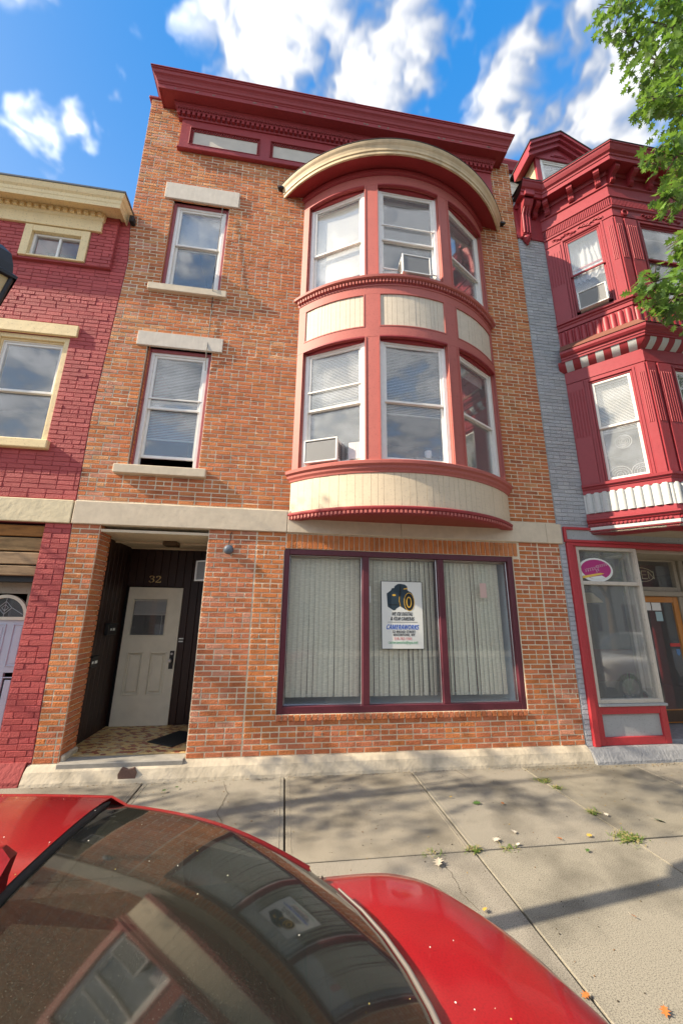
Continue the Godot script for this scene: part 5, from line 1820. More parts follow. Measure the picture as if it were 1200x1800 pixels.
	mb.plate(PackedVector2Array([Vector2(4.17, 10.06), Vector2(4.42, 10.06), Vector2(4.295, 10.20)]), -0.02, 0.31)
	mb.xf = Transform3D(Basis.IDENTITY, Vector3(4.295, 8.86, 0.045))
	mb.lathe([Vector2(0.001, -0.06), Vector2(0.02, -0.045), Vector2(0.014, -0.02), Vector2(0.05, 0.03), Vector2(0.075, 0.08), Vector2(0.075, 0.12), Vector2(0.001, 0.12)], 10)
	part("end_bracket", mb, M.bayred, b)
	# window unit and fans
	air_conditioner("white window air conditioner in the upper left window of the red angular bay", facet(0) * Transform3D(Basis.IDENTITY, Vector3(0.60, 7.055, 0.16)), 0.42, 0.36, 0.34)
	for q in [[0.635, 4.61, 0.11, "small round fan hung behind the lower left window of the red bay"], [0.52, 4.06, 0.15, "round floor fan low behind the lower left window of the red bay"], [0.80, 4.07, 0.13, "pale round fan in the bottom right corner of the lower red bay window"]]:
		var t := thing("window_fan", q[3], "fan", Vector3.ZERO, 0.0, "fans behind the red bay window")
		t.transform = facet(0) * Transform3D(Basis.IDENTITY, Vector3(q[0], q[1], -0.19))
		mb = MB.new()
		for rr in [1.0, 0.75, 0.5, 0.25]:
			var pts := []
			var rad := []
			for i in 25:
				pts.append(Vector3(q[2] * rr * cos(TAU * i / 24.0), q[2] * rr * sin(TAU * i / 24.0), 0.02 * (1.0 - rr)))
				rad.append(0.006 if rr == 1.0 else 0.003)
			mb.tube(pts, rad, 5, false)
		part("guard", mb, M.grille, t)
		mb = MB.new()
		for i in 4:
			mb.cbox(Vector3(cos(TAU * i / 4.0) * q[2] * 0.45, sin(TAU * i / 4.0) * q[2] * 0.45, -0.03), Vector3(q[2] * 0.62, q[2] * 0.62, 0.004), 0.0, Basis(Vector3.BACK, TAU * i / 4.0) * Basis(Vector3.RIGHT, 0.4))
		part("blade", mb, M.black, t)
		mb = MB.new()
		mb.tube([Vector3(0, 0, -0.10), Vector3(0, 0, -0.02)], [0.035, 0.03], 10)
		part("motor", mb, M.black, t)

func shopfront() -> void:
	var s := hold("shopfront", greyhouse)
	var mb := MB.new()
	# plinth
	mb = MB.new()
	mb.sweep([Vector2(4.14, 0.0), Vector2(4.9, 0.0), Vector2(5.56, 0.0), Vector2(5.56, -0.8)], [Vector2(-0.2, -0.15), Vector2(0.20, -0.15), Vector2(0.17, 0.03), Vector2(0.11, 0.12), Vector2(0.07, 0.162), Vector2(-0.2, 0.165)])
	part("plinth", mb, M.greyplinth, s)
	# fascia
	mb = MB.new()
	mb.box(Vector3(4.225, 3.0, -0.1), Vector3(10.2, 3.215, 0.018))
	part("fascia_panel", mb, M.shopgrey, s)
	mb = MB.new()
	border(mb, 4.222, 10.2, 2.985, 3.225, 0.04, -0.05, 0.045)
	part("fascia_frame", mb, M.frontred, s)
	mb = MB.new()
	mb.box(Vector3(4.30, 2.93, -0.1), Vector3(10.2, 2.983, 0.03), 0.006)
	part("head_rail", mb, M.frontred, s)
	# corner post
	mb = MB.new()
	mb.box(Vector3(4.25, 0.16, -0.1), Vector3(4.345, 2.985, 0.035), 0.008)
	mb.box(Vector3(4.348, 0.163, -0.1), Vector3(4.41, 2.928, 0.012), 0.006)
	part("corner_post", mb, M.frontred, s)
	# window frame with a transom, and its return into the doorway
	mb = MB.new()
	border(mb, 4.412, 5.47, 0.69, 2.928, 0.05, -0.1, 0.0)
	bar(mb, 4.462, 5.42, 2.345, 2.40, -0.09, -0.004)
	part("frame", mb, M.shopcream, s)
	mb = MB.new()
	mb.box(Vector3(5.40, 0.69, -0.18), Vector3(5.475, 2.928, -0.102), 0.006)
	part("corner_mullion", mb, M.shopcream, s)
	for q in [[0.74, 2.345], [2.40, 2.878]]:
		mb = MB.new()
		for zz in [-0.062, -0.050]: mb.box(Vector3(4.462, q[0], zz), Vector3(5.42, q[1], zz + 0.004))
		part("pane", mb, M.pane, s)
	mb = MB.new()
	mb.box(Vector3(4.405, 0.655, -0.2), Vector3(5.50, 0.688, 0.03), 0.006)
	part("sill", mb, M.shopgrey, s)
	mb = MB.new()
	mb.box(Vector3(4.41, 0.165, -0.12), Vector3(5.47, 0.652, -0.03))
	part("stall_riser", mb, M.shopgrey, s)
	mb = MB.new()
	border(mb, 4.348, 5.48, 0.166, 0.654, 0.10, -0.05, 0.006)
	part("riser_frame", mb, M.frontred, s)
	# side of the recessed doorway: glass above, panel below
	var a := Vector2(5.47, -0.14)
	var c := Vector2(5.92, -0.72)
	var dd := (c - a).normalized()
	var side := Transform3D(Basis(Vector3(dd.x, 0, dd.y), Vector3.UP, Vector3(-dd.y, 0, dd.x)), Vector3(a.x, 0, a.y))
	var l := a.distance_to(c)
	mb = MB.new()
	border(mb, 0.0, l, 0.69, 2.9, 0.04, -0.05, 0.0)
	part("frame", mb, M.shopcream, s).transform = side
	mb = MB.new()
	mb.box(Vector3(0.04, 0.74, -0.03), Vector3(l - 0.04, 2.86, -0.025))
	part("pane", mb, M.pane, s).transform = side
	mb = MB.new()
	mb.box(Vector3(0.0, 0.15, -0.05), Vector3(l, 0.688, -0.01))
	part("stall_riser", mb, M.frontred, s).transform = side
	# the door, its frame and the transom light
	var z := -0.74
	mb = MB.new()
	border(mb, 5.92, 7.0, 2.33, 2.93, 0.07, z - 0.08, z)
	mb.box(Vector3(5.92, 2.24, z - 0.1), Vector3(7.0, 2.328, z + 0.04), 0.008)
	mb.box(Vector3(6.92, 0.2, z - 0.1), Vector3(7.06, 2.238, z + 0.01), 0.008)
	mb.box(Vector3(5.90, 0.2, z - 0.1), Vector3(5.99, 2.238, z + 0.01), 0.008)
	mb.box(Vector3(5.5, 2.88, z), Vector3(10, 2.93, -0.1))
	mb.box(Vector3(7.02, 0.15, z - 0.1), Vector3(7.12, 2.92, z + 0.03), 0.008)
	part("door_frame", mb, M.shopbeige, s)
	mb = MB.new()
	mb.box(Vector3(5.99, 2.40, z - 0.05), Vector3(6.93, 2.86, z - 0.045))
	part("pane", mb, M.pane, s)
	var d := hold("door", greyhouse, Transform3D(Basis.IDENTITY, Vector3(6.0, 0.215, z - 0.02)))
	mb = MB.new()
	border(mb, 0.0, 0.915, 0.0, 2.02, 0.10, -0.045, 0.0, 0.20)
	part("door_leaf", mb, M.honeywood, d)
	mb = MB.new()
	mb.box(Vector3(0.1, 0.2, -0.025), Vector3(0.815, 1.92, -0.02))
	part("pane", mb, M.pane, d)
	mb = MB.new()
	mb.box(Vector3(0.02, 0.02, 0.0), Vector3(0.9, 0.19, 0.006), 0.002)
	part("kick_plate", mb, mat("worn_brown_plate", lin(0.10, 0.065, 0.04), 0.6, {"tex": M.T.blotch, "scale": 4.0}), d)
	mb = MB.new()
	mb.plate(rect(0.60, 1.18, 0.80, 1.235), 0.0, 0.0012)
	part("red_sticker", mb, mat("red_label", lin(0.50, 0.06, 0.05), 0.5, {}), d).position.z = -0.019
	mb = MB.new()
	mb.plate(PackedVector2Array([Vector2(0.70, 1.06), Vector2(0.735, 1.03), Vector2(0.77, 1.06), Vector2(0.77, 1.14), Vector2(0.70, 1.14)]), 0.0, 0.0012)
	part("blue_sticker", mb, mat("blue_label", lin(0.10, 0.22, 0.42), 0.5, {}), d).position.z = -0.019
	mb = MB.new()
	mb.plate(rect(0.43, 1.60, 0.56, 1.76), 0.0, 0.0012)
	part("paper_notice", mb, mat("pale_blue_paper", lin(0.36, 0.52, 0.55), 0.6, {}), d).position.z = -0.019
	for q in [[0.20, 0.36], [0.38, 0.56]]:
		mb = MB.new()
		mb.plate(rect(q[0], 1.78, q[1], 1.915), 0.0, 0.0012)
		part("paper_notice", mb, M.white, d).position.z = -0.0185
	# entry floor and steps
	mb = MB.new()
	mb.box(Vector3(5.5, -0.05, -1.0), Vector3(7.6, 0.20, -0.05), 0.01)
	part("door_step", mb, M.greyplinth, s)
	mb = MB.new()
	mb.box(Vector3(5.60, -0.05, -0.02), Vector3(7.6, 0.08, 0.26), 0.012)
	part("step", mb, M.kerb, s)
	# the other half of the shopfront, beyond the frame
	mb = MB.new()
	mb.box(Vector3(7.12, 0.1, -0.2), Vector3(7.25, 2.93, 0.0))
	mb.box(Vector3(7.25, 0.1, -0.2), Vector3(10.2, 0.68, -0.02))
	mb.box(Vector3(10.1, 0.1, -0.2), Vector3(10.25, 2.93, 0.03))
	part("stall_riser", mb, M.frontred, s)
	mb = MB.new()
	mb.box(Vector3(7.25, 0.68, -0.08), Vector3(10.1, 2.93, -0.07))
	part("pane", mb, M.pane, s)
	# the room inside
	mb = MB.new()
	mb.box(Vector3(4.17, 0.1, -5.0), Vector3(10.2, 0.16, -0.75))
	part("shop_floor", mb, M.floor, s)
	mb = MB.new()
	mb.box(Vector3(4.165, 0.16, -5.0), Vector3(4.20, 3.0, -0.31))
	mb.box(Vector3(4.17, 0.1, -5.1), Vector3(10.2, 3.0, -5.0))
	mb.box(Vector3(4.27, 0.2, -0.60), Vector3(5.4, 0.66, -0.13))
	part("shop_wall", mb, M.room, s)
	mb = MB.new()
	mb.box(Vector3(4.21, 0.16, -4.98), Vector3(10.1, 1.0, -4.93))
	part("wainscot", mb, mat("dark_red_wainscot", lin(0.14, 0.02, 0.02), 0.6, {}), s)

# ---------- things hung on, standing in or stuck to the houses ----------
func shop_things() -> void:
	var mb := MB.new()
	# the camera repair sign
	var sg := thing("shop_sign", "white camera repair sign with blue CAMERAWORKS lettering in the middle pane of the shop window", "sign", Vector3(1.635, 1.865, -0.078))
	mb = MB.new()
	mb.box(Vector3(-0.30, -0.455, -0.012), Vector3(0.30, 0.455, 0.0))
	part("board", mb, M.white, sg)
	mb = MB.new()
	border(mb, -0.306, 0.306, -0.461, 0.461, 0.010, -0.014, 0.004)
	part("frame", mb, mat("dark_sign_edge", lin(0.02, 0.03, 0.035), 0.5, {}), sg)
	var ink := mat("black_print", lin(0.012, 0.012, 0.012), 0.6, {})
	lettering("lettering", "WE FIX DIGITAL", 0.047, true, false, ink, sg, Vector3(0.0, 0.008, 0.001), 0.30, 0.2)
	lettering("lettering", "& FILM CAMERAS", 0.047, true, false, ink, sg, Vector3(0.0, -0.057, 0.001), 0.335, 0.2)
	mb = MB.new()
	mb.plate(rect(-0.215, -0.105, 0.215, -0.101), 0.0, 0.0015)
	part("printed_rule", mb, ink, sg)
	lettering("lettering", "CAMERAWORKS", 0.062, true, false, mat("blue_print", lin(0.012, 0.10, 0.50), 0.6, {}), sg, Vector3(0.0, -0.170, 0.001), 0.46, 0.2)
	lettering("lettering", "32 BROAD STREET", 0.032, true, false, ink, sg, Vector3(0.015, -0.231, 0.001), 0.33, 0.1)
	lettering("lettering", "WATERFORD, NY", 0.032, true, false, ink, sg, Vector3(0.015, -0.272, 0.001), 0.31, 0.1)
	lettering("lettering", "518-782-1583", 0.034, false, false, mat("pink_print", lin(0.62, 0.16, 0.15), 0.6, {}), sg, Vector3(0.0, -0.322, 0.001), 0.25)
	lettering("lettering", "cameraworks@spa.net", 0.036, false, false, mat("green_print", lin(0.08, 0.36, 0.16), 0.6, {}), sg, Vector3(0.0, -0.372, 0.001), 0.42)
	# the printed picture of a camera
	var navy := mat("navy_print", lin(0.018, 0.04, 0.06), 0.6, {})
	var dark := mat("dark_print", lin(0.006, 0.012, 0.016), 0.6, {})
	var gold := mat("yellow_print", lin(0.70, 0.42, 0.05), 0.6, {})
	var pts := [[-0.222, 0.27], [-0.16, 0.315], [-0.145, 0.345], [-0.11, 0.35], [-0.105, 0.375], [-0.06, 0.405], [-0.02, 0.41], [0.05, 0.40], [0.08, 0.375], [0.085, 0.32], [0.14, 0.29], [0.17, 0.24], [0.17, 0.13], [0.12, 0.07], [0.05, 0.05], [-0.03, 0.10], [-0.085, 0.065], [-0.10, 0.045], [-0.13, 0.04], [-0.21, 0.09]]
	var poly := PackedVector2Array()
	for p in pts: poly.append(Vector2(p[0], p[1] + 0.015))
	mb = MB.new()
	mb.plate(poly, 0.0, 0.001)
	part("camera_picture", mb, navy, sg)
	mb = MB.new()
	mb.plate(PackedVector2Array([Vector2(-0.025, 0.405), Vector2(-0.01, 0.405), Vector2(-0.012, 0.27), Vector2(-0.03, 0.22), Vector2(-0.03, 0.12), Vector2(-0.045, 0.12), Vector2(-0.05, 0.22)]), 0.001, 0.0018)
	mb.plate(rect(-0.21, 0.125, -0.06, 0.137), 0.001, 0.0018)
	mb.plate(oval(0.105, 0.175, 0.062, 0.112), 0.0021, 0.0026)
	mb.plate(oval(0.10, 0.17, 0.026, 0.06), 0.0031, 0.0036)
	part("camera_picture", mb, dark, sg)
	mb = MB.new()
	mb.plate(oval(0.105, 0.175, 0.078, 0.128), 0.001, 0.0016)
	mb.plate(oval(0.10, 0.17, 0.040, 0.078), 0.0026, 0.0031)
	mb.plate(PackedVector2Array([Vector2(0.025, 0.345), Vector2(0.085, 0.352), Vector2(0.085, 0.37), Vector2(0.03, 0.362)]), 0.001, 0.002)
	mb.plate(oval(-0.115, 0.265, 0.027, 0.014, 10), 0.001, 0.002)
	mb.plate(PackedVector2Array([Vector2(-0.04, 0.245), Vector2(-0.034, 0.245), Vector2(-0.036, 0.18), Vector2(-0.02, 0.105), Vector2(-0.026, 0.105), Vector2(-0.045, 0.18)]), 0.0018, 0.0024)
	part("camera_picture", mb, gold, sg)
	mb = MB.new()
	mb.plate(oval(0.105, 0.175, 0.069, 0.119), 0.0016, 0.0021)
	part("camera_picture", mb, dark, sg)
	# pink oval sign in the right shop
	var ov := thing("oval_sign", "pink oval shop sign with a yellow pencil stripe stuck on the red-framed shop window", "sign", Vector3(4.735, 2.575, -0.031))
	mb = MB.new()
	mb.plate(oval(0, 0, 0.29, 0.185, 28), -0.012, 0.0)
	part("rim", mb, M.white, ov)
	mb = MB.new()
	mb.plate(oval(0, 0.008, 0.255, 0.15, 28), 0.0, 0.004)
	part("face", mb, mat("magenta_print", lin(0.42, 0.02, 0.17), 0.5, {}), ov)
	mb = MB.new()
	mb.plate(PackedVector2Array([Vector2(-0.25, -0.10), Vector2(0.06, -0.045), Vector2(0.13, -0.055), Vector2(0.06, -0.075), Vector2(-0.25, -0.135)]), 0.004, 0.008)
	part("pencil", mb, mat("pencil_yellow", lin(0.75, 0.50, 0.08), 0.5, {}), ov)
	mb = MB.new()
	mb.plate(PackedVector2Array([Vector2(-0.13, -0.115), Vector2(0.08, -0.085), Vector2(0.14, -0.115), Vector2(0.04, -0.145), Vector2(-0.05, -0.145)]), 0.004, 0.007)
	part("paper_shape", mb, M.white, ov)
	for q in [[-0.20, -0.02, 0.20, 0.035, 5], [0.0, 0.045, 0.20, 0.03, 6], [-0.01, -0.03, 0.06, 0.03, 2]]:
		mb = MB.new()
		var w := []
		var rr := []
		for i in 40:
			var t := i / 39.0
			w.append(Vector3(q[0] + q[2] * t + 0.014 * sin(t * TAU * q[4]), q[1] + 0.045 * t + q[3] * 0.7 * cos(t * TAU * q[4]), 0.006))
			rr.append(0.0038)
		mb.tube(w, rr, 5)
		part("script_lettering", mb, mat("pale_pink_print", lin(0.62, 0.34, 0.44), 0.5, {}), ov)
	# unlit neon sign
	var ne := thing("open_sign", "unlit neon OPEN sign with an oval outline behind the transom glass", "sign", Vector3(6.37, 2.625, -0.86))
	var tube := mat("unlit_tube", lin(0.80, 0.78, 0.50), 0.3, {})
	var strokes := [[[-0.27, 0.0, 0], []], ]
	var let := {"O": [], "P": [[0, -1], [0, 1], [0.7, 1], [1, 0.7], [1, 0.3], [0.7, 0], [0, 0]], "E": [[1, -1], [0, -1], [0, 0], [0.85, 0], [0, 0], [0, 1], [1, 1]], "N": [[0, -1], [0, 1], [1, -1], [1, 1]]}
	for i in 17:
		let["O"].append([0.5 + 0.5 * sin(TAU * i / 16.0), cos(TAU * i / 16.0)])
	var k := 0
	for ch in ["O", "P", "E", "N"]:
		mb = MB.new()
		var w := []
		var rr := []
		for p in let[ch]:
			w.append(Vector3(-0.262 + k * 0.137 + p[0] * 0.108, p[1] * 0.068, 0))
			rr.append(0.005)
		for i in w.size() - 1:
			mb.tube([w[i], w[i + 1]], [0.005, 0.005], 6)
		part("letter", mb, tube, ne)
		k += 1
	for s in [1.0, -1.0]:
		mb = MB.new()
		var w := []
		var rr := []
		for i in 21:
			var t := PI * (0.12 + 0.76 * i / 20.0)
			w.append(Vector3(cos(t) * 0.26, s * sin(t) * 0.125, 0))
			rr.append(0.005)
		mb.tube(w, rr, 6)
		part("outline_tube", mb, tube, ne)
	mb = MB.new()
	for s in [-1.0, 1.0]:
		mb.tube([Vector3(0.0, 0.235, 0), Vector3(s * 0.16, 0.10, 0)], [0.002, 0.002], 4)
	part("chain", mb, M.black, ne)
	# lamp shade and plant in the right shop
	var la := thing("hanging_lamp", "cream conical hanging lamp shade inside the right shop window", "lamp", Vector3(5.36, 2.12, -1.0))
	mb = MB.new()
	mb.lathe([Vector2(0.21, 0.0), Vector2(0.19, 0.03), Vector2(0.08, 0.15), Vector2(0.05, 0.17), Vector2(0.045, 0.165), Vector2(0.19, 0.02), Vector2(0.205, 0.0)], 24)
	part("shade", mb, mat("cream_shade", lin(0.70, 0.55, 0.26), 0.6, {"backlight": Color(0.4, 0.35, 0.2)}), la)
	mb = MB.new()
	mb.tube([Vector3(0, 0.165, 0), Vector3(0, 0.86, 0)], [0.006, 0.006], 6)
	part("cord", mb, M.black, la)
	var pl := thing("potted_plant", "small spider plant on the ledge inside the red-framed shop window", "plant", Vector3(5.20, 0.662, -0.28))
	mb = MB.new()
	mb.lathe([Vector2(0.0, 0.0), Vector2(0.07, 0.0), Vector2(0.09, 0.09), Vector2(0.08, 0.09), Vector2(0.0, 0.08)], 14)
	part("pot", mb, M.black, pl)
	var r := rnd(101)
	mb = MB.new()
	for i in 90:
		var a := r.randf() * TAU
		var out := r.randf_range(0.08, 0.27)
		var up := r.randf_range(0.05, 0.32)
		var p := []
		for j in 6:
			var t := j / 5.0
			var c := Vector3(cos(a) * out * t, 0.08 + up * sin(t * 2.3), sin(a) * out * t * 0.7)
			var s := Vector3(-sin(a), 0, cos(a)) * 0.009 * (1.0 - t * 0.85)
			p.append([c - s, c + s])
		mb.grid(p)
	part("foliage", mb, M.leaf[2], pl)
	# doorway things
	var ac := air_conditioner("dirty air conditioner set in the right wall of the dark entrance", Transform3D(Basis(Vector3.UP, -0.62), Vector3(-1.20, 2.30, -0.55)), 0.36, 0.30, 0.3, "")
	var mt := thing("doormat", "black rubber doormat lying askew on the mosaic entrance floor", "doormat", Vector3(-1.36, 0.211, -0.70), 0.12)
	mb = MB.new()
	mb.xf = Transform3D(Basis(Vector3.UP, 0.9), Vector3.ZERO)
	mb.box(Vector3(-0.28, 0.0, -0.22), Vector3(0.28, 0.010, 0.22), 0.004)
	part("mat", mb, M.rubber, mt)
	mb = MB.new()
	mb.xf = Transform3D(Basis(Vector3.UP, 0.9), Vector3(0, 0.010, 0))
	for i in 15:
		mb.box(Vector3(-0.25, 0, -0.19 + i * 0.027), Vector3(0.25, 0.004, -0.178 + i * 0.027))
	part("ribs", mb, M.rubber, mt)
	for q in [["flat black mailbox with a white name label high on the dark entrance wall", 1.60, -0.98, 0.16, 0.05, 0.30], ["black mailbox with small white labels lower on the dark entrance wall", 1.20, -0.53, 0.14, 0.07, 0.17]]:
		var m := thing("mailbox", q[0], "mailbox", Vector3(-2.533, q[1], q[2]), PI / 2)
		mb = MB.new()
		mb.box(Vector3(-q[5] / 2, -q[3] / 2, 0), Vector3(q[5] / 2, q[3] / 2, q[4]), 0.006)
		part("box", mb, M.black, m)
		mb = MB.new()
		mb.box(Vector3(-q[5] / 2 - 0.004, q[3] / 2 - 0.012, 0), Vector3(q[5] / 2 + 0.004, q[3] / 2 + 0.004, q[4] + 0.012), 0.003)
		part("lid", mb, M.iron, m)
		mb = MB.new()
		mb.plate(rect(0.0, -0.022, 0.07, 0.014), q[4], q[4] + 0.002)
		mb.plate(rect(-0.08, -0.018, -0.035, 0.012), q[4], q[4] + 0.002)
		part("name_label", mb, M.white, m)
	var np := thing("doorbell_plate", "two small white name labels beside the entrance door's right edge", "doorbell", Vector3(-1.605, 1.425, -1.378))
	for y in [-0.03, 0.012]:
		mb = MB.new()
		mb.box(Vector3(-0.035, y, 0), Vector3(0.035, y + 0.02, 0.008), 0.002)
		part("name_label", mb, M.white, np)
	var be := thing("alarm_bell", "small round grey bell with a short cable on the brick pier beside the entrance", "alarm bell", Vector3(-0.79, 2.68, 0.003))
	mb = MB.new()
	mb.xf = Transform3D(Basis(Vector3.RIGHT, PI / 2), Vector3.ZERO)
	mb.lathe([Vector2(0.05, 0.0), Vector2(0.05, 0.015), Vector2(0.064, 0.02), Vector2(0.066, 0.03), Vector2(0.055, 0.05), Vector2(0.03, 0.062), Vector2(0.001, 0.066)], 18)
	part("gong", mb, mat("galvanised", lin(0.16, 0.19, 0.23), 0.5, {"tex": M.T.speck, "scale": 10.0, "metal": 0.4}), be)
	mb = MB.new()
	mb.tube([Vector3(0, 0.05, 0.012), Vector3(-0.008, 0.10, 0.012), Vector3(0.012, 0.14, 0.01), Vector3(0.004, 0.21, 0.01), Vector3(0.02, 0.24, 0.012), Vector3(0.03, 0.22, 0.012)], [0.006, 0.006, 0.006, 0.006, 0.006, 0.006], 6)
	part("cable", mb, M.iron, be)

# ---------- street lamp ----------
func street_lamp() -> void:
	var t := thing("street_lamp", "dark iron street lamp with a four-sided lantern at the kerb", "street lamp", Vector3(-2.11, 0.0, 2.99))
	var mb := MB.new()
	mb.lathe([Vector2(0.19, 0.0), Vector2(0.19, 0.10), Vector2(0.15, 0.14), Vector2(0.14, 0.5), Vector2(0.11, 0.58), Vector2(0.085, 0.62), Vector2(0.072, 0.8), Vector2(0.066, 2.2), Vector2(0.06, 3.30), Vector2(0.068, 3.33), Vector2(0.06, 3.37), Vector2(0.055, 3.40), Vector2(0.11, 3.44), Vector2(0.13, 3.47), Vector2(0.0, 3.48)], 20)
	part("post", mb, M.iron, t)
	var la := hold("lantern", t)
	var yb := 3.48
	var yt := 3.96
	mb = MB.new()
	for k in 4:
		var a := TAU * k / 4.0
		mb.tube([Vector3(cos(a) * 0.15, yb, sin(a) * 0.15), Vector3(cos(a) * 0.235, yt, sin(a) * 0.235)], [0.014, 0.014], 6)
	for q in [[yb, 0.16], [yt, 0.24]]:
		for k in 4:
			var a := TAU * k / 4.0
			var b := a + TAU / 4.0
			mb.tube([Vector3(cos(a) * q[1], q[0], sin(a) * q[1]), Vector3(cos(b) * q[1], q[0], sin(b) * q[1])], [0.014, 0.014], 6)
	part("lantern_frame", mb, M.iron, la)
	for k in 4:
		mb = MB.new()
		var a := TAU * k / 4.0
		var b := a + TAU / 4.0
		mb.flat4(Vector3(cos(a) * 0.15, yb, sin(a) * 0.15), Vector3(cos(b) * 0.15, yb, sin(b) * 0.15), Vector3(cos(b) * 0.232, yt, sin(b) * 0.232), Vector3(cos(a) * 0.232, yt, sin(a) * 0.232), Vector3(0, 3.9, 0))
		part("lantern_pane", mb, mat("amber_glass", lin(0.55, 0.48, 0.30), 0.35, {"backlight": Color(0.8, 0.75, 0.5)}), la)
	mb = MB.new()
	var prof := [[0.268, yt - 0.01], [0.272, yt + 0.01], [0.235, yt + 0.035], [0.225, yt + 0.10], [0.195, yt + 0.19], [0.13, yt + 0.25], [0.055, yt + 0.29], [0.03, yt + 0.35], [0.001, yt + 0.40]]
	for j in prof.size() - 1:
		for k in 4:
			var a := TAU * k / 4.0
			var b := a + TAU / 4.0
			mb.flat4(Vector3(cos(a) * prof[j][0], prof[j][1], sin(a) * prof[j][0]), Vector3(cos(b) * prof[j][0], prof[j][1], sin(b) * prof[j][0]), Vector3(cos(b) * prof[j + 1][0], prof[j + 1][1], sin(b) * prof[j + 1][0]), Vector3(cos(a) * prof[j + 1][0], prof[j + 1][1], sin(a) * prof[j + 1][0]), Vector3(0, 3.9, 0))
	part("lantern_cap", mb, M.iron, la)

# ---------- the red car at the kerb ----------
func hull(st: Array, top: Array) -> Array:
	# cross sections along x: st = [x, half width, top y]; top = [[share of half width, drop]...] from the middle outwards and down
	var rows := []
	for s in st:
		var row := []
		for k in range(top.size() - 1, -1, -1):
			row.append(Vector3(s[0], s[2] - top[k][1] * minf(1.0, (s[2] + 0.13) / 0.9), -s[1] * top[k][0]))
		for k in range(1, top.size()):
			row.append(Vector3(s[0], s[2] - top[k][1] * minf(1.0, (s[2] + 0.13) / 0.9), s[1] * top[k][0]))
		rows.append(row)
	return rows

func dense(st: Array, n: int) -> Array:
	# stations made smooth with Catmull-Rom
	var out := []
	for i in st.size() - 1:
		for k in n:
			var t := float(k) / n
			var row := []
			for c in st[0].size():
				row.append(cubic_interpolate(st[i][c], st[i + 1][c], st[maxi(i - 1, 0)][c], st[mini(i + 2, st.size() - 1)][c], t))
			out.append(row)
	out.append(st[-1])
	return out

func car_wheel(parent: Node3D, at: Vector3, r: float) -> void:
	var w := hold("wheel", parent, Transform3D(Basis(Vector3.RIGHT, PI / 2), at))
	var mb := MB.new()
	mb.lathe([Vector2(r * 0.66, -0.1), Vector2(r * 0.92, -0.105), Vector2(r, -0.08), Vector2(r, 0.08), Vector2(r * 0.92, 0.105), Vector2(r * 0.66, 0.1)], 28)
	part("tyre", mb, M.rubber, w)
	mb = MB.new()
	for s in [-1.0, 1.0]:
		mb.lathe([Vector2(0.0, s * 0.08), Vector2(r * 0.15, s * 0.085), Vector2(r * 0.2, s * 0.06), Vector2(r * 0.6, s * 0.05), Vector2(r * 0.67, s * 0.098)], 20)
		for k in 5:
			mb.cbox(Vector3(cos(TAU * k / 5.0) * r * 0.38, s * 0.065, sin(TAU * k / 5.0) * r * 0.38), Vector3(r * 0.5, 0.02, r * 0.13), 0.004, Basis(Vector3.UP, -TAU * k / 5.0))
	part("rim", mb, M.steel, w)

const SECTION := [[0.0, 0.0], [0.35, 0.004], [0.62, 0.014], [0.80, 0.03], [0.90, 0.055], [0.955, 0.095], [0.985, 0.16], [1.0, 0.26], [1.0, 0.40], [0.985, 0.56], [0.96, 0.70], [0.86, 0.80]]

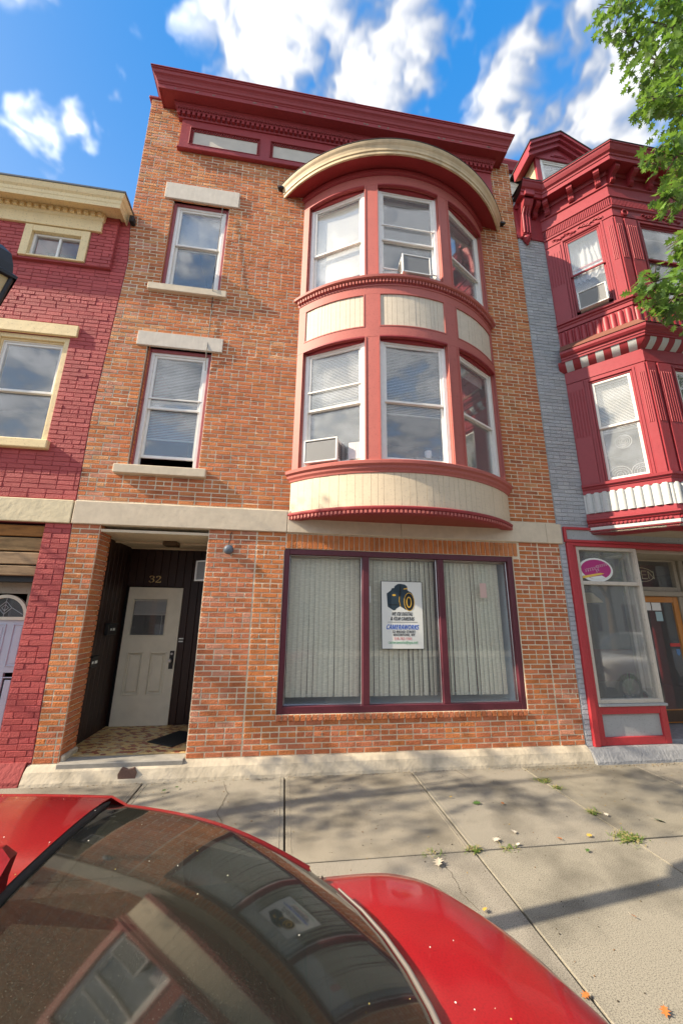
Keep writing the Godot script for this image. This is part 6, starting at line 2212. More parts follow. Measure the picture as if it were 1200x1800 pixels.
func red_car() -> void:
	var zc := 4.44
	var paint := StandardMaterial3D.new()
	paint = mat("red_car_paint", lin(0.36, 0.006, 0.012), 0.38, {"tex": noise_tex(0.08, 0.0, 1.0, 4, 37, FastNoiseLite.TYPE_SIMPLEX_SMOOTH, [[0.0, 0.6], [0.4, 0.85], [0.6, 0.97], [1.0, 1.0]]), "scale": 3.0, "coat": 1.0, "coat_rough": 0.08})
	var t := thing("red_car", "dusty red car parked at the kerb, its sloping rear window towards the viewer", "car", Vector3(0, 0, zc))
	var body := hold("body", t)
	var st := [[-3.42, 0.02, 0.50], [-3.40, 0.40, 0.56], [-3.30, 0.64, 0.62], [-3.05, 0.78, 0.70], [-2.5, 0.85, 0.82], [-1.9, 0.875, 0.91], [-1.0, 0.885, 0.95], [-0.2, 0.89, 0.985], [0.15, 0.89, 1.0], [0.36, 0.885, 1.005], [0.47, 0.868, 1.0], [0.56, 0.815, 0.995], [0.64, 0.72, 0.985], [0.715, 0.595, 0.975], [0.775, 0.455, 0.96], [0.82, 0.31, 0.945], [0.845, 0.16, 0.92], [0.85, 0.02, 0.90]]
	var mb := MB.new()
	mb.grid(hull(dense(st, 4), SECTION), 1.0)
	part("shell", mb, paint, body)
	mb = MB.new()
	mb.box(Vector3(-3.2, -0.02, -0.72), Vector3(0.70, 0.2, 0.72))
	part("underbody", mb, M.black, body)
	# roof: crown line and edges
	var hw := 0.665
	var roof := []
	for i in 13:
		var x := lerpf(-1.95, -0.475, i / 12.0)
		var q := (x + 1.15) / 0.75
		var yc := 1.405 - 0.030 * q * q
		var row := []
		for j in 13:
			var u := lerpf(-1.0, 1.0, j / 12.0)
			row.append(Vector3(x - 0.05 * u * u * clampf((x + 1.2) / 0.7, 0.0, 1.0), yc - 0.10 * u * u, u * hw))
		roof.append(row)
	mb = MB.new()
	mb.grid(roof, 1.0)
	part("roof", mb, paint, t)
	# rear window: a curved sheet between the roof seam and the deck
	var gl := []
	for i in 15:
		var v := i / 14.0
		var row := []
		for j in 15:
			var u := lerpf(-1.0, 1.0, j / 14.0)
			var top: Vector3 = Vector3(-0.475 - 0.05 * u * u, 1.363 - 0.10 * u * u, u * 0.663)
			var bot := Vector3(0.365 - 0.235 * pow(absf(u), 2.4), 1.02 - 0.005 * u * u, u * 0.715)
			var p := top.lerp(bot, v)
			var bulge := 0.035 * sin(v * PI)
			row.append(p + Vector3(bulge * 0.45, bulge, 0))
		gl.append(row)
	mb = MB.new()
	mb.grid(gl, 1.0)
	var dusty := mat("dusty_tinted_glass", lin(0.22, 0.235, 0.18), 0.05, {"tex": noise_tex(0.2, 0.0, 1.0, 3, 43, FastNoiseLite.TYPE_SIMPLEX_SMOOTH, [[0.0, 0.10], [0.5, 0.13], [0.72, 0.18], [0.86, 0.6], [1.0, 1.0]]), "scale": 2.3, "tex2": M.T.soft, "scale2": 2.0, "spec": 0.72})
	dusty.transparency = BaseMaterial3D.TRANSPARENCY_ALPHA
	dusty.albedo_color.a = 0.94
	part("rear_window", mb, dusty, t)
	# heater lines and the dark border of the rear window
	mb = MB.new()
	for k in 13:
		var v := 0.16 + k * 0.06
		var pts := []
		var rad := []
		for j in 15:
			if j == 0 or j == 14: continue
			var i0 := int(v * 14)
			var p: Vector3 = gl[i0][j].lerp(gl[mini(i0 + 1, 14)][j], v * 14 - i0)
			pts.append(p + Vector3(0.0, -0.004, 0))
			rad.append(0.0009)
		mb.tube(pts, rad, 4)
	stuff(part("heater_line", mb, mat("heater_wire", lin(0.16, 0.06, 0.03), 0.6, {}), t))
	mb = MB.new()
	var edge_t := []
	var edge_b := []
	for j in 15:
		edge_t.append(gl[0][j] + Vector3(-0.004, 0.004, 0))
		edge_b.append(gl[14][j] + Vector3(0.012, 0.0, 0))
	var many := []
	for j in 15: many.append(0.012)
	for j in 15: many[j] = lerpf(0.004, 0.012, minf(1.0, 2.5 * sin(j / 14.0 * PI)))
	mb.tube(edge_t, many, 8)
	part("roof_seam", mb, M.rubber, t)
	mb = MB.new()
	for j in 15: many[j] = lerpf(0.002, 0.0075, sin(j / 14.0 * PI))
	mb.tube(edge_b.slice(1, 14), many.slice(1, 14), 8)
	part("window_trim", mb, mat("grey_trim", lin(0.30, 0.28, 0.26), 0.35, {"metal": 0.6}), t)
	# rails from the roof down the rear pillars, with the sides of the cabin
	for s in [-1.0, 1.0]:
		var rail := []
		var line := []
		for i in 13: line.append(roof[i][0 if s < 0 else 12])
		for i in range(1, 15): line.append(gl[i][0 if s < 0 else 14])
		for i in line.size():
			var p: Vector3 = line[i]
			var down := clampf((i - 12) / 14.0, 0.0, 1.0)
			var o1 := lerpf(0.014, 0.02, down)
			rail.append([p + Vector3(0, 0.0, -s * 0.004), p + Vector3(0, lerpf(0.002, 0.006, down), s * o1 * 0.5), p + Vector3(0, lerpf(-0.003, 0.004, down), s * o1), p + Vector3(0, -0.012, s * (o1 + 0.018)), p + Vector3(0.01 * down, -0.045, s * (o1 + 0.03)), p + Vector3(0.02 * down, lerpf(-0.09, -0.08, down), s * (o1 + lerpf(0.045, 0.06, down)))])
		mb = MB.new()
		mb.grid(rail, s)
		part("rear_pillar", mb, paint, t)
		var side := []
		for i in 16:
			var x := lerpf(-2.0, -0.30, i / 15.0)
			var yt := 1.23 + 0.02 * sin(i / 15.0 * PI) - (0.27 * (1.0 - i / 4.0) if i < 4 else 0.0) - (0.10 * (i - 12) / 3.0 if i > 12 else 0.0)
			side.append([Vector3(x, yt, s * 0.728), Vector3(x, (yt + 0.9) / 2, s * 0.79), Vector3(x, 0.93, s * 0.815)])
		mb = MB.new()
		mb.grid(side, s)
		part("side_window", mb, M.darkpane, t)
		var quarter := []
		for i in 8:
			var x := lerpf(-0.30, 0.14, i / 7.0)
			var p: Vector3 = line[mini(12 + int(lerpf(3, 14, i / 7.0)), line.size() - 1)]
			quarter.append([Vector3(x, lerpf(1.11, 0.985, i / 7.0), s * lerpf(0.745, 0.77, i / 7.0)), Vector3(x, lerpf(1.0, 0.96, i / 7.0), s * lerpf(0.78, 0.80, i / 7.0)), Vector3(x, 0.93, s * lerpf(0.84, 0.83, i / 7.0))])
		mb = MB.new()
		mb.grid(quarter, s)
		part("quarter_panel", mb, paint, t)
	for s in [-1.0, 1.0]:
		mb = MB.new()
		mb.tube([Vector3(0.17, 0.972, s * 0.73), Vector3(0.18, 0.955, s * 0.79), Vector3(0.19, 0.915, s * 0.846), Vector3(0.195, 0.85, s * 0.875), Vector3(0.2, 0.60, s * 0.889)], [0.003, 0.003, 0.003, 0.003, 0.003], 5)
		part("panel_gap", mb, M.black, t)
	# windscreen
	var ws := []
	for i in 7:
		var v := i / 6.0
		var row := []
		for j in 9:
			var u := lerpf(-1.0, 1.0, j / 8.0)
			row.append(Vector3(-2.62 + 0.2 * u * u, 0.87 - 0.03 * u * u, u * 0.72).lerp(Vector3(-1.95, 1.375 - 0.075 * u * u, u * 0.66), v))
		ws.append(row)
	mb = MB.new()
	mb.grid(ws, 1.0)
	part("windscreen", mb, M.darkpane, t)
	# deck, seats and parcel shelf seen through the glass
	mb = MB.new()
	mb.box(Vector3(-2.4, 0.90, -0.70), Vector3(0.10, 1.006, 0.70))
	part("parcel_shelf", mb, mat("dark_cloth", lin(0.025, 0.025, 0.025), 0.9, {}), t)
	for z in [-0.38, 0.0, 0.38]:
		mb = MB.new()
		mb.cbox(Vector3(-0.52, 1.06, z), Vector3(0.10, 0.16, 0.24), 0.035)
		part("headrest", mb, M.black, t)
	# fin on the roof
	mb = MB.new()
	var fin := PackedVector2Array([Vector2(-0.13, 0.0), Vector2(0.05, 0.0), Vector2(0.055, 0.03), Vector2(0.065, 0.062), Vector2(0.05, 0.075), Vector2(0.02, 0.068), Vector2(-0.05, 0.035)])
	for s in [1.0, -1.0]:
		for k in fin.size():
			var a := fin[k]
			var b := fin[(k + 1) % fin.size()]
			var wa := 0.026 * (1.0 - a.y / 0.09)
			var wb := 0.026 * (1.0 - b.y / 0.09)
			mb.flat4(Vector3(a.x, a.y, s * wa), Vector3(b.x, b.y, s * wb), Vector3(0.0, 0.03, s * 0.014), Vector3(0.0, 0.03, s * 0.014), Vector3(0, 0.03, 0))
			mb.flat4(Vector3(a.x, a.y, wa), Vector3(b.x, b.y, wb), Vector3(b.x, b.y, -wb), Vector3(a.x, a.y, -wa), Vector3(0, 0.03, 0))
	part("antenna_fin", mb, paint, t).transform = Transform3D(Basis.IDENTITY.scaled(Vector3(1.25, 1.2, 1.2)), Vector3(-0.54, 1.364, -0.035))
	# rear lights, bumper strip, plate, headlights, wheels
	for s in [-1.0, 1.0]:
		mb = MB.new()
		mb.cbox(Vector3(0.70, 0.72, s * 0.60), Vector3(0.16, 0.14, 0.26), 0.05, Basis(Vector3.UP, -s * 0.75))
		part("rear_light", mb, mat("red_lens", lin(0.35, 0.01, 0.012), 0.15, {"coat": 1.0}), t)
		mb = MB.new()
		mb.cbox(Vector3(-3.16, 0.58, s * 0.60), Vector3(0.3, 0.10, 0.26), 0.04, Basis(Vector3.UP, s * 0.5))
		part("headlight", mb, M.steel, t)
		for x in [-2.6, 0.05]:
			car_wheel(t, Vector3(x, 0.17, s * 0.76), 0.30)
	mb = MB.new()
	mb.cbox(Vector3(0.872, 0.55, 0), Vector3(0.02, 0.12, 0.30), 0.004)
	part("number_plate", mb, M.white, t)
	# seed fluff and bits of leaf lying on the paint and the glass
	var r := rnd(121)
	mb = MB.new()
	for k in 110:
		var p: Vector3
		var pick := r.randf()
		if pick < 0.50:
			p = gl[r.randi() % 15][r.randi() % 15] + Vector3(r.randf_range(-0.02, 0.02), 0.001, r.randf_range(-0.02, 0.02))
		elif pick < 0.82:
			p = roof[r.randi_range(5, 12)][r.randi() % 13] + Vector3(r.randf_range(-0.03, 0.03), 0.002, r.randf_range(-0.02, 0.02))
		else:
			p = Vector3(r.randf_range(0.40, 0.62), 1.004, r.randf_range(-0.45, 0.45))
		var w := r.randf_range(0.001, 0.0026)
		if r.randf() < 0.06: w *= 2.0
		mb.paint([lin(0.6, 0.55, 0.4), lin(0.5, 0.4, 0.12), lin(0.7, 0.68, 0.6)][r.randi() % 3])
		mb.cbox(p, Vector3(w * r.randf_range(0.6, 1.8), 0.0012, w), 0.0, Basis(Vector3.UP, r.randf() * TAU))
	stuff(part("fallen_specks", mb, mat("dry_specks", lin(1, 1, 1), 0.9, {"vc": true}), t))

func parked_suv() -> void:
	var paint := mat("white_car_paint", lin(0.74, 0.74, 0.72), 0.3, {"coat": 1.0, "coat_rough": 0.04})
	var t := thing("white_suv", "white sport utility car parked further along the kerb, mirrored in the shop glass", "car", Vector3(9.75, -0.13, 4.45))
	var mb := MB.new()
	var st := [[-2.16, 0.02, 0.62], [-2.14, 0.45, 0.80], [-2.02, 0.70, 0.93], [-1.75, 0.84, 1.02], [-1.2, 0.90, 1.07], [-0.4, 0.91, 1.09], [1.2, 0.91, 1.12], [1.8, 0.88, 1.12], [2.05, 0.78, 1.08], [2.16, 0.55, 1.0], [2.19, 0.02, 0.9]]
	mb.grid(hull(dense(st, 4), SECTION), 1.0)
	part("body", mb, paint, t)
	mb = MB.new()
	mb.box(Vector3(-2.0, 0.15, -0.85), Vector3(2.0, 0.35, 0.85), 0.05)
	part("sill_cladding", mb, M.black, t)
	var roof := []
	for i in 11:
		var x := lerpf(-0.35, 1.75, i / 10.0)
		var row := []
		for j in 9:
			var u := lerpf(-1.0, 1.0, j / 8.0)
			row.append(Vector3(x, 1.62 - 0.05 * u * u - 0.06 * pow((x - 0.5) / 1.1, 2), u * 0.64))
		roof.append(row)
	mb = MB.new()
	mb.grid(roof, 1.0)
	part("roof", mb, paint, t)
	for q in [[[-1.12, 1.08], [-0.35, 1.585], "windscreen"], [[2.08, 1.1], [1.75, 1.545], "rear_window"]]:
		var p := []
		for i in 5:
			var row := []
			for j in 9:
				var u := lerpf(-1.0, 1.0, j / 8.0)
				var a := Vector3(q[0][0] + 0.12 * u * u * signf(q[1][0] - q[0][0]), q[0][1], u * 0.78)
				row.append(a.lerp(Vector3(q[1][0], q[1][1] - 0.05 * u * u, u * 0.64), i / 4.0))
			p.append(row)
		mb = MB.new()
		mb.grid(p, 1.0 if q[0][0] < 0 else -1.0)
		part(q[2], mb, M.darkpane, t)
	for s in [-1.0, 1.0]:
		var side := []
		for i in 9:
			var x := lerpf(-0.95, 2.0, i / 8.0)
			var yt := 1.52 - (0.38 * (1.0 - i / 2.0) if i < 2 else 0.0) - (0.2 * (i - 7) if i > 7 else 0.0)
			side.append([Vector3(x, yt, s * 0.66), Vector3(x, 1.10, s * 0.82)])
		mb = MB.new()
		mb.grid(side, s)
		part("side_window", mb, M.darkpane, t)
		for x in [0.45, 1.4]:
			mb = MB.new()
			mb.tube([Vector3(x, 1.08, s * 0.83), Vector3(x, 1.55, s * 0.66)], [0.03, 0.03], 6)
			part("pillar", mb, M.black, t)
		mb = MB.new()
		mb.cbox(Vector3(-1.93, 0.84, s * 0.64), Vector3(0.42, 0.12, 0.18), 0.04, Basis(Vector3.UP, s * 0.75))
		part("headlight", mb, mat("clear_lens", lin(0.12, 0.13, 0.14), 0.08, {"coat": 1.0}), t)
		mb = MB.new()
		mb.cbox(Vector3(-2.03, 0.42, s * 0.60), Vector3(0.12, 0.14, 0.3), 0.03, Basis(Vector3.UP, s * 0.5))
		part("bumper_vent", mb, M.black, t)
		mb = MB.new()
		mb.cbox(Vector3(-0.72, 1.16, s * 0.98), Vector3(0.14, 0.13, 0.2), 0.05)
		part("wing_mirror", mb, paint, t)
		for x in [-1.35, 1.35]:
			car_wheel(t, Vector3(x, 0.34, s * 0.80), 0.345)
	mb = MB.new()
	for s in [-1.0, 1.0]:
		mb.cbox(Vector3(-2.13, 0.72, s * 0.17), Vector3(0.06, 0.18, 0.28), 0.04)
	part("radiator_grille", mb, M.black, t)

# ---------- the far side of the street, seen in the glass ----------
func plain_house(label: String, x0: float, x1: float, h: float, z: float, m: Material, trim: Material, rows: int, cols: int, gable := false) -> void:
	var t := thing("house", label, "building", Vector3((x0 + x1) / 2, 0, z), PI, "")
	var w := x1 - x0
	var holes := []
	for i in cols:
		for j in rows:
			var cx := -w / 2 + (i + 0.5) * w / cols
			var y := 1.0 + j * (h - 0.6) / rows
			holes.append([cx - 0.48, cx + 0.48, y, y + 1.65])
	var mb := MB.new()
	mb.wall(-w / 2, w / 2, 0, h, -0.25, 0.0, holes)
	part("wall", mb, m, t)
	mb = MB.new()
	mb.box(Vector3(-w / 2, 0, -8), Vector3(w / 2, h - 0.05, -0.4))
	part("shell", mb, M.roomdark, t)
	mb = MB.new()
	if gable:
		mb.plate(PackedVector2Array([Vector2(-w / 2, h), Vector2(w / 2, h), Vector2(0, h + w * 0.34)]), -0.25, 0.0)
		part("gable", mb, m, t)
		mb = MB.new()
		for s in [-1.0, 1.0]:
			mb.flat4(Vector3(s * (w / 2 + 0.3), h - 0.15, 0.35), Vector3(0, h + w * 0.34 + 0.1, 0.35), Vector3(0, h + w * 0.34 + 0.1, -8), Vector3(s * (w / 2 + 0.3), h - 0.15, -8), Vector3(0, h, -4))
		part("roof", mb, M.tar, t)
	else:
		mb.sweep([Vector2(-w / 2, 0.0), Vector2(w / 2, 0.0)], [Vector2(-0.3, h - 0.4), Vector2(0.05, h - 0.4), Vector2(0.1, h - 0.2), Vector2(0.35, h - 0.15), Vector2(0.4, h), Vector2(-0.3, h + 0.05)])
		part("cornice", mb, trim, t)
	for q in holes:
		var win := hold("window", t)
		mb = MB.new()
		border(mb, q[0] - 0.06, q[1] + 0.06, q[2] - 0.06, q[3] + 0.08, 0.1, -0.2, 0.03)
		bar(mb, q[0], q[1], (q[2] + q[3]) / 2 - 0.03, (q[2] + q[3]) / 2 + 0.03, -0.15, -0.06)
		part("frame", mb, trim, win)
		mb = MB.new()
		mb.box(Vector3(q[0], q[2], -0.14), Vector3(q[1], q[3], -0.13))
		part("pane", mb, M.darkpane, win)

func far_side() -> void:
	var siding := mat("white_siding", lin(0.72, 0.71, 0.66), 0.7, {"tex": M.T.soft, "scale": 0.6})
	plain_house("white sided house with a gable across the street, mirrored in the shop window", -9.2, -1.0, 6.0, 18.5, siding, M.vinyl, 2, 3, true)
	plain_house("tan brick block across the street facing the brick house", 0.2, 9.2, 6.4, 18.5, mat("tan_brick_wall", lin(0.38, 0.27, 0.18), 0.9, {"tex": M.T.grain, "scale": 2.0}), M.cream, 2, 4)
	plain_house("dark red block across the street at the right end", 9.3, 19.0, 6.2, 18.5, mat("dark_red_wall", lin(0.24, 0.07, 0.055), 0.9, {"tex": M.T.grain, "scale": 2.0}), M.cream, 2, 4)
	plain_house("long beige building across the street beyond the dark red block", 19.1, 33.0, 7.0, 18.5, mat("beige_wall", lin(0.55, 0.50, 0.40), 0.9, {"tex": M.T.grain, "scale": 2.0}), M.maroon, 2, 5)
	plain_house("pale grey block across the street at the left end", -19.5, -9.3, 6.4, 18.5, mat("pale_grey_wall", lin(0.50, 0.50, 0.48), 0.9, {"tex": M.T.grain, "scale": 2.0}), M.vinyl, 2, 4)

func far_tree() -> void:
	var r := rnd(161)
	var cl := []
	for k in 40:
		var a := r.randf() * TAU
		var q := sqrt(r.randf())
		cl.append([17.0 + cos(a) * q * 3.0, 4.9 + r.randf_range(-1.5, 2.4), 13.2 + sin(a) * q * 1.8, r.randf_range(0.5, 0.85)])
	tree("street_tree", "leafy street tree on the far pavement, mirrored in the red-framed shop window", Vector3(17.0, 0, 13.2), [[17.0, -0.1, 13.2, 0.22], [17.0, 2.0, 13.2, 0.16], [17.0, 4.5, 13.2, 0.11], [17.0, 7.2, 13.2, 0.03]], [[[17.0, 2.8, 13.2, 0.1], [15.8, 4.4, 13.0, 0.05], [15.0, 5.4, 13.0, 0.015]], [[17.0, 3.2, 13.2, 0.1], [18.2, 4.8, 13.4, 0.05], [19.0, 5.8, 13.3, 0.015]]], cl, 1.5, 0, 163)

func left_row() -> void:
	var t := thing("neighbour_house", "plain brown brick house left of the red painted house", "building", Vector3(-10.6, 0, 0))
	var mb := MB.new()
	mb.wall(-2.75, 2.75, 0.0, 8.8, -0.3, 0.0, [[-1.8, -0.8, 4.1, 5.8], [0.8, 1.8, 4.1, 5.8], [-1.8, -0.8, 0.9, 2.7], [0.7, 1.7, 0.2, 2.5]])
	part("wall", mb, mat("brown_brick_wall", lin(0.26, 0.13, 0.09), 0.9, {"tex": M.T.grain, "scale": 2.0}), t)
	mb = MB.new()
	mb.box(Vector3(-2.7, 0, -9), Vector3(2.7, 8.75, -0.5))
	part("shell", mb, M.roomdark, t)
	mb = MB.new()
	mb.sweep([Vector2(-2.75, 0.0), Vector2(2.75, 0.0)], [Vector2(-0.3, 8.3), Vector2(0.05, 8.3), Vector2(0.1, 8.5), Vector2(0.45, 8.55), Vector2(0.5, 8.75), Vector2(-0.3, 8.8)])
	part("cornice", mb, M.cream, t)
	for q in [[-1.8, -0.8, 4.1, 5.8], [0.8, 1.8, 4.1, 5.8], [-1.8, -0.8, 0.9, 2.7]]:
		sash_window(t, Transform3D(Basis.IDENTITY, Vector3((q[0] + q[1]) / 2, q[2], -0.1)), 1.0, q[3] - q[2], {})
	mb = MB.new()
	mb.box(Vector3(0.7, 0.2, -0.25), Vector3(1.7, 2.5, -0.2))
	part("door", mb, M.darkwood, t)
	# a square bay standing out from its upper storey
	mb = MB.new()
	mb.box(Vector3(-2.4, 3.3, 0.001), Vector3(-0.2, 7.2, 0.55), 0.03)
	part("square_bay", mb, M.cream, t)

# ---------- trees ----------
func leaf_mesh(size: float, s: int) -> ArrayMesh:
	# a lobed leaf, folded along its rib
	var r := rnd(s)
	var half := [[0.0, 0.0], [0.05, 0.16], [0.30, 0.24], [0.12, 0.36], [0.44, 0.52], [0.15, 0.58], [0.34, 0.80], [0.10, 0.78], [0.0, 1.04]]
	var mb := MB.new()
	for sd in [-1.0, 1.0]:
		for k in half.size() - 1:
			var a := Vector3(sd * half[k][0] * size, 0.10 * size * half[k][0] - 0.12 * size * half[k][1] * half[k][1], half[k][1] * size)
			var b := Vector3(sd * half[k + 1][0] * size, 0.10 * size * half[k + 1][0] - 0.12 * size * half[k + 1][1] * half[k + 1][1], half[k + 1][1] * size)
			var c := Vector3(0, -0.03 * size, 0.45 * size)
			var nn := (b - a).cross(c - a).normalized()
			if nn.y < 0: nn = -nn
			mb.tri(a, b, c, nn, nn, nn)
	return mb.mesh()

func leaf_spot(r: RandomNumberGenerator, b: Array, out: bool) -> Transform3D:
	# a leaf hanging from a twig in a clump
	var d := Vector3(r.randfn(), r.randfn(), r.randfn()).normalized()
	var q := pow(r.randf(), 0.45) * (1.0 if out else 0.9)
	var at := Vector3(b[0], b[1], b[2]) + d * q * Vector3(b[3], b[3] * 0.8, b[3])
	var yaw := r.randf() * TAU
	var basis := Basis(Vector3.UP, yaw) * Basis(Vector3.RIGHT, r.randf_range(-0.1, 1.0)) * Basis(Vector3.BACK, r.randf_range(-0.7, 0.7))
	return Transform3D(basis.scaled(Vector3.ONE * r.randf_range(0.7, 1.2)), at)

func tree(called: String, label: String, foot: Vector3, trunk: Array, limbs: Array, clumps: Array, per: float, own: int, s: int, group := "") -> void:
	var t := thing(called, label, "tree", foot, 0.0, group)
	var r := rnd(s)
	var mb := MB.new()
	var pts := []
	var rad := []
	for k in trunk:
		pts.append(Vector3(k[0], k[1], k[2]) - foot)
		rad.append(k[3])
	mb.tube(pts, rad, 14)
	part("trunk", mb, M.bark, t)
	for l in limbs:
		mb = MB.new()
		pts = []
		rad = []
		for k in l:
			pts.append(Vector3(k[0], k[1], k[2]) - foot)
			rad.append(k[3])
		mb.tube(pts, rad, 8)
		part("limb", mb, M.bark, t)
	var crown := hold("crown", t)
	var meshes := [leaf_mesh(0.105, 1), leaf_mesh(0.125, 2)]
	var spots := []
	var twigs := MB.new()
	for b in clumps:
		var n := int(per * b[3] * b[3] * 100.0)
		# twigs through the clump
		for k in 5:
			var d: Vector3 = Vector3(r.randfn(), r.randfn() * 0.6, r.randfn()).normalized() * b[3]
			var c := Vector3(b[0], b[1], b[2]) - foot
			twigs.tube([c - d * 0.3, c + d * 0.3 + Vector3(0, 0.03, 0), c + d * 0.9], [0.009, 0.006, 0.003], 5)
		for k in n:
			spots.append([leaf_spot(r, b, true), (0 if r.randf() < 0.5 else 1) if r.randf() < 0.62 else (2 if r.randf() < 0.7 else 3)])
	stuff(part("twigs", twigs, M.bark, crown))
	var eye := Vector3(0, 1.8, 5.3)
	var order := []
	if own > 0:
		for i in spots.size():
			order.append([spots[i][0].origin.distance_squared_to(eye), i])
		order.sort_custom(func(a, b): return a[0] < b[0])
	var mine := {}
	for k in mini(own, order.size()):
		var i: int = order[k][1]
		mine[i] = true
		put("leaf", meshes[i % 2], M.leaf[spots[i][1]], crown).transform = Transform3D(spots[i][0].basis, spots[i][0].origin - foot)
	for m in 4:
		var list := []
		for i in spots.size():
			if spots[i][1] == m and not mine.has(i): list.append(spots[i][0])
		var mm := MultiMesh.new()
		mm.transform_format = MultiMesh.TRANSFORM_3D
		mm.mesh = meshes[m % 2]
		mm.instance_count = list.size()
		for i in list.size():
			mm.set_instance_transform(i, Transform3D(list[i].basis, list[i].origin - foot))
		var o := MultiMeshInstance3D.new()
		o.name = "foliage"
		o.multimesh = mm
		o.material_override = M.leaf[m]
		crown.add_child(o, true)
		stuff(o)

func trees() -> void:
	var oak := [[4.10, 9.85, 2.6, 0.34], [4.35, 9.5, 2.5, 0.30], [4.75, 9.9, 2.7, 0.40], [5.2, 9.6, 2.6, 0.42], [4.45, 8.9, 2.6, 0.36], [4.95, 9.0, 2.4, 0.42], [4.30, 8.15, 2.6, 0.26], [4.20, 8.0, 2.65, 0.22], [4.75, 8.2, 2.6, 0.40], [5.25, 8.4, 2.5, 0.45], [4.55, 7.45, 2.6, 0.30], [4.10, 7.2, 2.55, 0.18], [4.30, 7.15, 2.6, 0.24], [4.85, 7.3, 2.6, 0.40], [4.25, 6.6, 2.6, 0.26], [4.02, 6.45, 2.6, 0.16], [4.65, 6.6, 2.7, 0.36], [5.1, 6.7, 2.6, 0.42], [4.35, 5.95, 2.6, 0.30], [4.0, 5.75, 2.65, 0.16], [4.75, 5.8, 2.5, 0.40], [3.95, 5.25, 2.6, 0.26], [3.52, 5.12, 2.65, 0.21], [3.72, 4.98, 2.6, 0.23], [3.65, 4.86, 2.6, 0.15], [4.2, 5.0, 2.6, 0.34], [4.6, 5.2, 2.6, 0.42], [5.1, 5.4, 2.6, 0.5], [4.95, 4.8, 2.7, 0.40],
		[6.0, 6.5, 2.8, 0.8], [5.9, 8.0, 2.5, 0.8], [6.3, 9.3, 2.8, 0.9], [7.0, 7.4, 2.6, 1.0], [7.4, 5.6, 3.2, 0.8], [6.9, 8.8, 2.4, 1.0], [8.0, 6.6, 2.8, 0.9], [7.7, 9.2, 3.0, 0.9], [5.6, 10.3, 2.8, 0.7], [6.8, 10.3, 2.9, 0.9], [7.2, 5.0, 2.2, 0.6], [5.9, 5.1, 3.2, 0.55]]
	tree("oak_tree", "green oak tree overhanging the kerb at the right, its boughs before the red bay", Vector3(6.9, 0, 2.85),
		[[6.9, -0.1, 2.85, 0.24], [6.88, 0.3, 2.85, 0.19], [6.9, 2.0, 2.83, 0.165], [6.85, 4.0, 2.8, 0.14], [6.9, 6.5, 2.8, 0.10], [6.85, 9.0, 2.8, 0.05], [6.8, 10.4, 2.85, 0.02]],
		[[[6.88, 3.6, 2.82, 0.09], [6.1, 4.3, 2.75, 0.06], [5.1, 4.9, 2.65, 0.035], [4.2, 5.1, 2.6, 0.018], [3.6, 5.05, 2.62, 0.007]], [[6.88, 4.6, 2.8, 0.08], [5.9, 5.7, 2.7, 0.05], [4.8, 6.2, 2.6, 0.025], [4.2, 6.5, 2.6, 0.008]], [[6.9, 5.6, 2.8, 0.07], [5.9, 6.9, 2.6, 0.045], [5.0, 7.3, 2.6, 0.025], [4.3, 7.2, 2.6, 0.008]], [[6.88, 6.6, 2.8, 0.06], [5.8, 8.1, 2.6, 0.04], [4.9, 8.4, 2.6, 0.02], [4.3, 8.1, 2.62, 0.007]], [[6.87, 7.6, 2.8, 0.05], [5.8, 9.2, 2.7, 0.03], [4.9, 9.7, 2.6, 0.018], [4.2, 9.8, 2.6, 0.007]], [[6.9, 4.2, 2.8, 0.07], [7.7, 5.8, 2.9, 0.045], [8.0, 6.8, 2.8, 0.02]], [[6.88, 6.2, 2.8, 0.06], [7.5, 7.6, 2.7, 0.035], [7.8, 9.0, 2.9, 0.015]]],
		oak, 13.0, 300, 131)
	# street trees before the houses to the left, whose shade falls along the pavement
	var cl := []
	var r := rnd(141)
	for k in 44:
		var a := r.randf() * TAU
		var q := sqrt(r.randf())
		var high := k % 2 == 1
		cl.append([-8.8 + cos(a) * q * 2.3, (7.7 if high else 5.6) + r.randf_range(-1.1, 1.1), (2.35 if high else 1.7) + sin(a) * q * 0.85, r.randf_range(0.30, 0.52)])
	tree("street_tree", "leafy street tree before the house left of the red one", Vector3(-8.6, 0, 2.6), [[-8.6, -0.1, 2.6, 0.2], [-8.6, 2.0, 2.4, 0.15], [-8.6, 4.2, 2.1, 0.11], [-8.6, 6.0, 2.0, 0.06], [-8.6, 8.4, 2.2, 0.02]], [[[-8.6, 4.0, 2.1, 0.08], [-7.6, 5.4, 1.8, 0.04], [-6.9, 6.2, 1.7, 0.012]], [[-8.6, 4.2, 2.1, 0.08], [-9.7, 5.6, 1.8, 0.04], [-10.4, 6.4, 1.7, 0.012]]], cl, 1.8, 0, 143)

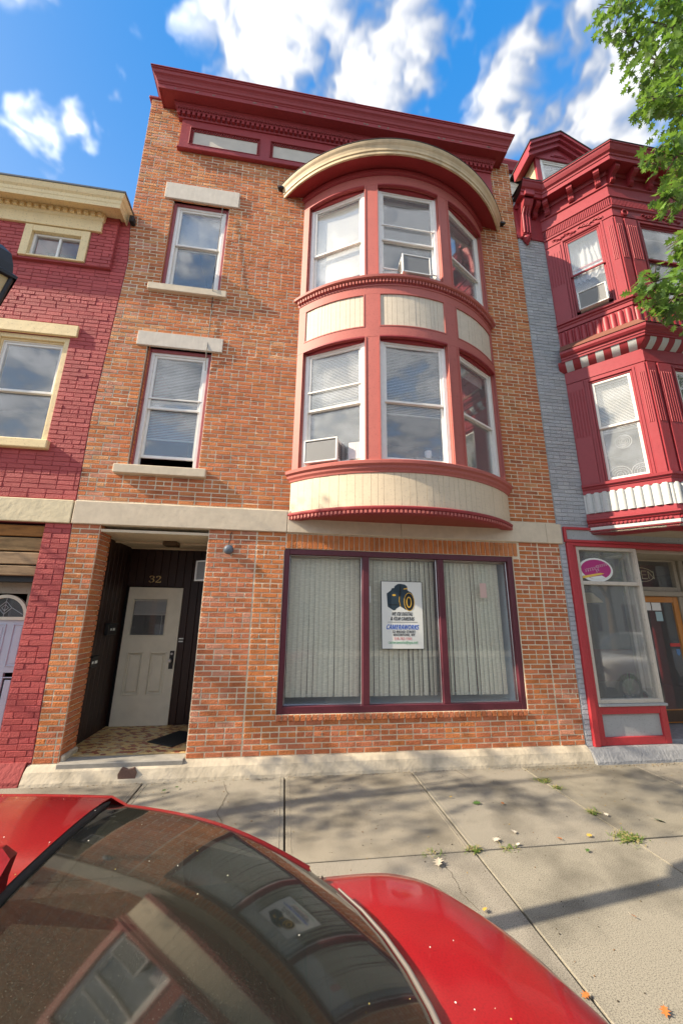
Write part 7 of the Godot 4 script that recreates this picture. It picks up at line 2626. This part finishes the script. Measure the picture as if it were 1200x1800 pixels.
# ---------- leaves and weeds on the pavement ----------
func litter() -> void:
	var r := rnd(151)
	var dry := [mat("dry_leaf", lin(0.46, 0.41, 0.32), 0.9, {}), mat("yellow_leaf", lin(0.50, 0.34, 0.05), 0.8, {}), mat("green_leaf", lin(0.06, 0.13, 0.025), 0.6, {}), mat("orange_leaf", lin(0.42, 0.14, 0.03), 0.8, {}), mat("bleached_leaf", lin(0.58, 0.53, 0.44), 0.9, {})]
	var spots := [[2.08, 1.02, 2, 0.09, "small green leaf nearest the wall in the middle of the pavement"], [2.28, 1.06, 3, 0.05, "tiny orange leaf right of the small green leaf"], [1.81, 0.86, 1, 0.035, "tiny yellow leaf close to the plinth, left of the green leaf"], [1.92, 1.63, 4, 0.085, "bleached curled leaf just above the cross joint, left of its twin"], [2.10, 1.58, 4, 0.075, "bleached curled leaf just above the cross joint, right of its twin"], [2.06, 1.72, 4, 0.05, "small bleached leaf lying on the cross joint"], [2.77, 1.68, 1, 0.06, "yellow leaf beside the weeds at the joint crossing"], [3.19, 1.34, 4, 0.06, "white crumpled leaf on the far right slab near the wall"], [3.57, 1.50, 2, 0.10, "dark green leaf on the far right slab"], [1.25, 1.95, 0, 0.105, "large pale dry oak leaf lying beyond the car's rear"], [1.40, 2.38, 1, 0.05, "yellow curled leaf near the lamp post's shadow"], [1.63, 3.0, 3, 0.05, "orange leaf on the joint in the bottom right"], [1.95, 3.10, 3, 0.06, "orange leaf nearest the kerb in the bottom right corner"], [-1.16, 0.36, 2, 0.06, "green leaf near the entrance step"], [-1.05, 0.30, 2, 0.045, "smaller green leaf closest to the entrance step"], [2.58, 1.87, 2, 0.05, "grey-green leaf below the cross joint"], [2.45, 1.72, 3, 0.06, "brown orange leaf on the cross joint, left of the weeds"], [2.30, 2.55, 3, 0.04, "small orange leaf at the edge of the lamp post's shadow"]]
	for q in spots:
		var t := thing("fallen_leaf", q[4], "leaf", Vector3(q[0], 0.014, q[1]), r.randf() * TAU, "leaves fallen on the pavement")
		var o := put("blade", leaf_mesh(q[3], 5), dry[q[2]], t)
		o.transform = Transform3D(Basis(Vector3.BACK, r.randf_range(-0.35, 0.35)) * Basis(Vector3.RIGHT, r.randf_range(-0.25, 0.1)), Vector3(0, 0.004, 0))
		var mb := MB.new()
		mb.tube([Vector3(0, 0.004, 0), Vector3(0.004, 0.006, -q[3] * 0.35)], [0.0015, 0.001], 4)
		part("stalk", mb, dry[0], t)
	var green := [mat("weed_green", lin(0.10, 0.17, 0.03), 0.6, {"backlight": Color(0.5, 0.6, 0.2)}), mat("straw", lin(0.32, 0.27, 0.11), 0.8, {})]
	for q in [[3.09, 0.55, 34, 0.10, "low green weeds in the pavement joint closest to the wall"], [3.12, 0.75, 16, 0.06, "thin second tuft of weeds just below the first"], [3.10, 1.30, 24, 0.07, "small weed tuft halfway along the right pavement joint"], [3.06, 1.74, 70, 0.16, "broad straw and green weed tuft where the right joints cross"], [1.64, 1.75, 26, 0.06, "small weed tuft where the middle joints cross"], [1.95, 1.75, 9, 0.10, "thin dry grass along the cross joint right of the crossing"], [1.30, 1.76, 8, 0.10, "thin dry grass along the cross joint left of the crossing"]]:
		var t := thing("weed_tuft", q[4], "weeds", Vector3(q[0], -0.004, q[1]), 0.0, "weeds in the pavement joints")
		for k in 2:
			var mb := MB.new()
			for i in int(q[2] * (1.7 if k == 0 else 1.0)):
				var a := r.randf() * TAU
				var l := r.randf_range(0.02, 0.065)
				var c := Vector3(r.randfn() * q[3] * 0.45, 0, r.randfn() * q[3] * 0.30)
				var e := c + Vector3(cos(a) * l, r.randf_range(0.008, 0.03), sin(a) * l)
				var s := Vector3(-sin(a), 0, cos(a)) * r.randf_range(0.003, 0.007)
				var m := (c + e) * 0.5 + Vector3(0, 0.01, 0)
				mb.tri(c, m - s, m + s, Vector3.UP, Vector3.UP, Vector3.UP)
				mb.tri(e, m - s, m + s, Vector3.UP, Vector3.UP, Vector3.UP)
			stuff(part("blades", mb, green[k], t))
	# crumbs of leaf and grit scattered over the slabs, too small to count
	var mb := MB.new()
	for k in 900:
		var x := r.randf_range(-3.0, 5.0)
		var z := r.randf_range(0.15, 3.15)
		if k < 220:
			x = r.randf_range(3.0, 5.4)
			z = 0.2 + absf(r.randfn()) * 0.05
		elif k < 420:
			x = r.randf_range(-2.7, 4.1)
			z = 0.125 + absf(r.randfn()) * 0.02
		var w := r.randf_range(0.002, 0.007)
		mb.paint([lin(0.20, 0.11, 0.05), lin(0.06, 0.05, 0.035), lin(0.35, 0.25, 0.10), lin(0.10, 0.08, 0.05)][r.randi() % 4])
		mb.cbox(Vector3(x, 0.002, z), Vector3(w * r.randf_range(0.7, 2.0), 0.003, w), 0.0, Basis(Vector3.UP, r.randf() * TAU))
	var o := part("leaf_litter", mb, mat("crumbs", lin(1, 1, 1), 0.95, {"vc": true}), self)
	stuff(o)
	tag(o, "brown crumbs of leaf and grit strewn over the pavement slabs", "leaf litter")
